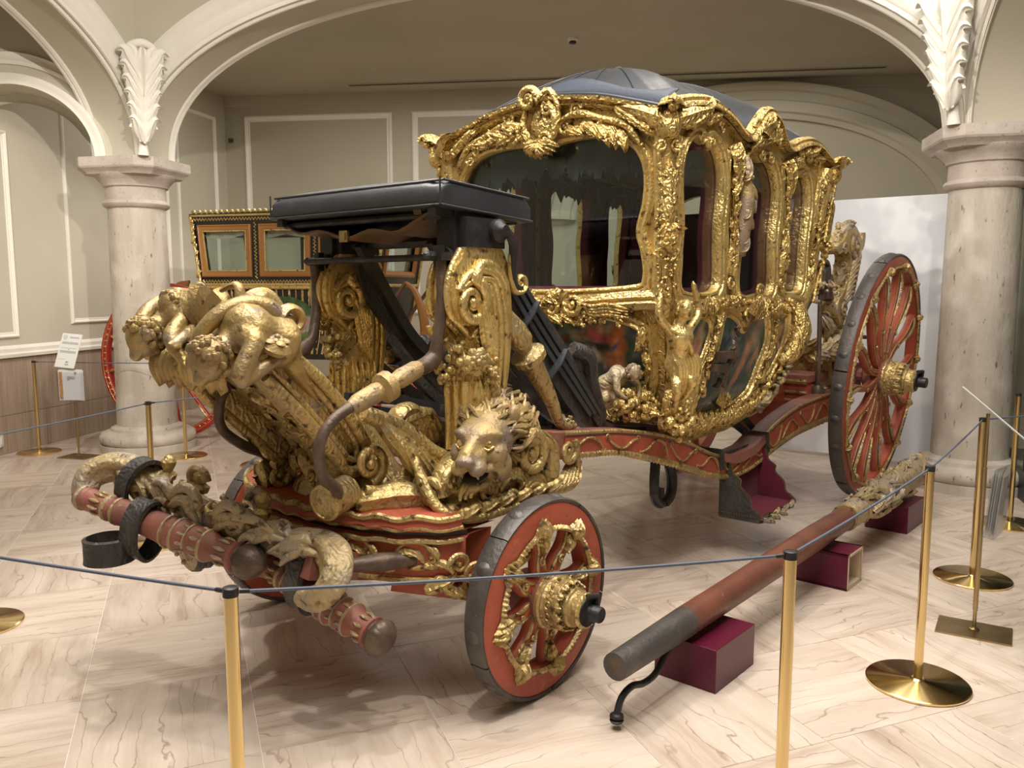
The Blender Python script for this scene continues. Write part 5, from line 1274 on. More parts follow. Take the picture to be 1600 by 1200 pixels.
def painting(name, contour, f, d, base, blobs, parent, rings=30):
    """flat picture: polar mesh coloured by vertex; blobs = (x, z, rx, rz, angle, colour, softness)"""
    cx = sum(p[0] for p in contour)/len(contour); cz_ = sum(p[1] for p in contour)/len(contour)
    b = MB(); cols = []; rows = []; rn = random.Random(len(contour)*7+len(blobs)); blobs = list(blobs)
    for k in range(46):
        x, z = contour[rn.randrange(len(contour))]; q = rn.random()**.6; hot = rn.random()
        col = (SKIN, PALE, (.40,.2,.1), (.05,.08,.07), (.02,.035,.03), (.25,.28,.25), REDC if hot > .5 else BLU)[rn.randrange(7)]
        blobs.append((cx+(x-cx)*q, cz_+(z-cz_)*q, rn.uniform(.008,.022), rn.uniform(.02,.06), rn.uniform(-1.2,.6), col, .7))
    for k in range(rings+1):
        t = max(k/rings, .002); row = []
        for x, z in contour:
            px, pz = cx+(x-cx)*t, cz_+(z-cz_)*t
            row.append(f(px, pz, d)); c = list(base(px, pz))
            for (bx, bz, rx, rz, an, col, so) in blobs:
                dx, dz = px-bx, pz-bz; ca, sa = math.cos(an), math.sin(an); q = math.hypot((dx*ca+dz*sa)/rx, (-dx*sa+dz*ca)/rz)
                w_ = max(0, min(1, (1-q)/max(so, .01)))
                c = [c[i]*(1-w_)+col[i]*w_ for i in range(3)]
            cols.append(c)
        rows.append(row)
    b.grid(rows, False, True)
    o = b.build(name, 'painting', parent, 60)
    at = o.data.color_attributes.new('Col', 'FLOAT_COLOR', 'POINT')
    for i, c in enumerate(cols): at.data[i].color = (c[0], c[1], c[2], 1)
    return o
SKIN = (.46,.25,.15); REDC = (.42,.06,.045); ORG = (.45,.13,.035); CLD = (.46,.40,.33); DKG = (.022,.042,.026); BLU = (.03,.05,.12); TEAL = (.07,.11,.10); PALE = (.36,.34,.27)
A_ = smooth2([(1.21,1.37),(1.36,1.41),(1.53,1.37),(1.51,1.25),(1.43,1.12),(1.42,1.0),(1.36,.89),(1.25,.89),(1.23,1.05),(1.20,1.2)], 90, True)
B_ = smooth2([(1.70,1.40),(1.84,1.38),(1.95,1.31),(2.06,1.38),(2.2,1.41),(2.28,1.27),(2.22,1.1),(2.14,.95),(1.9,.87),(1.60,.88),(1.52,.96),(1.60,1.12),(1.66,1.26)], 110, True)
C_ = smooth2([(2.40,1.38),(2.55,1.38),(2.56,1.24),(2.48,1.10),(2.38,1.02),(2.37,1.2)], 70, True)
F_ = smooth2([(-.52,1.36),(-.30,1.41),(0,1.42),(.30,1.41),(.52,1.36),(.56,1.25),(.53,1.08),(.44,.98),(.2,.93),(-.2,.93),(-.44,.98),(-.53,1.08),(-.56,1.25)], 130, True)
def body_grid(f, x0, x1, z0, z1, nz=24, nx=16):
    b = MB(); b.grid([[f(x0(z)+(x1(z)-x0(z))*j/nx, z, 0) for j in range(nx+1)] for z in [z0+(z1-z0)*i/nz for i in range(nz+1)]]); return b
pframe = [(.014,.002),(.012,.016),(.0,.024),(-.010,.014),(-.018,.014),(-.026,.030),(-.042,.030),(-.050,.012),(-.056,.0)]
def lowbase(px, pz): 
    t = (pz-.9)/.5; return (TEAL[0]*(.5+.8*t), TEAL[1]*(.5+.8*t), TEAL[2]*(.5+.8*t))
for sg in (1, -1):
    f = side(sg); nm = EN*sg
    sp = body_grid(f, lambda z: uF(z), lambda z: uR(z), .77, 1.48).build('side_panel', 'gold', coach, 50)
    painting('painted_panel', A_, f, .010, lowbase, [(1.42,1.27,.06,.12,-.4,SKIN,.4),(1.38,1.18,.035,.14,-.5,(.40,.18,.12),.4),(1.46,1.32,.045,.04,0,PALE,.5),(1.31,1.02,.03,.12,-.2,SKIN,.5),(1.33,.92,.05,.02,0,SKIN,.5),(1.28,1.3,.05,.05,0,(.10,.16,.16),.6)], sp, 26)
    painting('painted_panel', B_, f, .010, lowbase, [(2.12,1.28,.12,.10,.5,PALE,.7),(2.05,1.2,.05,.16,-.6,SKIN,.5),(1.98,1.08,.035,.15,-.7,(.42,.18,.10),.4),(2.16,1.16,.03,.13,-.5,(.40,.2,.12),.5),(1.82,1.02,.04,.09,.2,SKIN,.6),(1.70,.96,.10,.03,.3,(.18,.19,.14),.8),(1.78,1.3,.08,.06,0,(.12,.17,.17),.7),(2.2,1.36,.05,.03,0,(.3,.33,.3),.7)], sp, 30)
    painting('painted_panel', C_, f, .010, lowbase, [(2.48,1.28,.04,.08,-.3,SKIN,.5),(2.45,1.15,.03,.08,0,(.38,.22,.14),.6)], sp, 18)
    g = MB()
    for ct in (A_, B_, C_): frame(g, ct, f, pframe)
    # waist rail and ribs
    g.sweep([f(uF(1.47)+(uR(1.47)-uF(1.47))*i/30, 1.47+.012*math.sin(i*.8), 0) for i in range(31)], [(-.04,0),(-.036,.024),(-.012,.032),(.0,.02),(.012,.032),(.036,.024),(.04,0)], nm)
    for k in (-.04, -.013, .013, .04):
        g.tube(smooth([f(1.60+k, 1.46, .012), f(1.585+k, 1.3, .02), f(1.52+k, 1.15, .02), f(1.50+k, 1.02, .02), f(1.44+k, .86, .015)], 20), [.008,.014,.012,.014,.008], 7)
        g.tube(smooth([f(2.33+k*.6, 1.46, .012), f(2.34+k*.6, 1.3, .02), f(2.30+k*.6, 1.12, .02), f(2.24+k*.6, .98, .02), f(2.16+k*.6, .86, .015)], 20), [.008,.012,.010,.012,.008], 7)
    g.build('panel_frame', 'goldplain', sp, 50)
    c = MB()
    def bot(u): return interp([(1.25,.93),(1.38,.80),(1.6,.775),(2.0,.775),(2.25,.83),(2.45,.95)], u)
    # scrolled base rail
    us = [1.24+1.16*i/40 for i in range(41)]
    c.sweep([f(u, bot(u)+.0, .01) for u in us], [(-.05,0),(-.04,.03),(-.01,.045),(.02,.03),(.04,.04),(.05,0)], nm)
    for k in range(16):
        u = 1.25+.07*k; z = bot(u)+.02
        c.leaf([f(u, z-.03, .03), f(u+.03, z+.01, .06), f(u+.055, z+.05, .06), f(u+.05, z+.09, .03)], .07, nm, 3, .3)
    encrust(c, [f(1.26,.90,.03), f(1.5,.84,.03), f(1.9,.83,.03), f(2.3,.90,.03)], nm, .08, 14, 'lvl')
    c.shell(f(1.86,.87,.03), EU*sg, EZ, .11, 7, 2.2, .3)
    # asymmetric shells over the panels
    c.shell(f(2.02,1.36,.03), EU*sg, EZ, .15, 7, 2.4, .35); c.volute(f(2.13,1.43,.04), EU, EZ, .045, 1.4, .34, 0, .9, 8, 26); c.volute(f(1.93,1.40,.04), -EU, EZ, .04, 1.4, .34, 0, .9, 8, 26); c.volute(f(2.04,1.53,.04), EU, EZ, .04, 1.4, .36, 0, .9, 8, 26)
    c.shell(f(1.42,1.40,.03), EU*sg, EZ, .11, 6, 2.2, .35); c.volute(f(1.50,1.46,.04), EU, EZ, .035, 1.4, .34, 0, .9, 8, 24)
    encrust(c, [f(1.25,1.45,.03), f(1.6,1.46,.03), f(1.9,1.46,.03), f(2.3,1.44,.03), f(2.6,1.44,.03)], nm, .075, 16, 'lvcr')
    c.rosette(f(2.30,1.45,.05), nm, .06, 6, 2); c.cluster(f(2.42,1.45,.04), .06, 14, .25, nm)
    encrust(c, [f(1.58,1.40,.035), f(1.54,1.2,.035), f(1.48,1.0,.035)], nm, .05, 9, 'lvl'); encrust(c, [f(2.36,1.38,.03), f(2.32,1.15,.03), f(2.2,.98,.03)], nm, .05, 9, 'lvl')
    c.tube(smooth([f(2.66,1.46,.03), f(2.66,1.30,.07), f(2.58,1.16,.07), f(2.50,1.10,.03)], 18), [.03,.07,.06,.03], 10)
    encrust(c, [f(2.70,1.44,.03), f(2.62,1.22,.03), f(2.48,1.02,.03), f(2.30,.88,.03)], nm+EU, .08, 14, 'lvc')
    c.build('panel_carving', 'gold', sp, 55)
    dk = MB(); encrust(dk, [f(2.58,1.12,.05), f(2.5,1.0,.06), f(2.38,.88,.06), f(2.3,.82,.05)], nm+EU, .09, 12, 'lcl'); dk.build('rear_garland', 'palegold', sp, 55)
hd = MB(); f = side(1); encrust(hd, [f(1.76,1.36,.05), f(1.74,1.2,.06), f(1.66,1.02,.04)], EN, .05, 10, 'lcl'); hd.box(f(1.64,1.2,.06), (.14,.05,.04)); hd.box(f(1.60,1.14,.06), (.12,.05,.035)); hd.build('door_handle', 'rustiron', coach, 55)
# front lower panel
fp = body_grid(front, lambda z: -nS(z), lambda z: nS(z), .85, 1.48).build('front_panel', 'gold', coach, 50)
painting('painted_panel', F_, front, .010, lambda px, pz: DKG if pz < 1.3 else (.06,.075,.065), [(.30,1.33,.22,.06,.1,CLD,.8),(.0,1.32,.2,.07,0,(.14,.2,.22),.8),(.42,1.26,.12,.10,.4,(.03,.06,.03),.6),(.31,1.30,.13,.035,-.1,(.46,.10,.10),.5),(.26,1.33,.05,.04,0,(.5,.14,.12),.4),(.40,1.28,.06,.09,.1,ORG,.4),(.41,1.34,.045,.04,0,ORG,.4),(.36,1.18,.09,.07,-.3,(.36,.12,.04),.5),(.24,1.22,.07,.05,-.5,(.38,.33,.25),.5),(.14,1.14,.10,.045,-.3,BLU,.6),(.18,1.09,.07,.035,.2,SKIN,.6),(.24,1.04,.06,.03,-.3,SKIN,.6),(.08,1.22,.06,.06,0,(.16,.22,.26),.6)], fp, 36)
g = MB(); frame(g, F_, front, pframe)
g.sweep([front(-.66+1.32*i/40, 1.475+.02*math.cos(i*PI/20), 0) for i in range(41)], [(-.05,0),(-.045,.03),(-.015,.045),(.0,.03),(.015,.045),(.045,.03),(.05,0)], -EU)
g.build('panel_frame', 'goldplain', fp, 50)
c = MB()
for sg in (1, -1):
    q = lambda n, z, d=.05: front(n*sg, z, d)
    c.volute(q(.20,1.47,.06), EN*sg, EZ, .055, 1.5, .34, PI, 1.0, 9, 32, True, [q(.44,1.43), q(.36,1.45), q(.28,1.42)])
    for k in range(4): c.tube(smooth([q(.20+.02*k,1.49-.012*k,.05), q(.30,1.46-.014*k,.06), q(.40,1.47-.016*k,.06), q(.50,1.45-.014*k,.04)], 16), [.006,.012,.012,.006], 7)
    c.volute(q(.06,1.45,.06), -EN*sg, EZ, .05, 1.5, .34, 0, 1.0, 9, 30)
    encrust(c, [q(.05,1.40), q(.25,1.40), q(.5,1.40)], -EU, .07, 9, 'lcr'); encrust(c, [q(.58,1.38,.03), q(.57,1.2,.03), q(.5,1.0,.03)], -EU, .06, 9, 'lvc')
    c.shell(q(.10,1.46,.04), EN, EZ, .09, 6, 2.4, .4)
    encrust(c, [q(.10,.92,.03), q(.28,.94,.04), q(.42,.98,.04), q(.54,1.05,.04)], -EU, .10, 9, 'lvc')
c.build('panel_carving', 'gold', fp, 55)
st = MB(); st.tube(smooth([front(-.10,1.42,.06), front(-.03,1.38,.10), front(.02,1.28,.10), front(.10,1.18,.10), front(.12,1.10,.06)], 20), [.03,.035,.03,.04,.02], 9); encrust(st, [front(-.08,1.42,.1), front(.02,1.28,.12), front(.11,1.13,.1)], -EU, .06, 8, 'lcl'); st.build('figure_stem', 'oldgold', fp, 55)
# rear panel, floor and ceiling of the body
body_grid(rear, lambda z: -nS(z), lambda z: nS(z), .80, 1.48).build('rear_panel', 'gold', coach, 50)
MB().plate([(-.68,1.46),(.68,1.46),(.69,2.36),(-.69,2.36)], [window(-.4,.4,1.6,2.2)], rear, -.05, 0).build('rear_frame', 'goldplain', coach, 30)
b = MB(); zs = [.80,.78,.77,.77,.78,.82]
b.grid([[W(1.36+.82*i/8, -.53+1.06*j/6, .775+.05*abs(i-4)/4*((i > 6)*1)) for j in range(7)] for i in range(9)]); b.build('body_floor', 'darkred', coach, 0)
# interior: seats, lining, curtains
def fringe(name, path, h, parent=None, m='curtain', n=120):
    P = smooth(path, n); rows = [[], []]
    b = MB()
    for i, p in enumerate(P):
        pass
    b.grid([[p for p in P], [p-EZ*(h*.55)+V3((.004*math.sin(i*1.7), .004*math.cos(i*1.7), 0)) for i, p in enumerate(P)], [p-EZ*(h*(.9+.12*math.sin(i*.55)+random.uniform(-.14,.14))) for i, p in enumerate(P)]])
    return b.build(name, m, parent or coach, 60)
fringe('front_valance', [W(1.09,-.60,2.27), W(1.09,0,2.30), W(1.09,.60,2.27)], .20)
for sg in (1, -1):
    fringe('side_valance', [W(1.15,.62*sg,2.28), W(2.0,.62*sg,2.29), W(2.95,.62*sg,2.26)], .17)
    for u0 in (1.14, 1.62, 1.78, 2.32, 2.44, 2.80):
        P = [W(u0+.10*i/16, (.615+.012*math.sin(i*1.6))*sg, 0) for i in range(17)]
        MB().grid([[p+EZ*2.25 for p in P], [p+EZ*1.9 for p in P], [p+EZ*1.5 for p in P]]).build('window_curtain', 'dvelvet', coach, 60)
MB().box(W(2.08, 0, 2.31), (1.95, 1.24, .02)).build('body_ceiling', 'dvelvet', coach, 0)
for u, w_ in ((1.33, .40), (2.62, .48)):
    s = MB(); s.box(W(u, 0, 1.36), (w_, 1.16, .18)); o = s.build('seat', 'velvet', coach, 30); o.modifiers.new('b', 'BEVEL').width = .04
s = MB(); s.box(W(1.12, 0, 1.50), (.06, 1.14, .12)); o = s.build('seat_back', 'velvet', coach, 30); o.modifiers.new('b', 'BEVEL').width = .025
s = MB(); s.box(W(2.80, 0, 1.75), (.05, 1.16, .6)); o = s.build('seat_back', 'velvet', coach, 30); o.modifiers.new('b', 'BEVEL').width = .02

# corner figures holding up the window rail
for sg in (1, -1):
    q = lambda u, n, z: W(u, n*sg, z)
    at = figure('corner_atlas', dict(pelvis=q(1.115,.715,1.185), chest=q(1.085,.745,1.325), neck=q(1.075,.755,1.395), head=q(1.075,.775,1.45), face=(-EU*.3+EN*sg),
        rs=q(1.02,.715,1.365), re=q(.965,.70,1.43), rh=q(.985,.70,1.53), ls=q(1.15,.765,1.365), le=q(1.23,.765,1.44), lh=q(1.20,.75,1.56), lk=q(1.135,.79,1.10), lf=q(1.17,.70,.99), rk=q(1.06,.75,1.07), rf=q(1.12,.70,.95)), .046, coach, 'goldplain')
    dr = MB()
    for k in range(7): dr.leaf([q(1.06+.015*k,.73+.01*k,1.24), q(1.07+.014*k,.76+.008*k,1.18), q(1.09+.012*k,.755+.006*k,1.10), q(1.12+.01*k,.73,1.02)], .05, (EN*sg-EU*.6), 3, .3, 7)
    dr.tube(smooth([q(1.02,.73,1.36), q(1.06,.79,1.32), q(1.12,.79,1.25), q(1.17,.74,1.22)], 14), .013, 7)
    dr.build('drapery', 'goldplain', at, 55)
    ft = MB(); encrust(ft, [q(1.10,.70,1.02), q(1.15,.68,.93), q(1.26,.64,.86)], EN*sg-EU, .09, 9, 'lvcl'); ft.cluster(q(1.16,.68,.90), .09, 22, .26, EN*sg-EU); ft.build('corner_garland', 'gold', coach, 55)
    ch = figure('crouching_putto', dict(pelvis=q(.99,.40,1.08), chest=q(1.0,.47,1.13), neck=q(1.0,.515,1.145), head=q(.995,.55,1.15), face=(EN*sg-EU*.5), rs=q(.96,.48,1.13), re=q(.94,.50,1.06), rh=q(.96,.53,1.03), ls=q(1.05,.48,1.13), le=q(1.06,.54,1.08), lh=q(1.03,.56,1.03), lk=q(1.0,.45,1.0), lf=q(1.02,.38,.96), rk=q(.95,.42,1.01), rf=q(.97,.35,.99)), .040, coach, 'palegold')
    gl = MB(); encrust(gl, [q(1.02,.38,1.02), q(1.04,.46,.98), q(1.06,.55,.97), q(1.09,.60,1.02)], -EU+EN*sg*.6, .08, 10, 'lvc'); gl.cluster(q(1.04,.52,1.0), .09, 26, .24, -EU); gl.cluster(q(1.08,.44,.93), .07, 16, .26, -EU); gl.build('front_garland', 'gold', coach, 55)
# ---------------------------------------------------------------- rear carriage
b = MB(); b.tube([W(4.02,-.80,.90), W(4.02,.80,.90)], .05, 10); b.box(W(4.02,0,.90), (.16,1.36,.18)); b.build('rear_axle', 'darkred', coach, 30)
b = MB(); b.box(W(3.55,0,.80), (.10,.98,.16)); b.plate([(-.45,.74),(-.40,.60),(-.25,.58),(-.12,.66),(.12,.66),(.25,.58),(.40,.60),(.45,.74)], [], lambda n, z, d: W(3.50+d, n, z), 0, .05); b.build('rear_transom', 'red', coach, 30)
for z_, r_ in ((.88,.022),(.74,.012),(.80,.012)): MB().tube([W(3.49,-.49,z_), W(3.49,.49,z_)], r_, 8).build('transom_moulding', 'oldgold', coach)
MB().box(W(3.75,0,.90), (.55,1.0,.05)).build('footman_board', 'darkred', coach, 0)
b = MB(); b.box(W(3.95,0,1.02), (.12,1.05,.22)); br = b.build('footman_rail', 'oldgold', coach, 0)
for sg in (1, -1):
    nc = .47*sg; o = EN*sg
    out = smooth2([(3.95,.80),(3.90,.95),(4.0,1.1),(4.02,1.25),(3.95,1.36),(3.97,1.46),(4.08,1.52),(4.16,1.62),(4.20,1.74),(4.16,1.82),(4.02,1.82),(3.92,1.80),(3.90,1.86),(4.02,1.90),(4.12,1.98),(4.26,2.03),(4.38,1.98),(4.46,1.93),(4.48,1.98),(4.54,1.98),(4.52,1.88),(4.42,1.80),(4.36,1.66),(4.28,1.52),(4.16,1.40),(4.18,1.28),(4.22,1.12),(4.20,.95),(4.24,.80)], 90, True)
    b = MB(); b.plate(out, [], lambda u, z, d: W(u, nc+d, z), -.06, .06); sd = b.build('rear_standard', 'oldgold', coach, 40)
    g = MB()
    for s_ in (1, -1):
        f = nc+.062*s_; oo = EN*s_
        g.volute(W(4.30,f,1.86), EU, EZ, .10, 1.5, .26, PI/2, .7, 8, 36, True, [W(4.08,f,1.46), W(4.22,f,1.56), W(4.28,f,1.70)])
        g.volute(W(4.06,f,1.84), -EU, EZ, .05, 1.4, .3, 0, .7, 8, 26); g.volute(W(4.08,f,1.38), EU, EZ, .06, 1.4, .3, 0, .7, 8, 28); g.volute(W(4.08,f,.98), -EU, EZ, .08, 1.5, .3, 0, .7, 8, 30)
        for k in range(8): g.leaf([W(4.10+.02*k,f,1.44+.04*k), W(4.16+.02*k,f+.02*s_,1.48+.04*k), W(4.22+.02*k,f+.02*s_,1.47+.045*k), W(4.28+.018*k,f,1.50+.05*k)], .05, oo, 2, .3, 7)
        encrust(g, [W(4.1,f,.85), W(4.1,f,1.1), W(4.08,f,1.3)], oo, .10, 7, 'lvl')
    encrust(g, [W(3.93,nc,.9), W(4.0,nc,1.15), W(3.94,nc,1.38)], -EU, .09, 7, 'lvl'); encrust(g, [W(3.96,nc,1.84), W(4.10,nc,1.97), W(4.3,nc,2.03), W(4.46,nc,1.94)], EZ-EU*.4, .08, 9, 'lvl'); encrust(g, [W(4.02,nc,1.48), W(4.12,nc,1.60), W(4.18,nc,1.76)], -EU, .08, 6, 'lvl')
    g.build('standard_carving', 'palegold', sd, 55)
    ir = MB(); ir.tube(smooth([W(3.62,.52*sg,.80), W(3.62,.52*sg,1.0), W(3.66,.5*sg,1.3), W(3.70,.48*sg,1.55)], 20), .017, 8); ir.lathe([(.05,-.02),(.05,.03),(.03,.06)], W(3.62,.52*sg,.79), EZ, 12)
    ir.tube(smooth([W(4.14,.50*sg,1.42), W(4.16,.54*sg,1.26), W(4.2,.62*sg,1.18), W(4.3,.70*sg,1.18)], 16), .016, 8)
    ir.tube(smooth([W(3.68,.46*sg,1.60), W(3.72,.46*sg,1.72), W(3.86,.46*sg,1.74), W(3.92,.46*sg,1.66), W(3.92,.46*sg,1.50)], 18), .022, 8); ir.lathe([(.03,-.1),(.05,-.08),(.035,-.02),(.045,.05),(.03,.1)], W(3.92,.46*sg,1.55), EZ, 12); ir.lathe([(.03,-.1),(.05,-.08),(.035,-.02),(.045,.05),(.03,.1)], W(3.72,.46*sg,1.60), EZ, 12)
    ir.build('rear_iron', 'rustiron', coach, 50)
    # leather brace rising from the body to the rear standard
    br = strap_obj('rear_brace', [W(2.35,.44*sg,.82), W(2.75,.45*sg,.98), W(3.1,.46*sg,1.22), W(3.45,.46*sg,1.46), W(3.9,.46*sg,1.66)], .10, .05, 'strap', EN)
    strap_obj('brace_layer', [W(2.7,.50*sg,.98), W(3.05,.51*sg,1.20), W(3.4,.51*sg,1.46)], .035, .03, 'leather', EN, br)
    cv = MB(); encrust(cv, [W(3.2,.50*sg,1.38), W(3.4,.50*sg,1.48), W(3.6,.50*sg,1.55), W(3.85,.50*sg,1.60)], EN*sg+EZ, .11, 9, 'lvc'); cv.build('brace_carving', 'palegold', coach, 55); cv = MB(); encrust(cv, [W(3.6,.50*sg,1.05), W(3.8,.52*sg,1.1), W(4.0,.54*sg,1.15)], EN*sg-EU*.4, .12, 6, 'lvl')
    cv.build('rear_carving', 'palegold', coach, 55)
cv = MB(); encrust(cv, [W(3.87,-.45,1.05), W(3.87,0,1.10), W(3.87,.45,1.05)], -EU, .16, 10, 'lvl'); cv.volute(W(4.0,.56,.95), -EU, EZ, .10, 1.5, .3, 0, .9, 9, 34); cv.build('rail_carving', 'oldgold', coach, 55)
# plank with a scroll end below the rear of the body
b = MB(); b.plate(smooth2([(2.5,.74),(2.9,.84),(3.3,.86),(3.5,.84),(3.5,.74),(3.3,.72),(3.15,.64),(2.95,.60),(2.75,.62)], 50, True), [], lambda u, z, d: W(u, .30+d, z), -.03, .03)
b.build('rear_bracket', 'red', coach, 30)

# ---------------------------------------------------------------- folded carriage step on the near perch
step = MB()
def stp(u, n, z): return W(u, n, z)
# back and two side cheeks with wavy front edges, floor
wav = lambda s, u: smooth2([(.55,.555),(.60,.55),(.62,.49),(.665,.46),(.665,.42),(.72,.37),(.735,.31),(.77,.285),(.785,.245),(.55,.245)], 40)
lc = MB(); lc.plate(wav(0, 0), [], lambda n, z, d: W(2.0+d+.02*(n-.5), n, z), -.012, 0); stepo = lc.build('carriage_step', 'strap', coach, 30)
lv = MB(); lv.plate(wav(0, 0), [], lambda n, z, d: W(2.0+d+.02*(n-.5), n, z), .001, .006); lv.plate(wav(0, 0), [], lambda n, z, d: W(2.50+d, n, z), -.006, 0)
lv.plate([(2.0,.245),(2.50,.245),(2.50,.575),(2.0,.575)], [], lambda u, z, d: W(u, .552+d, z), 0, .01); lv.plate([(2.0,.552),(2.50,.552),(2.50,.785),(2.0,.785)], [], lambda u, n, d: W(u, n, .250+d), 0, .008)
lv.build('velvet_lining', 'velvet', stepo, 30)
oc = MB(); oc.plate(wav(0, 0), [], lambda n, z, d: W(2.51+d, n, z), 0, .012); oc.plate([(1.99,.23),(2.52,.23),(2.52,.60),(1.99,.60)], [], lambda u, z, d: W(u, .54+d, z), 0, .01)
oc.plate([(1.99,.545)]+[(1.99+.53*i/20, .785+.02*abs(math.sin(i*PI/5))) for i in range(21)]+[(2.52,.545)], [], lambda u, n, d: W(u, n, .225+d), 0, .02); oc.build('step_leather', 'strap', stepo, 30)
pd = MB()
for u0, dd in ((2.0,.0), (2.505,.0)):
    for p in smooth2(wav(0,0)[:36], 60): pd.ball(W(u0+.02*(p[0]-.5)*(u0 < 2.1)-.003, p[0], p[1]), .006, 5, 4)
for i in range(40): pd.ball(W(2.0+.50*i/39, .78+.015*abs(math.sin(i*PI/10)), .256), .007, 5, 4)
for i in range(14): pd.ball(W(1.986, .56+.016*i, .26), .005, 5, 4)
pd.build('stud_trim', 'dbrass', stepo)
gv = MB(); encrust(gv, [W(2.03,.795,.245), W(2.25,.81,.245), W(2.49,.795,.245)], EN+EZ*.5, .04, 12, 'lcl'); gv.build('step_fringe', 'palegold', stepo, 55)
tp = MB()
tp.grid([[W(1.88+.64*i/10, n, perch_at(1.88+.64*i/10)[0]+perch_at(1.88+.64*i/10)[1]*.55+.008-dz) for n, dz in ((.45,.05),(.455,.0),(.59,.0),(.60,.05))] for i in range(11)]); tp.build('step_cover', 'darkred', stepo, 40)
for u in (1.885, 2.515): pass
for u in (1.885, 2.515):
    tb_ = MB(); z, h = perch_at(u); tb_.sweep([W(u,.45,z), W(u,.452,z+h*.55+.012), W(u,.60,z+h*.55+.012), W(u,.605,z-.02)], [(-.018,-.004),(.018,-.004),(.018,.006),(-.018,.006),(-.018,-.004)], EU)
    tb_.build('step_strap', 'strap', stepo, 30)
# hanging buckled strap under the near perch
strap_obj('hanging_strap', [W(1.30,.50,.66), W(1.29,.50,.55), W(1.31,.50,.46), W(1.38,.50,.42), W(1.46,.50,.45), W(1.47,.50,.55), W(1.44,.50,.62)], .05, .012, 'leather', EU.cross(EZ))
b = MB()
b.sweep(smooth([W(1.28,.52,.68), W(1.27,.52,.55), W(1.29,.52,.47), W(1.37,.52,.42), W(1.45,.52,.46), W(1.46,.52,.55), W(1.42,.52,.63)], 24), [(-.025,-.008),(.025,-.008),(.025,.008),(-.025,.008),(-.025,-.008)], [V3((-(i-12)/12*0+0, 0, 1)) if False else (EU if True else EZ) for i in range(24)])
b.box(W(1.30,.52,.50), (.03,.07,.05)); b.build('strap_buckle', 'iron', coach, 30)
for sg in (1, -1):
    strap_obj('body_strap', [W(2.3,.40*sg,.80), W(2.45,.42*sg,.70), W(2.58,.45*sg,.62)], .05, .012, 'leather', EN)
    strap_obj('body_strap', [W(2.4,.40*sg,.84), W(2.55,.42*sg,.74), W(2.66,.45*sg,.64)], .05, .012, 'leather', EN)

# ---------------------------------------------------------------- splinter bar with swingletrees
B0 = W(-.63,.36,.575); B1 = W(-.86,-.74,.775); ax = (B1-B0).normalized(); fwd = (-EU-ax*(-EU).dot(ax)).normalized(); upv = fwd.cross(ax); upv = upv if upv.z > 0 else -upv
def sb(t, f=0, h=0): return B0.lerp(B1, t)+fwd*f+upv*h
b = MB(); b.tube([sb(t) for t in (0,.12,.25,.4,.5,.6,.75,.88,1)], [.045,.055,.055,.065,.07,.065,.055,.055,.045], 14, .8, upv); bar = b.build('splinter_bar', 'palegold', coach, 60)
g = MB()
for s_, t0 in ((1, .0), (-1, 1.0)):
    q = lambda k, f=0, h=0: sb(t0+s_*k, f, h)
    # scrolled horn ends curling forward
    g.tube(smooth([q(.22,0,.03), q(.10,.0,.06), q(.0,.04,.06), q(-.05,.10,.02), q(-.03,.14,-.04), q(.03,.14,-.07)], 24), [.036,.050,.056,.054,.046,.03], 26, flute=.17)
    g.volute(q(.40,.07,.05), ax, upv, .07, 1.5, .34, 0, 1.0, 9, 34, True, [q(.20,.06,.04), q(.28,.08,.10)])
    g.volute(q(.30,.09,-.01), -ax, upv, .05, 1.4, .34, 1, 1.0, 8, 28)
    g.ball(q(.03,.14,-.07), .034, 10, 8)
    for k in range(3): g.leaf([q(.06+.13*k,.03,.05), q(.11+.13*k,.06,.075), q(.17+.13*k,.075,.05), q(.22+.13*k,.08,.0)], .085, fwd+upv, 4, .3)
    for k in range(3): g.tube(smooth([q(.02+.15*k,.05,.045), q(.08+.15*k,.075,.06), q(.14+.15*k,.085,.02), q(.18+.15*k,.075,-.03)], 14), [.008,.016,.016,.008], 7)
    g.volute(q(.36,-.01,.12), ax*s_, upv, .05, 1.3, .34, 0, 1.3, 8, 26)
g.shell(sb(.5,.07,-.06), ax, upv, .13, 7, 2.4, .3)
encrust(g, [sb(.1,.03,.05), sb(.35,.04,.06), sb(.65,.04,.06), sb(.9,.03,.05)], upv+fwd*.6, .10, 9, 'vvl')
g.build('bar_carving', 'palegold', bar, 55)
for t in (.34, .62, .78):
    k_ = MB(); c0 = sb(t, -.01, .07); k_.lathe([(.03,0),(.035,.02),(.018,.035),(.028,.06),(.03,.075),(.015,.095),(.004,.10)], c0, upv, 10)
    k_.build('bar_knob', 'oldgold', bar)
# drum and boss in the middle carrying the pole socket
d = MB(); dirp = (fwd*.93+upv*-.1+ax*.25).normalized(); d.lathe([(.075,-.30),(.085,-.24),(.07,-.2),(.075,-.12),(.085,-.10)], sb(.55,.10,-.10), dirp, 20); d.build('pole_socket', 'oldgold', bar, 40)
d = MB(); d.lathe([(.085,-.11),(.095,-.09),(.088,-.07),(.097,-.05),(.09,-.03),(.098,-.01),(.09,.01)], sb(.55,.10,-.10)+dirp*.0, dirp, 20); d.build('socket_ring', 'strap', bar, 40)
d = MB(); d.lathe([(.085,.008),(.085,.014),(.04,.016)], sb(.55,.10,-.10), dirp, 20); d.cluster(sb(.55,.10,-.10)+dirp*.012, .06, 12, .2, dirp); d.build('socket_end', 'palegold', bar, 50)
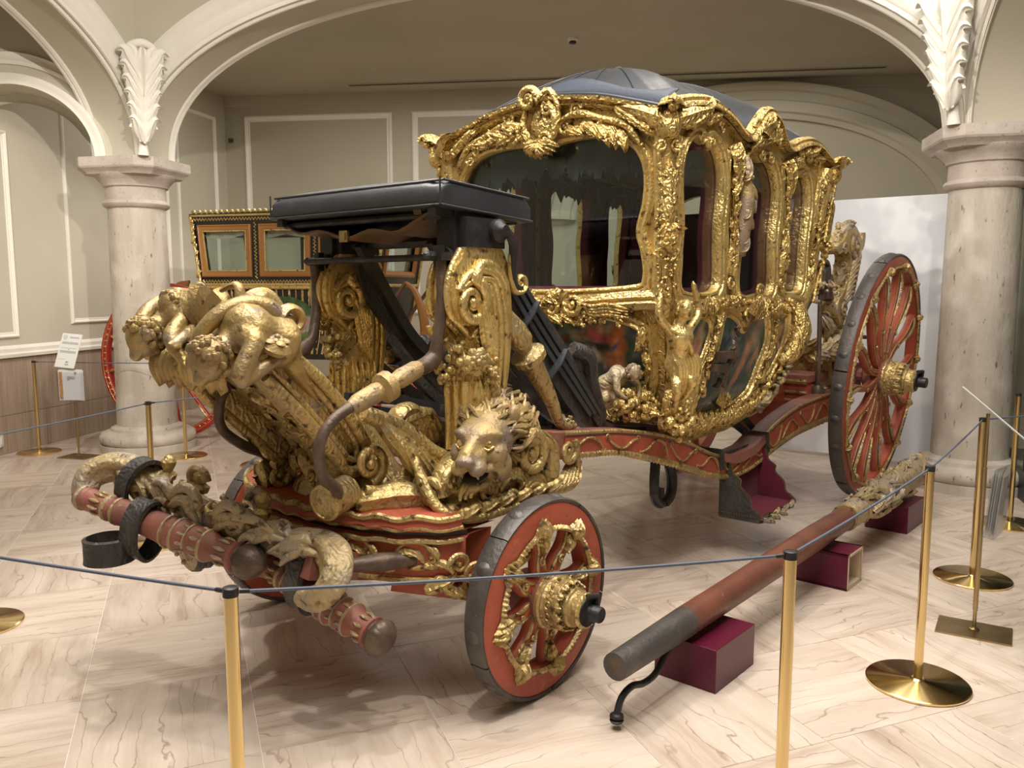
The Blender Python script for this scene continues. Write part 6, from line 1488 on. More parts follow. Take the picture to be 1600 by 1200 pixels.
# swingletrees
def swingletree(p0, p1, knobs):
    b = MB(); turned(b, p0, p1, [(0,.026),(.012,.044),(.04,.048),(.06,.040),(.075,.046),(.10,.040),(.17,.038),(.185,.050),(.21,.050),(.222,.043),(.245,.052),(.26,.052),(.30,.052),(.34,.050),(.50,.056),(.54,.062),(.555,.058),(.58,.050),(.60,.064),(.615,.064),(.66,.050),(.67,.058),(.74,.052),(.75,.060),(.765,.060),(.80,.046),(.885,.044),(.895,.056),(.915,.058),(.925,.040),(.935,.044)], 20)
    o = b.build('swingletree', 'darkred', coach, 35)
    for t0, t1, r in ((.025,.045,.050),(.185,.21,.052),(.245,.262,.054),(.542,.556,.0635),(.598,.616,.0655),(.668,.68,.0595),(.748,.766,.0615)):
        turned(MB(), p0.lerp(p1, t0), p0.lerp(p1, t1), [(0,r*.96),(.2,r*1.03),(.8,r*1.03),(1,r*.96)], 20).build('turned_band', 'palegold', o, 50)
    dd = (p1-p0).normalized(); e1 = dd.orthogonal().normalized(); e2 = dd.cross(e1)
    for t0, t1, r in ((.62,.665,.050),(.69,.745,.050),(.105,.165,.040),(.82,.88,.046)):
        g = MB()
        for k in range(9):
            th = 2*PI*k/9; rd = e1*math.cos(th)+e2*math.sin(th)
            g.tube([p0.lerp(p1, t0)+rd*r, p0.lerp(p1, t0*.6+t1*.4)+rd*(r+.003), p0.lerp(p1, t0*.3+t1*.7)+rd*(r+.003), p0.lerp(p1, t1)+rd*r], [.003,.008,.007,.003], 6)
        g.build('leaf_collar', 'palegold', o, 50)
    kb = MB(); turned(kb, p0.lerp(p1, .90), p0.lerp(p1, 1.05), [(0,.040),(.1,.050),(.18,.046),(.28,.058,.02),(.45,.066,.03),(.62,.063,.03),(.78,.050,.03),(.9,.032,.02),(.97,.016),(1,.004)], 48, 16); kb.build('end_knob', knobs, o, 50)
    return o
S1a, S1b = W(-1.03,-.75,.735), W(-.79,.08,.575)
S2a, S2b = W(-.67,-.05,.52), W(-.615,.565,.365)
sw1 = swingletree(S1a, S1b, 'rustiron'); sw1['label'] = 'red turned swingletree in front'
sw2 = swingletree(S2a, S2b, 'rustiron'); sw2['label'] = 'red turned swingletree lower and nearer'
def loop_strap(name, c, e1, e2, r1, r2, w_, t_, parent):
    P = [V3(c)+e1*(r1*math.cos(2*PI*i/36))+e2*(r2*math.sin(2*PI*i/36)) for i in range(36)]
    ax_ = e1.cross(e2).normalized(); b = MB(); ups = [(P[i]-V3(c)).normalized() for i in range(36)]
    h = w_/2; b.sweep(P, [(-h,-t_/2),(-h*.9,t_/2),(-h*.6,t_*.35),(h*.6,t_*.35),(h*.9,t_/2),(h,-t_/2),(-h,-t_/2)], ups, True)
    return b.build(name, 'strap', parent, 40)
d1 = (S1b-S1a).normalized(); d2_ = (S2b-S2a).normalized()
v1 = EZ-d1*EZ.dot(d1); v1.normalize(); h1 = d1.cross(v1)
loop_strap('leather_loop', S1a.lerp(S1b, .40)+h1*0-v1*.035+(-EU)*.0, h1, v1, .075, .115, .085, .014, sw1)
c2 = S1a.lerp(S1b, .27)+(-EU)*.06-EZ*.13
loop_strap('leather_loop', c2, EU, EN, .085, .085, .10, .014, sw1)
v2 = EZ-d2_*EZ.dot(d2_); v2.normalize(); h2 = d2_.cross(v2)
loop_strap('leather_loop', S2a.lerp(S2b, .40)+v2*.075, h2, v2, .085, .145, .075, .022, sw2)
loop_strap('leather_loop', sb(.86,.03,.02), fwd, upv, .10, .11, .07, .016, bar)
for t_ in (.40, .44): MB().lathe([(.012,-.04),(.02,.02),(.02,.05),(.01,.07)], sb(t_,.03,-.07), -upv, 8).build('bar_bolt', 'iron', bar)
# ================================================================ barrier posts and cords
PH = .876
def post_mesh():
    b = MB(); b.lathe([(.187,0),(.19,.004),(.19,.010),(.185,.014),(.03,.019),(.022,.026)], seg=64); base = b
    p = MB().lathe([(.0165,.02),(.0165,PH-.02)], seg=20); c = MB().lathe([(.018,PH-.022),(.018,PH-.002),(.014,PH)], seg=20)
    return base, p, c
POSTS = [('front_left', (-.64, 1.81), 'brass barrier post in the foreground, in front of the swingletrees'),
         ('front_right', (.72, 2.07), 'brass barrier post in the foreground, in front of the pole on the floor'),
         ('right', (1.60, 3.10), 'brass barrier post with full round base right of the pole'),
         ('right2', (2.47, 4.28), 'brass barrier post behind the leaflet stand at the right'),
         ('l1', (-4.48, 7.70), 'brass barrier post at the far left by the wainscot'),
         ('l2', (-2.18, 4.90), 'brass barrier post rising behind the carved splinter bar'),
         ('l3', (-3.02, 7.52), 'brass barrier post just right of the left column'),
         ('l4', (-2.20, 7.15), 'brass barrier post half hidden under the footboard of the gilded coach'),
         ('l5', (-2.47, 3.66), 'brass barrier post whose base shows at the left edge'),
         ('r3', (3.28, 5.30), 'brass barrier post whose base shows at the right edge behind the leaflets')]
first = None; PP = {}
for key, (x, y), lab in POSTS:
    if first is None:
        first = thing('barrier_post', lab, 'barrier post', (x, y, 0), 0, 'brass barrier posts around the coach')
        b0, p0_, c0 = post_mesh(); b0.build('base_disc', 'brass', first, 40); p0_.build('pole', 'brass', first, 40); c0.build('cap', 'blackcap', first, 40); t = first
    else:
        t = first.copy(); C.objects.link(t); t.location = (x, y, 0); t['label'] = lab
        for ch in [o for o in bpy.data.objects if o.parent == first]: link_copy(ch, t)
    PP[key] = V3((x, y, PH-.012))
def cord(a, b_, sag, lab):
    a = V3(a); b_ = V3(b_); d = (b_-a).normalized()*.019; P = [(a+d).lerp(b_-d, i/16)-EZ*(sag*4*(i/16)*(1-i/16)) for i in range(17)]
    t = thing('barrier_rope', lab, 'rope', P[0], 0, 'elastic ropes between the posts')
    MB().tube([p-P[0] for p in P], .0042, 7).build('line', 'rope', t)
    for p, q in ((P[0], P[1]), (P[-1], P[-2])): MB().lathe([(.006,0),(.006,.02),(.004,.024)], p-P[0], q-p, 8).build('end_clip', 'blackcap', t)
cord((-2.1, 2.36, PH-.012), PP['front_left'], .006, 'grey rope running left from the foreground post by the swingletrees')
cord(PP['front_left'], PP['front_right'], .008, 'grey rope across the front, passing before the small wheel')
cord(PP['front_right'], PP['right'], .006, 'grey rope crossing above the carved end of the pole')
cord(PP['right'], PP['right2'], .006, 'grey rope between the two posts at the right')
cord(PP['right2'], (3.6, 4.75, PH-.012), .0, 'pale rope leaving the right edge above the leaflets')
cord(PP['l1'], PP['l3'], .002, 'thin rope in front of the left column between far posts')
cord(PP['l5'], PP['l2'], .004, 'thin rope sloping up to the post behind the splinter bar')
cord(PP['l2'], (-1.62, 5.6, PH-.012), .0, 'thin rope running in behind the carved footboard')

# ================================================================ draught pole on three blocks
E1 = V3((.653, .757, 0)); E2 = V3((-.757, .653, 0))
def block(corner, l1, l2, h, lab, open_):
    c = V3((*corner, 0)); t = thing('display_block', lab, 'block', c+E1*l1/2+E2*l2/2, math.atan2(E1.y, E1.x), 'burgundy blocks under the pole')
    m = MB(); a, b_ = l1/2, l2/2; w_ = .014
    if open_:   # open-ended box: board walls, raw inside, seen through the near end
        for y in (-a, a): m.box((y-math.copysign(w_/2, y), 0, h/2), (w_, l2, h))
        m.box((0, 0, h-w_/2), (l1, l2, w_)); m.box((0, 0, w_/2), (l1, l2, w_)); m.box((0, b_-w_/2, h/2), (l1, w_, h)); o = m.build('shell', 'block', t, 0)
        r = MB(); r.box((0, .004, h/2), (l1-2*w_+.001, l2-.01, .001)); r = MB()
        for x in (-a+w_, a-w_): r.box((x-math.copysign(.001, x), 0, h/2), (.003, l2-.004, h-2*w_))
        r.box((0, 0, w_+.001), (l1-2*w_, l2-.004, .003)); r.box((0, 0, h-w_-.001), (l1-2*w_, l2-.004, .003)); r.box((0, b_-w_-.002, h/2), (l1-2*w_, .003, h-2*w_)); r.build('raw_inside', 'raw', t, 0)
        e = MB()
        for x in (-a+w_/2, a-w_/2): e.box((x, -b_-.001, h/2), (w_, .002, h))
        for z in (w_/2, h-w_/2): e.box((0, -b_-.001, z), (l1, .002, w_))
        e.build('board_edge', 'raw', t, 0)
    else:
        m.box((0, 0, h/2), (l1, l2, h)); o = m.build('shell', 'block', t, 0); bv = o.modifiers.new('b', 'BEVEL'); bv.width = .002
        MB().box((0, 0, h+.0008), (l1-.03, .04, .0016)).build('felt_strip', 'velvet', t, 0)
    return t
block((.78, 3.01), .34, .27, .175, 'burgundy block under the iron-shod end of the pole', False)
block((1.72, 4.09), .22, .34, .19, 'burgundy open-ended box under the middle of the pole', True)
block((2.50, 5.08), .36, .26, .175, 'burgundy block under the carved end of the pole', False)
PA = V3((.36, 2.75, .235)); PBv = V3((2.86, 5.66, .30)); pd_ = (PBv-PA)
pole = thing('carriage_pole', 'long wooden carriage pole with iron tip and carved gilt end on burgundy blocks', 'pole', (PA.x, PA.y, 0))
def pp_(t, r=None): return PA+pd_*t-V3((PA.x, PA.y, 0))
sh = MB(); sh.tube([pp_(t) for t in (.13,.2,.35,.5,.6,.64)], [.060,.061,.064,.066,.062,.06], 18); sh.build('shaft', 'poleWood', pole, 60)
ti = MB(); ti.tube([pp_(t) for t in (.0,.012,.012,.05,.13,.135)], [.050,.052,.051,.054,.060,.060], 18); ti.build('iron_tip', 'tyre', pole, 40)
td = MB(); td.lathe([(.044,-.001),(.044,-.004),(.036,-.002),(.01,.004)], pp_(0), -pd_, 18); td.build('tip_end', 'rustiron', pole, 40)
hk = MB(); dpn = pd_.normalized(); hb_ = pp_(.10)-EZ*.06
hk.tube(smooth([pp_(.105)-EZ*.058, pp_(.092)-EZ*.075, pp_(.072)-EZ*.13, pp_(.05)-EZ*.135, pp_(.03)-EZ*.115, pp_(.012)-EZ*.13, pp_(.004)-EZ*.18], 26), .013, 9); hk.lathe([(.012,0),(.024,.006),(.026,.014),(.018,.02),(.026,.026),(.022,.034),(.006,.04)], pp_(.004)-EZ*.175, (0,0,-1), 12)
hk.tube([pp_(.02)-EZ*.056, pp_(.108)-EZ*.060], .007, 7); hk.build('iron_hook', 'iron', pole, 50)
gd = MB(); gd.tube([pp_(t) for t in (.60,.605,.66,.72,.78,.84,.90,.95,.985,1.0)], [.058,.070,.072,.082,.076,.088,.080,.090,.078,.05], 16, flute=.04)
gp = gd.build('carved_end', 'palegold', pole, 50)
gc = MB(); random.seed(5)
for k in range(46):
    t = .665+.32*random.random(); th = random.uniform(0, 2*PI); s1 = dpn.cross(EZ).normalized(); s2 = s1.cross(dpn); rd = s1*math.cos(th)+s2*math.sin(th); tg = dpn.cross(rd); c0 = pp_(t)+rd*.072
    sg = random.choice((-1, 1))
    gc.leaf([c0-dpn*.06, c0+tg*sg*.02+rd*.016, c0+dpn*.05+tg*sg*.045+rd*.014, c0+dpn*.07+tg*sg*.075], .055, rd, 3, .35, 7)
    if k % 3 == 0: gc.volute(c0+rd*.012, dpn*sg, tg, .026, 1.3, .34, random.uniform(0, 6), .9, 6, 20)
gc.build('acanthus_carving', 'palegold', gp, 55)
random.seed(11)
def cst(t):
    return pp_(t)
for a_, r_ in ((.597,.074),(.655,.078)): MB().tube([pp_(a_), pp_(a_+.006)], r_, 18).build('gilt_collar', 'oldgold', pole, 40)

# ================================================================ sign stands
def sign_stand(loc, rz, lab, ph, plate_rot, plate_off, holder_z, facing):
    t = thing('sign_stand', lab, 'sign stand', loc, rz)
    MB().box((0, 0, .004), (.30, .21, .008)).build('base_plate', 'dbrass', t, 0)
    p = MB().lathe([(.022,.008),(.022,.014),(.012,.02)], seg=16); p.lathe([(.008,.01),(.008,ph)], seg=12); p.lathe([(.011,.1),(.011,holder_z+.16)], seg=12); p.build('pole', 'dbrass', t, 40)
    return t
def sheet(t, c, e1, e2, w_, h_, lines=True):
    """printed sheet on a thin plate; e1 = reading direction, e2 = up the sheet"""
    c = V3(c); e1 = V3(e1).normalized(); e2 = V3(e2).normalized(); n = e1.cross(e2)
    def quad(mb, x0, x1, y0, y1, d): mb.add([c+e1*x0+e2*y0+n*d, c+e1*x1+e2*y0+n*d, c+e1*x1+e2*y1+n*d, c+e1*x0+e2*y1+n*d, c+e1*x0+e2*y0+n*(d-.001), c+e1*x1+e2*y0+n*(d-.001), c+e1*x1+e2*y1+n*(d-.001), c+e1*x0+e2*y1+n*(d-.001)], [(0,1,2,3),(7,6,5,4),(0,4,5,1),(1,5,6,2),(2,6,7,3),(3,7,4,0)])
    m = MB(); quad(m, -w_/2, w_/2, -h_/2, h_/2, 0); quad(m, -w_/2-.002, w_/2+.002, -h_/2-.002, h_/2+.002, -.003); o = m.build('sign_plate', 'paper', t, 0)
    if lines:
        k = MB(); rnd = random.Random(3)
        quad(k, -w_*.40, -w_*.22, h_*.34, h_*.44, .0012)
        s_ = k; k = MB()
        def text(y, x0, x1, n_, hh):
            for r in range(n_):
                x = x0
                while x < x1:
                    l = rnd.uniform(.004, .014)*w_/.21; quad(k, x, min(x+l, x1), y-r*hh*1.7, y-r*hh*1.7+hh, .0012); x += l+.003
        text(h_*.40, -w_*.08, w_*.40, 2, .005); text(h_*.24, -w_*.40, w_*.42, 3, .0045); text(h_*.07, -w_*.38, w_*.40, 1, .0035); text(-h_*.02, -w_*.42, w_*.40, 3, .0045); text(-h_*.26, -w_*.40, -w_*.05, 1, .003)
        quad(k, -w_*.02, w_*.03, .028*0+h_*.025, h_*.05, .0012); quad(k, w_*.02, w_*.10, -h_*.36, -h_*.31, .0012); quad(k, w_*.12, w_*.15, -h_*.36, -h_*.31, .0012)
        quad(k, w_*.02, w_*.08, -h_*.43, -h_*.39, .0012); quad(k, w_*.11, w_*.17, -h_*.43, -h_*.39, .0012)
        k.build('print', 'greyink', o, 0, kind='stuff')
        # shield outline emblem
        em = MB(); pts = [(-.40,.44),(-.31,.45),(-.22,.44),(-.22,.38),(-.25,.345),(-.31,.325),(-.37,.345),(-.40,.38)]
        em.tube([c+e1*(x*w_)+e2*(y*h_)+n*.0012 for x, y in pts], .0016, 5, closed=True); em.tube([c+e1*(-.31*w_)+e2*(.45*h_)+n*.0012, c+e1*(-.31*w_)+e2*(.325*h_)+n*.0012], .0012, 5); em.tube([c+e1*(-.40*w_)+e2*(.39*h_)+n*.0012, c+e1*(-.22*w_)+e2*(.39*h_)+n*.0012], .0012, 5); em.build('emblem', 'greyink', o, 0)
    return o
def leaflets(t, c, e1, up, w_, h_, nlf=5, photo=True):
    c = V3(c); e1 = V3(e1).normalized(); up = V3(up).normalized(); n = e1.cross(up)
    hd = MB()
    for d in (-.022, .024): hd.add([c-e1*w_*.54-up*h_*.5+n*d, c+e1*w_*.54-up*h_*.5+n*d, c+e1*w_*.54+up*h_*.44+n*d, c-e1*w_*.54+up*h_*.44+n*d], [(0,1,2,3)])
    hd.add([c-e1*w_*.54-up*h_*.5-n*.022, c+e1*w_*.54-up*h_*.5-n*.022, c+e1*w_*.54-up*h_*.5+n*.024, c-e1*w_*.54-up*h_*.5+n*.024], [(0,1,2,3)])
    for s_ in (-1, 1): hd.add([c+e1*w_*.54*s_-up*h_*.5-n*.022, c+e1*w_*.54*s_-up*h_*.5+n*.024, c+e1*w_*.54*s_+up*h_*.44+n*.024, c+e1*w_*.54*s_+up*h_*.44-n*.022], [(0,1,2,3)])
    hd.build('leaflet_holder', 'acrylic', t, 0)
    last = None
    for k in range(nlf):
        q = c+n*(-.016+.007*k)+e1*(.006*(nlf-1-k)*.4)+up*(.006*(k % 2)); tl = .02*(k-2)
        a = e1+up*tl; m = MB(); g = [[q+a*(x*w_*.5)+up*(y*h_*.5)+n*(.004*math.sin(x*2+k)) for x in (-1,-.5,0,.5,1)] for y in (-.96,0,1)]
        m.grid(g); o = m.build('leaflet', 'paper', t, 40); last = (q, a)
    q, a = last; n2 = n*.0045
    if not photo: return
    pr = MB(); pr.grid([[q+a*(x*w_*.5)+up*(y*h_*.5)+n2 for x in (-.94,-.64)] for y in (-.9,.9)]); pr.build('cover_photo', 'orange', t, 0)
    tx = MB()
    for r in range(3): tx.grid([[q+a*(x*w_*.5)+up*((.55-.09*r)*h_*.5+dy)+n2*1.2 for x in (-.2, .5 if r < 2 else .05)] for dy in (0, .005)])
    tx.grid([[q+a*(x*w_*.5)+up*(.78*h_*.5+dy)+n2*1.2 for x in (.45,.66)] for dy in (0, .014)]); tx.build('cover_print', 'greyink', t, 0)
tl = sign_stand((-4.0, 7.50, 0), -.25, 'sign stand with tilted white text sheet and leaflets left of the left column', .93, 0, 0, .62, 0)
sheet(tl, (-.02, -.03, .985), (1, .02, -.07), (.10, .30, .95), .205, .315)
leaflets(tl, (.0, -.045, .67), (1, .05, -.01), (0, 0, 1), .23, .28)
tr = sign_stand((2.10, 3.60, 0), -.56, 'sign stand seen edge-on with a leaflet pouch beside the right column', 1.0, 0, 0, .60, 0)
vr = V3((.50, .866, 0)); vr = Matrix.Rotation(.56, 3, 'Z') @ vr
e1p = (Matrix.Rotation(.56, 3, 'Z') @ V3((.866, -.5, 0)))*.25-V3((0, 0, .215))
sheet(tr, (.02, .01, 1.0), -vr+EZ*.10, -e1p, .22, .335)
leaflets(tr, (.06, .05, .60), (.16, .99, 0), (.08, 0, 1), .19, .30, 5, False)

# ================================================================ white panel behind the rear wheel
w0 = V3((2.30, 8.00, 0)); w1 = V3((3.72, 6.92, 0)); dw = (w1-w0).normalized(); nw = V3((dw.y, -dw.x, 0)); nw = nw if nw.y < 0 else -nw
t = thing('white_panel', 'tall white screen panel standing behind the big rear wheel', 'panel', (w0+w1)/2)
fw_ = lambda s, z, d: w0+dw*s+nw*d+V3((0, 0, z))-(w0+w1)/2
MB().plate([(0, .03), ((w1-w0).length, .03), ((w1-w0).length, 2.33), (0, 2.33)], [], fw_, -.04, 0).build('board', 'board', t, 0)
for s_ in (.1, (w1-w0).length-.1): MB().box(fw_(s_, .015, -.02), (.06, .06, .03)).build('foot', 'iron', t, 0)
# ================================================================ glass case at the right edge
K0 = V3((4.02, 6.85, 0)); K1 = V3((3.45, 5.0, 0)); dk = (K1-K0).normalized(); nk = V3((-dk.y, dk.x, 0)); nk = nk if nk.x > 0 else -nk; LK = (K1-K0).length
t = thing('display_case', 'dark glass display case behind the right column', 'display case', K0)
fk = lambda s, d, z: dk*s+nk*d+V3((0, 0, z))
def kbox(mb, s0, s1, d0, d1, z0, z1): mb.add([fk(s, d, z) for s in (s0, s1) for d in (d0, d1) for z in (z0, z1)], [(0,1,3,2),(4,6,7,5),(0,4,5,1),(2,3,7,6),(0,2,6,4),(1,5,7,3)]); return mb
kbox(MB(), 0, LK, 0, .9, 0, .22).build('plinth', 'blackcap', t, 0); kbox(MB(), 0, LK, 0, .9, 2.18, 2.35).build('canopy', 'blackcap', t, 0)
kbox(MB(), 0, LK, .86, .9, .22, 2.18).build('back_wall', mat('dark_green_cloth', (.035,.05,.042), .8), t, 0)
for s0 in (0, LK/2-.01, LK-.02): kbox(MB(), s0, s0+.02, 0, .02, .22, 2.18).build('frame_post', 'blackcap', t, 0)
for s0 in (0, LK/2): kbox(MB(), s0+.02, s0+LK/2-.02, .004, .012, .22, 2.18).build('glass_pane', 'glass', t, 0)
kbox(MB(), .3, 1.1, .25, .75, .22, .62).build('inner_plinth', mat('grey_green_cloth', (.16,.18,.15), .8), t, 0)
kbox(MB(), .42, .9, .38, .6, .62, .74).build('exhibit_base', 'dbrass', t, 0)
# ================================================================ second, smaller coach in the aisle
O2 = V3((-3.55, 8.44, 0)); c2d = V3((.965, -.262, 0)).normalized()
coach2 = thing('small_coach', 'black and gold town coach with bright red wheels in the aisle behind', 'carriage', O2, math.atan2(c2d.y, c2d.x))
def Q(s, m, z): return V3((s, m, z))          # s along the coach, m away from the viewer, z up
E2Y = V3((0, -1, 0))
def wheel2(R, nsp, hubr):
    n = 56; Ri, Ro = R-.085, R-.014
    b = MB(); b.grid([[V3((r*math.cos(2*PI*i/n), y, r*math.sin(2*PI*i/n))) for r, y in ((Ri,.06),(Ri,.008),(Ri+.01,0),(Ro,0),(Ro,.07),(Ri,.06))] for i in range(n)], True, False); w_ = b.build('wheel', 'redspoke', None, 35)
    b = MB(); b.grid([[V3((r*math.cos(2*PI*i/n), y, r*math.sin(2*PI*i/n))) for r, y in ((Ro,.0),(R,.004),(R,.066),(Ro,.07))] for i in range(n)], True, False); b.build('tyre', 'redspoke', w_, 35)
    g = MB()
    for r in (Ri+.016, Ro-.012): g.tube([V3((r*math.cos(2*PI*i/n), -.002, r*math.sin(2*PI*i/n))) for i in range(n)], .003, 5, closed=True)
    rm = (Ri+Ro)/2
    for i in range(int(R*90)):
        th = 2*PI*i/int(R*90); g.ball(V3((rm*math.cos(th), -.002, rm*math.sin(th))), (.013, .005, .013) if i % 2 else (.02, .006, .008), 6, 4)
    g.build('rim_gilding', 'goldplain', w_, 50)
    sp0 = None
    for i in range(nsp):
        th = 2*PI*(i+.5)/nsp
        if sp0 is None: sp0 = MB().tube([V3((hubr*.8+(Ri-hubr*.8)*t, .035, 0)) for t in (0,.15,.5,.85,1)], [.026,.020,.016,.020,.026], 8).build('spoke', 'redspoke', w_, 60); gl = MB().leaf([V3((Ri,.012,0)), V3((Ri-.06,.004,0)), V3((Ri-.12,.008,0)), V3((Ri-.16,.018,0))], .03, (0,-1,0), 3, .3, 7).build('spoke_gilding', 'goldplain', w_, 50); o, l = sp0, gl
        else: o = link_copy(sp0, w_); l = link_copy(gl, w_)
        o.rotation_euler = (0, -th, 0); l.rotation_euler = (0, -th, 0)
    MB().lathe([(hubr*.8,-.06),(hubr,-.03),(hubr,.03),(hubr*1.08,.04),(hubr*1.0,.055),(hubr*.8,.07),(hubr*.82,.10),(hubr*.66,.12)], (0,.035,0), (0,-1,0), 24).build('hub', 'redspoke', w_, 40)
    g = MB()
    for h_, r_ in ((.04,1.09),(.07,.83),(.10,.84)): g.lathe([(hubr*r_,h_-.006),(hubr*r_*1.02,h_),(hubr*r_,h_+.006)], (0,.035,0), (0,-1,0), 24)
    g.build('hub_gilding', 'goldplain', w_, 40); c_ = MB().lathe([(hubr*.62,.11),(hubr*.66,.15),(hubr*.6,.17),(hubr*.4,.172)], (0,.035,0), (0,-1,0), 8); c_.build('hub_cap', 'rustiron', w_, 30)
    return w_
def put2(w_, s, m, R, spin): w_.parent = coach2; w_.location = (s, m, R); w_.rotation_euler = (0, spin, 0)
r2 = wheel2(.80, 12, .10); put2(r2, .0, 0, .80, .1); r2b = copy_tree(r2, coach2); put2(r2b, .0, 1.35, .80, .3)
f2w = wheel2(.555, 10, .10); put2(f2w, 2.81, 0, .555, .2); f2b = copy_tree(f2w, coach2); put2(f2b, 2.81, 1.30, .555, .5)
MB().tube([Q(0,.05,.8), Q(0,1.3,.8)], .04, 10).build('rear_axle', 'redspoke', coach2); MB().tube([Q(2.81,.05,.555), Q(2.81,1.3,.555)], .04, 10).build('front_axle', 'redspoke', coach2)
MB().sweep(smooth([Q(-.1,.67,.72), Q(.6,.67,.62), Q(1.4,.67,.56), Q(2.2,.67,.62), Q(2.9,.67,.72)], 30), [(-.05,-.05),(.05,-.05),(.05,.05),(-.05,.05),(-.05,-.05)], EZ).build('perch_beam', 'redspoke', coach2, 35)
b = MB(); b.box(Q(2.81,.67,.80), (.5,.9,.08)); b.box(Q(2.81,.67,.92), (.4,.7,.06)); b.build('fore_carriage', 'redspoke', coach2, 0)
# body: tapered shell
M0, M1 = .14, 1.22
def bs(z): return interp([(.80,.72),(1.0,.55),(1.30,.44),(1.60,.36),(2.28,.27)], z)
def be(z): return interp([(.80,1.98),(1.0,2.12),(1.30,2.22),(1.60,2.28),(2.28,2.40)], z)
w2a = [(.385,1.66),(.955,1.66),(.955,2.18),(.345,2.18)]; w2b = [(1.045,1.66),(1.60,1.66),(1.61,2.18),(1.045,2.18)]; w2c = [(1.69,1.66),(2.20,1.66),(2.27,2.18),(1.70,2.18)]
for m, dr in ((M0, -1), (M1, 1)):
    f = lambda s, z, d, m=m, dr=dr: Q(s, m+dr*d, z)
    sf = MB().plate([(bs(1.58),1.58),(be(1.58),1.58),(be(2.28),2.28),(bs(2.28),2.28)], [w2a, w2b, w2c], f, -.03, 0).build('side_frame', 'blackgold', coach2, 0)
    for wn in (w2a, w2b, w2c):
        fr_ = MB(); cx = sum(p[0] for p in wn)/4; czz = 1.92
        for off, wd, pr_ in ((0, .055, .02),):
            prof = [(0,0),(0,pr_),(.012,pr_+.008),(.02,pr_),(.05,pr_*.6),(.058,0)]
            rows = [[f(x+math.copysign(q, cx-x), z+math.copysign(q, czz-z), h) for q, h in prof] for x, z in wn]
            fr_.grid(rows, True, False)
        fr_.build('window_frame', 'amber', sf, 30)
        gl = MB(); prof = [(.055,.0),(.055,.012),(.068,.012),(.068,0)]
        gl.grid([[f(x+math.copysign(q, cx-x), z+math.copysign(q, czz-z), h) for q, h in prof] for x, z in wn], True, False); gl.build('frame_fillet', 'goldplain', sf, 30)
        MB().plate(wn, [], f, -.022, -.018).build('window_pane', 'glass', sf, 0)
    gd = MB()
    for (s0, z0, s1, z1) in ((bs(2.25)+.02,2.235,be(2.25)-.02,2.235), (.38,1.615,2.24,1.615), (1.0,1.64,1.0,2.20), (1.65,1.64,1.65,2.20)):
        n_ = int(math.hypot(s1-s0, z1-z0)/.035)
        pts = [f(s0+(s1-s0)*i/(n_*4)+(.014*math.sin(i*PI/2) if abs(s1-s0) < .1 else 0), z0+(z1-z0)*i/(n_*4)+(0 if abs(s1-s0) < .1 else .014*math.sin(i*PI/2)), .004) for i in range(n_*4+1)]
        gd.tube(pts, .0045, 5)
    for z in (2.275, 1.585): gd.tube([f(bs(z)-.01, z, .006), f(be(z)+.01, z, .006)], .016, 8)
    gd.tube([f(bs(1.55), 1.555, .01), f(be(1.55), 1.555, .01)], .02, 8)
    gd.build('gilt_bands', 'goldplain', sf, 50)
    cs = None
    for i in range(34):
        s_ = bs(2.3)+(be(2.3)-bs(2.3))*(i+.5)/34
        if cs is None: cs = MB().ball((0,0,0), (.028,.016,.020), 8, 5).build('crest_bead', 'goldplain', sf); o = cs
        else: o = link_copy(cs, sf)
        o.location = f(s_, 2.312, 0)
    lo = MB(); lo.grid([[f(bs(z)+(be(z)-bs(z))*i/20, z, 0) for i in range(21)] for z in (.85,1.0,1.15,1.3,1.45,1.58)]); lp = lo.build('lower_panel', 'blackgold', coach2, 0)
    st = MB()
    for i in range(26):
        t_ = (i+.5)/26; P = [f(bs(z)+(be(z)-bs(z))*t_, z, .003) for z in (.9,1.05,1.2,1.35,1.5,1.56)]
        st.sweep(P, [(-.012,0),(-.010,.003),(.010,.003),(.012,0)] if i % 2 else [(-.005,0),(-.004,.003),(.004,.003),(.005,0)], E2Y*(-dr))
        if i % 3 == 1: st.ball(f(bs(1.5)+(be(1.5)-bs(1.5))*t_, 1.49, .006), (.012,.006,.032), 7, 5)
        for k in range(7): st.ball(f(bs(1.3)+(be(1.3)-bs(1.3))*t_, .95+.08*k, .004), (.007,.003,.014), 5, 4)
    st.build('gilt_stripes', 'goldplain', lp, 30)
    if dr < 0:
        ov = [(1.30+.36*math.cos(2*PI*i/70), 1.20+.27*math.sin(2*PI*i/70)) for i in range(70)]
        G1 = (.05,.10,.03); G2 = (.10,.17,.05)
        painting('oval_painting', ov, f, .012, lambda x, z: G2 if z < 1.12 else (G1 if z > 1.28 else (.42,.42,.36)), [(1.30,1.40,.34,.10,0,G1,.4),(1.05,1.32,.10,.10,0,(.07,.13,.05),.5),(1.55,1.34,.10,.10,0,(.07,.13,.05),.5),(1.30,1.21,.24,.10,0,(.62,.60,.54),.3),(1.18,1.29,.06,.05,.6,(.62,.60,.54),.4),(1.38,1.29,.07,.05,-.5,(.62,.60,.54),.4),(1.52,1.22,.07,.06,0,(.5,.22,.18),.5),(1.12,1.13,.035,.05,0,(.04,.07,.2),.4),(1.32,1.10,.08,.05,0,(.55,.42,.10),.4),(1.31,1.17,.04,.06,0,(.6,.5,.44),.4),(1.42,1.15,.025,.06,0,(.5,.04,.03),.4),(1.50,1.15,.02,.05,0,(.45,.12,.1),.4),(1.30,1.22,.05,.05,0,(.36,.34,.32),.6)], lp, 40)
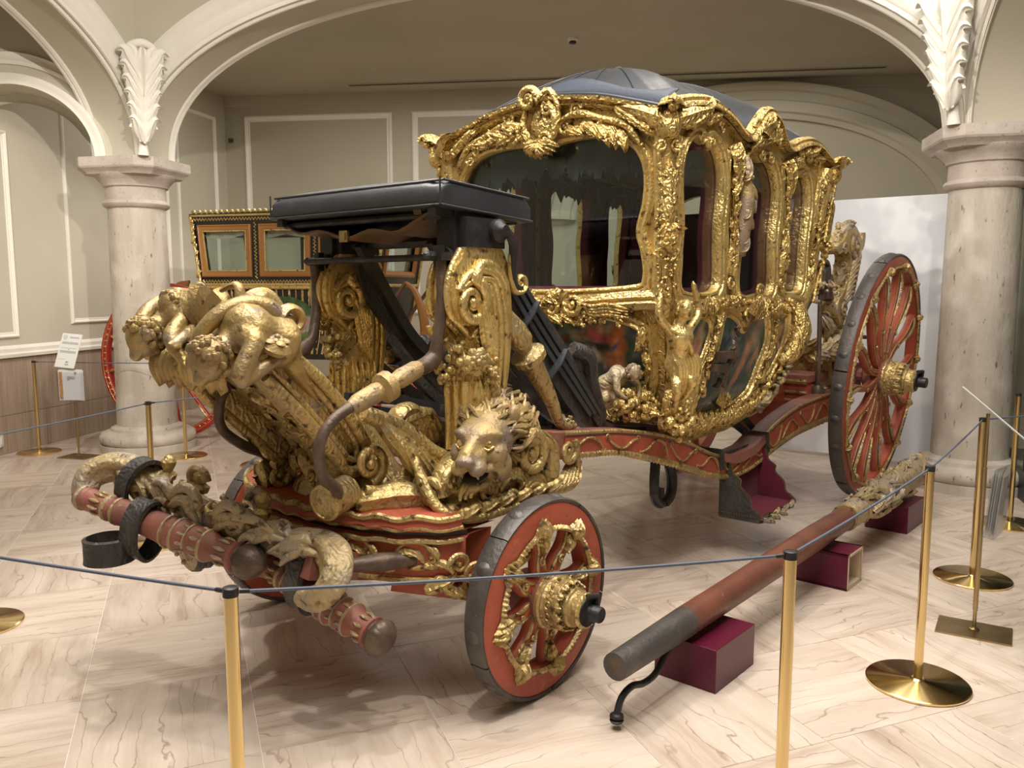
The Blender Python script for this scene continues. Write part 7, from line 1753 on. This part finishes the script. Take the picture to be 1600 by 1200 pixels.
# end walls, roof, floor, valance inside
def endf(fn, d): return lambda m, z, k: Q(fn(z)+d*k, m, z)
for fn, d in ((be, 1), (bs, -1)):
    f = endf(fn, d); hole = [(M0+.14,1.66),(M1-.14,1.66),(M1-.14,2.16),(M0+.14,2.16)]
    ef = MB().plate([(M0,1.58),(M1,1.58),(M1,2.28),(M0,2.28)], [hole], f, -.03, 0).build('end_frame', 'blackgold', coach2, 0)
    prof = [(0,0),(0,.02),(.02,.028),(.05,.012),(.058,0)]; cy = (M0+M1)/2
    MB().grid([[f(x+math.copysign(q, cy-x), z+math.copysign(q, 1.92-z), h) for q, h in prof] for x, z in hole], True, False).build('window_frame', 'amber', ef, 30)
    MB().plate(hole, [], f, -.022, -.018).build('window_pane', 'glass', ef, 0)
    g = MB()
    for m in (M0, M1): g.tube([f(m, z, .01) for z in (1.0,1.3,1.6,1.9,2.28)], .018, 8)
    for z in (2.275, 1.575): g.tube([f(M0, z, .01), f(M1, z, .01)], .018, 8)
    g.build('gilt_bands', 'goldplain', ef, 50)
    lo = MB(); lo.grid([[f(M0+(M1-M0)*i/6, z, 0) for i in range(7)] for z in (.85,1.0,1.15,1.3,1.45,1.58)]); lo.build('end_panel', 'blackgold', coach2, 0)
b = MB(); b.grid([[Q(bs(2.28)-.03+(be(2.28)-bs(2.28)+.06)*i/10, M0-.03+(M1-M0+.06)*j/6, 2.29+.07*math.sin(PI*i/10)*math.sin(PI*j/6)) for j in range(7)] for i in range(11)]); b.build('roof', 'blackgold', coach2, 60)
MB().box(Q(1.35,.68,.86), (1.3,1.06,.03)).build('body_floor', 'blackgold', coach2, 0)
b = MB(); b.grid([[Q(.36+1.9*i/60, M0+.05+.008*math.sin(i*1.3), z-(.035*abs(math.sin(i*PI/15)) if z < 2.15 else 0)) for i in range(61)] for z in (2.24,2.08)]); b.build('valance', mat('cream_lace', (.42,.36,.26), .9), coach2, 60)
b = MB(); b.box(Q(.62,.68,1.45), (.3,1.0,.5)); o = b.build('seat', 'curtain', coach2, 0)
cm = MB()
encrust(cm, [Q(.30,M0-.02,2.26), Q(.31,M0-.02,2.1), Q(.34,M0-.02,1.9), Q(.37,M0-.02,1.62)], (-.5,-1,0), .055, 8, 'lvl'); cm.build('corner_carving', 'goldplain', coach2, 55)
# springs and braces
for m in (.30, 1.05):
    MB().sweep(smooth([Q(.15,m,.80), Q(-.12,m,1.05), Q(-.18,m,1.35), Q(-.05,m,1.56), Q(.10,m,1.60)], 24), [(-.03,-.02),(.03,-.02),(.03,.02),(-.03,.02),(-.03,-.02)], E2Y).build('rear_spring', 'amber', coach2, 35)
    MB().sweep(smooth([Q(.10,m,1.58), Q(.25,m,1.40), Q(.42,m,1.15), Q(.60,m,.92)], 16), [(-.03,-.01),(.03,-.01),(.03,.01),(-.03,.01),(-.03,-.01)], EZ).build('rear_brace', 'leather', coach2, 35)
    MB().tube(smooth([Q(.08,m,1.60), Q(.16,m,1.52), Q(.26,m,1.54), Q(.36,m,1.58)], 14), .02, 7).build('brace_iron', 'iron', coach2)
    MB().tube(smooth([Q(2.62,m,.82), Q(2.72,m,1.05), Q(2.70,m,1.30), Q(2.62,m,1.52), Q(2.52,m,1.60)], 24), [.035,.055,.045,.03,.02], 10, .5, E2Y).build('front_spring', 'amber', coach2, 50)
    MB().sweep(smooth([Q(2.53,m,1.60), Q(2.36,m,1.38), Q(2.18,m,1.16), Q(2.0,m,.95)], 16), [(-.03,-.012),(.03,-.012),(.03,.012),(-.03,.012),(-.03,-.012)], EZ).build('front_brace', 'brownleather', coach2, 35)
    MB().tube(smooth([Q(2.45,m,.95), Q(2.6,m,1.0), Q(2.8,m,1.06), Q(3.0,m,1.3), Q(3.1,m,1.5)], 16), .022, 7).build('box_iron', 'iron', coach2)
b = MB(); b.box(Q(3.0,.67,1.0), (.36,.8,.05)); b.tube([Q(2.5,.3,.98), Q(3.1,.3,1.02)], .03, 8); b.tube([Q(2.5,1.05,.98), Q(3.1,1.05,1.02)], .03, 8); b.build('box_board', 'amber', coach2, 30)
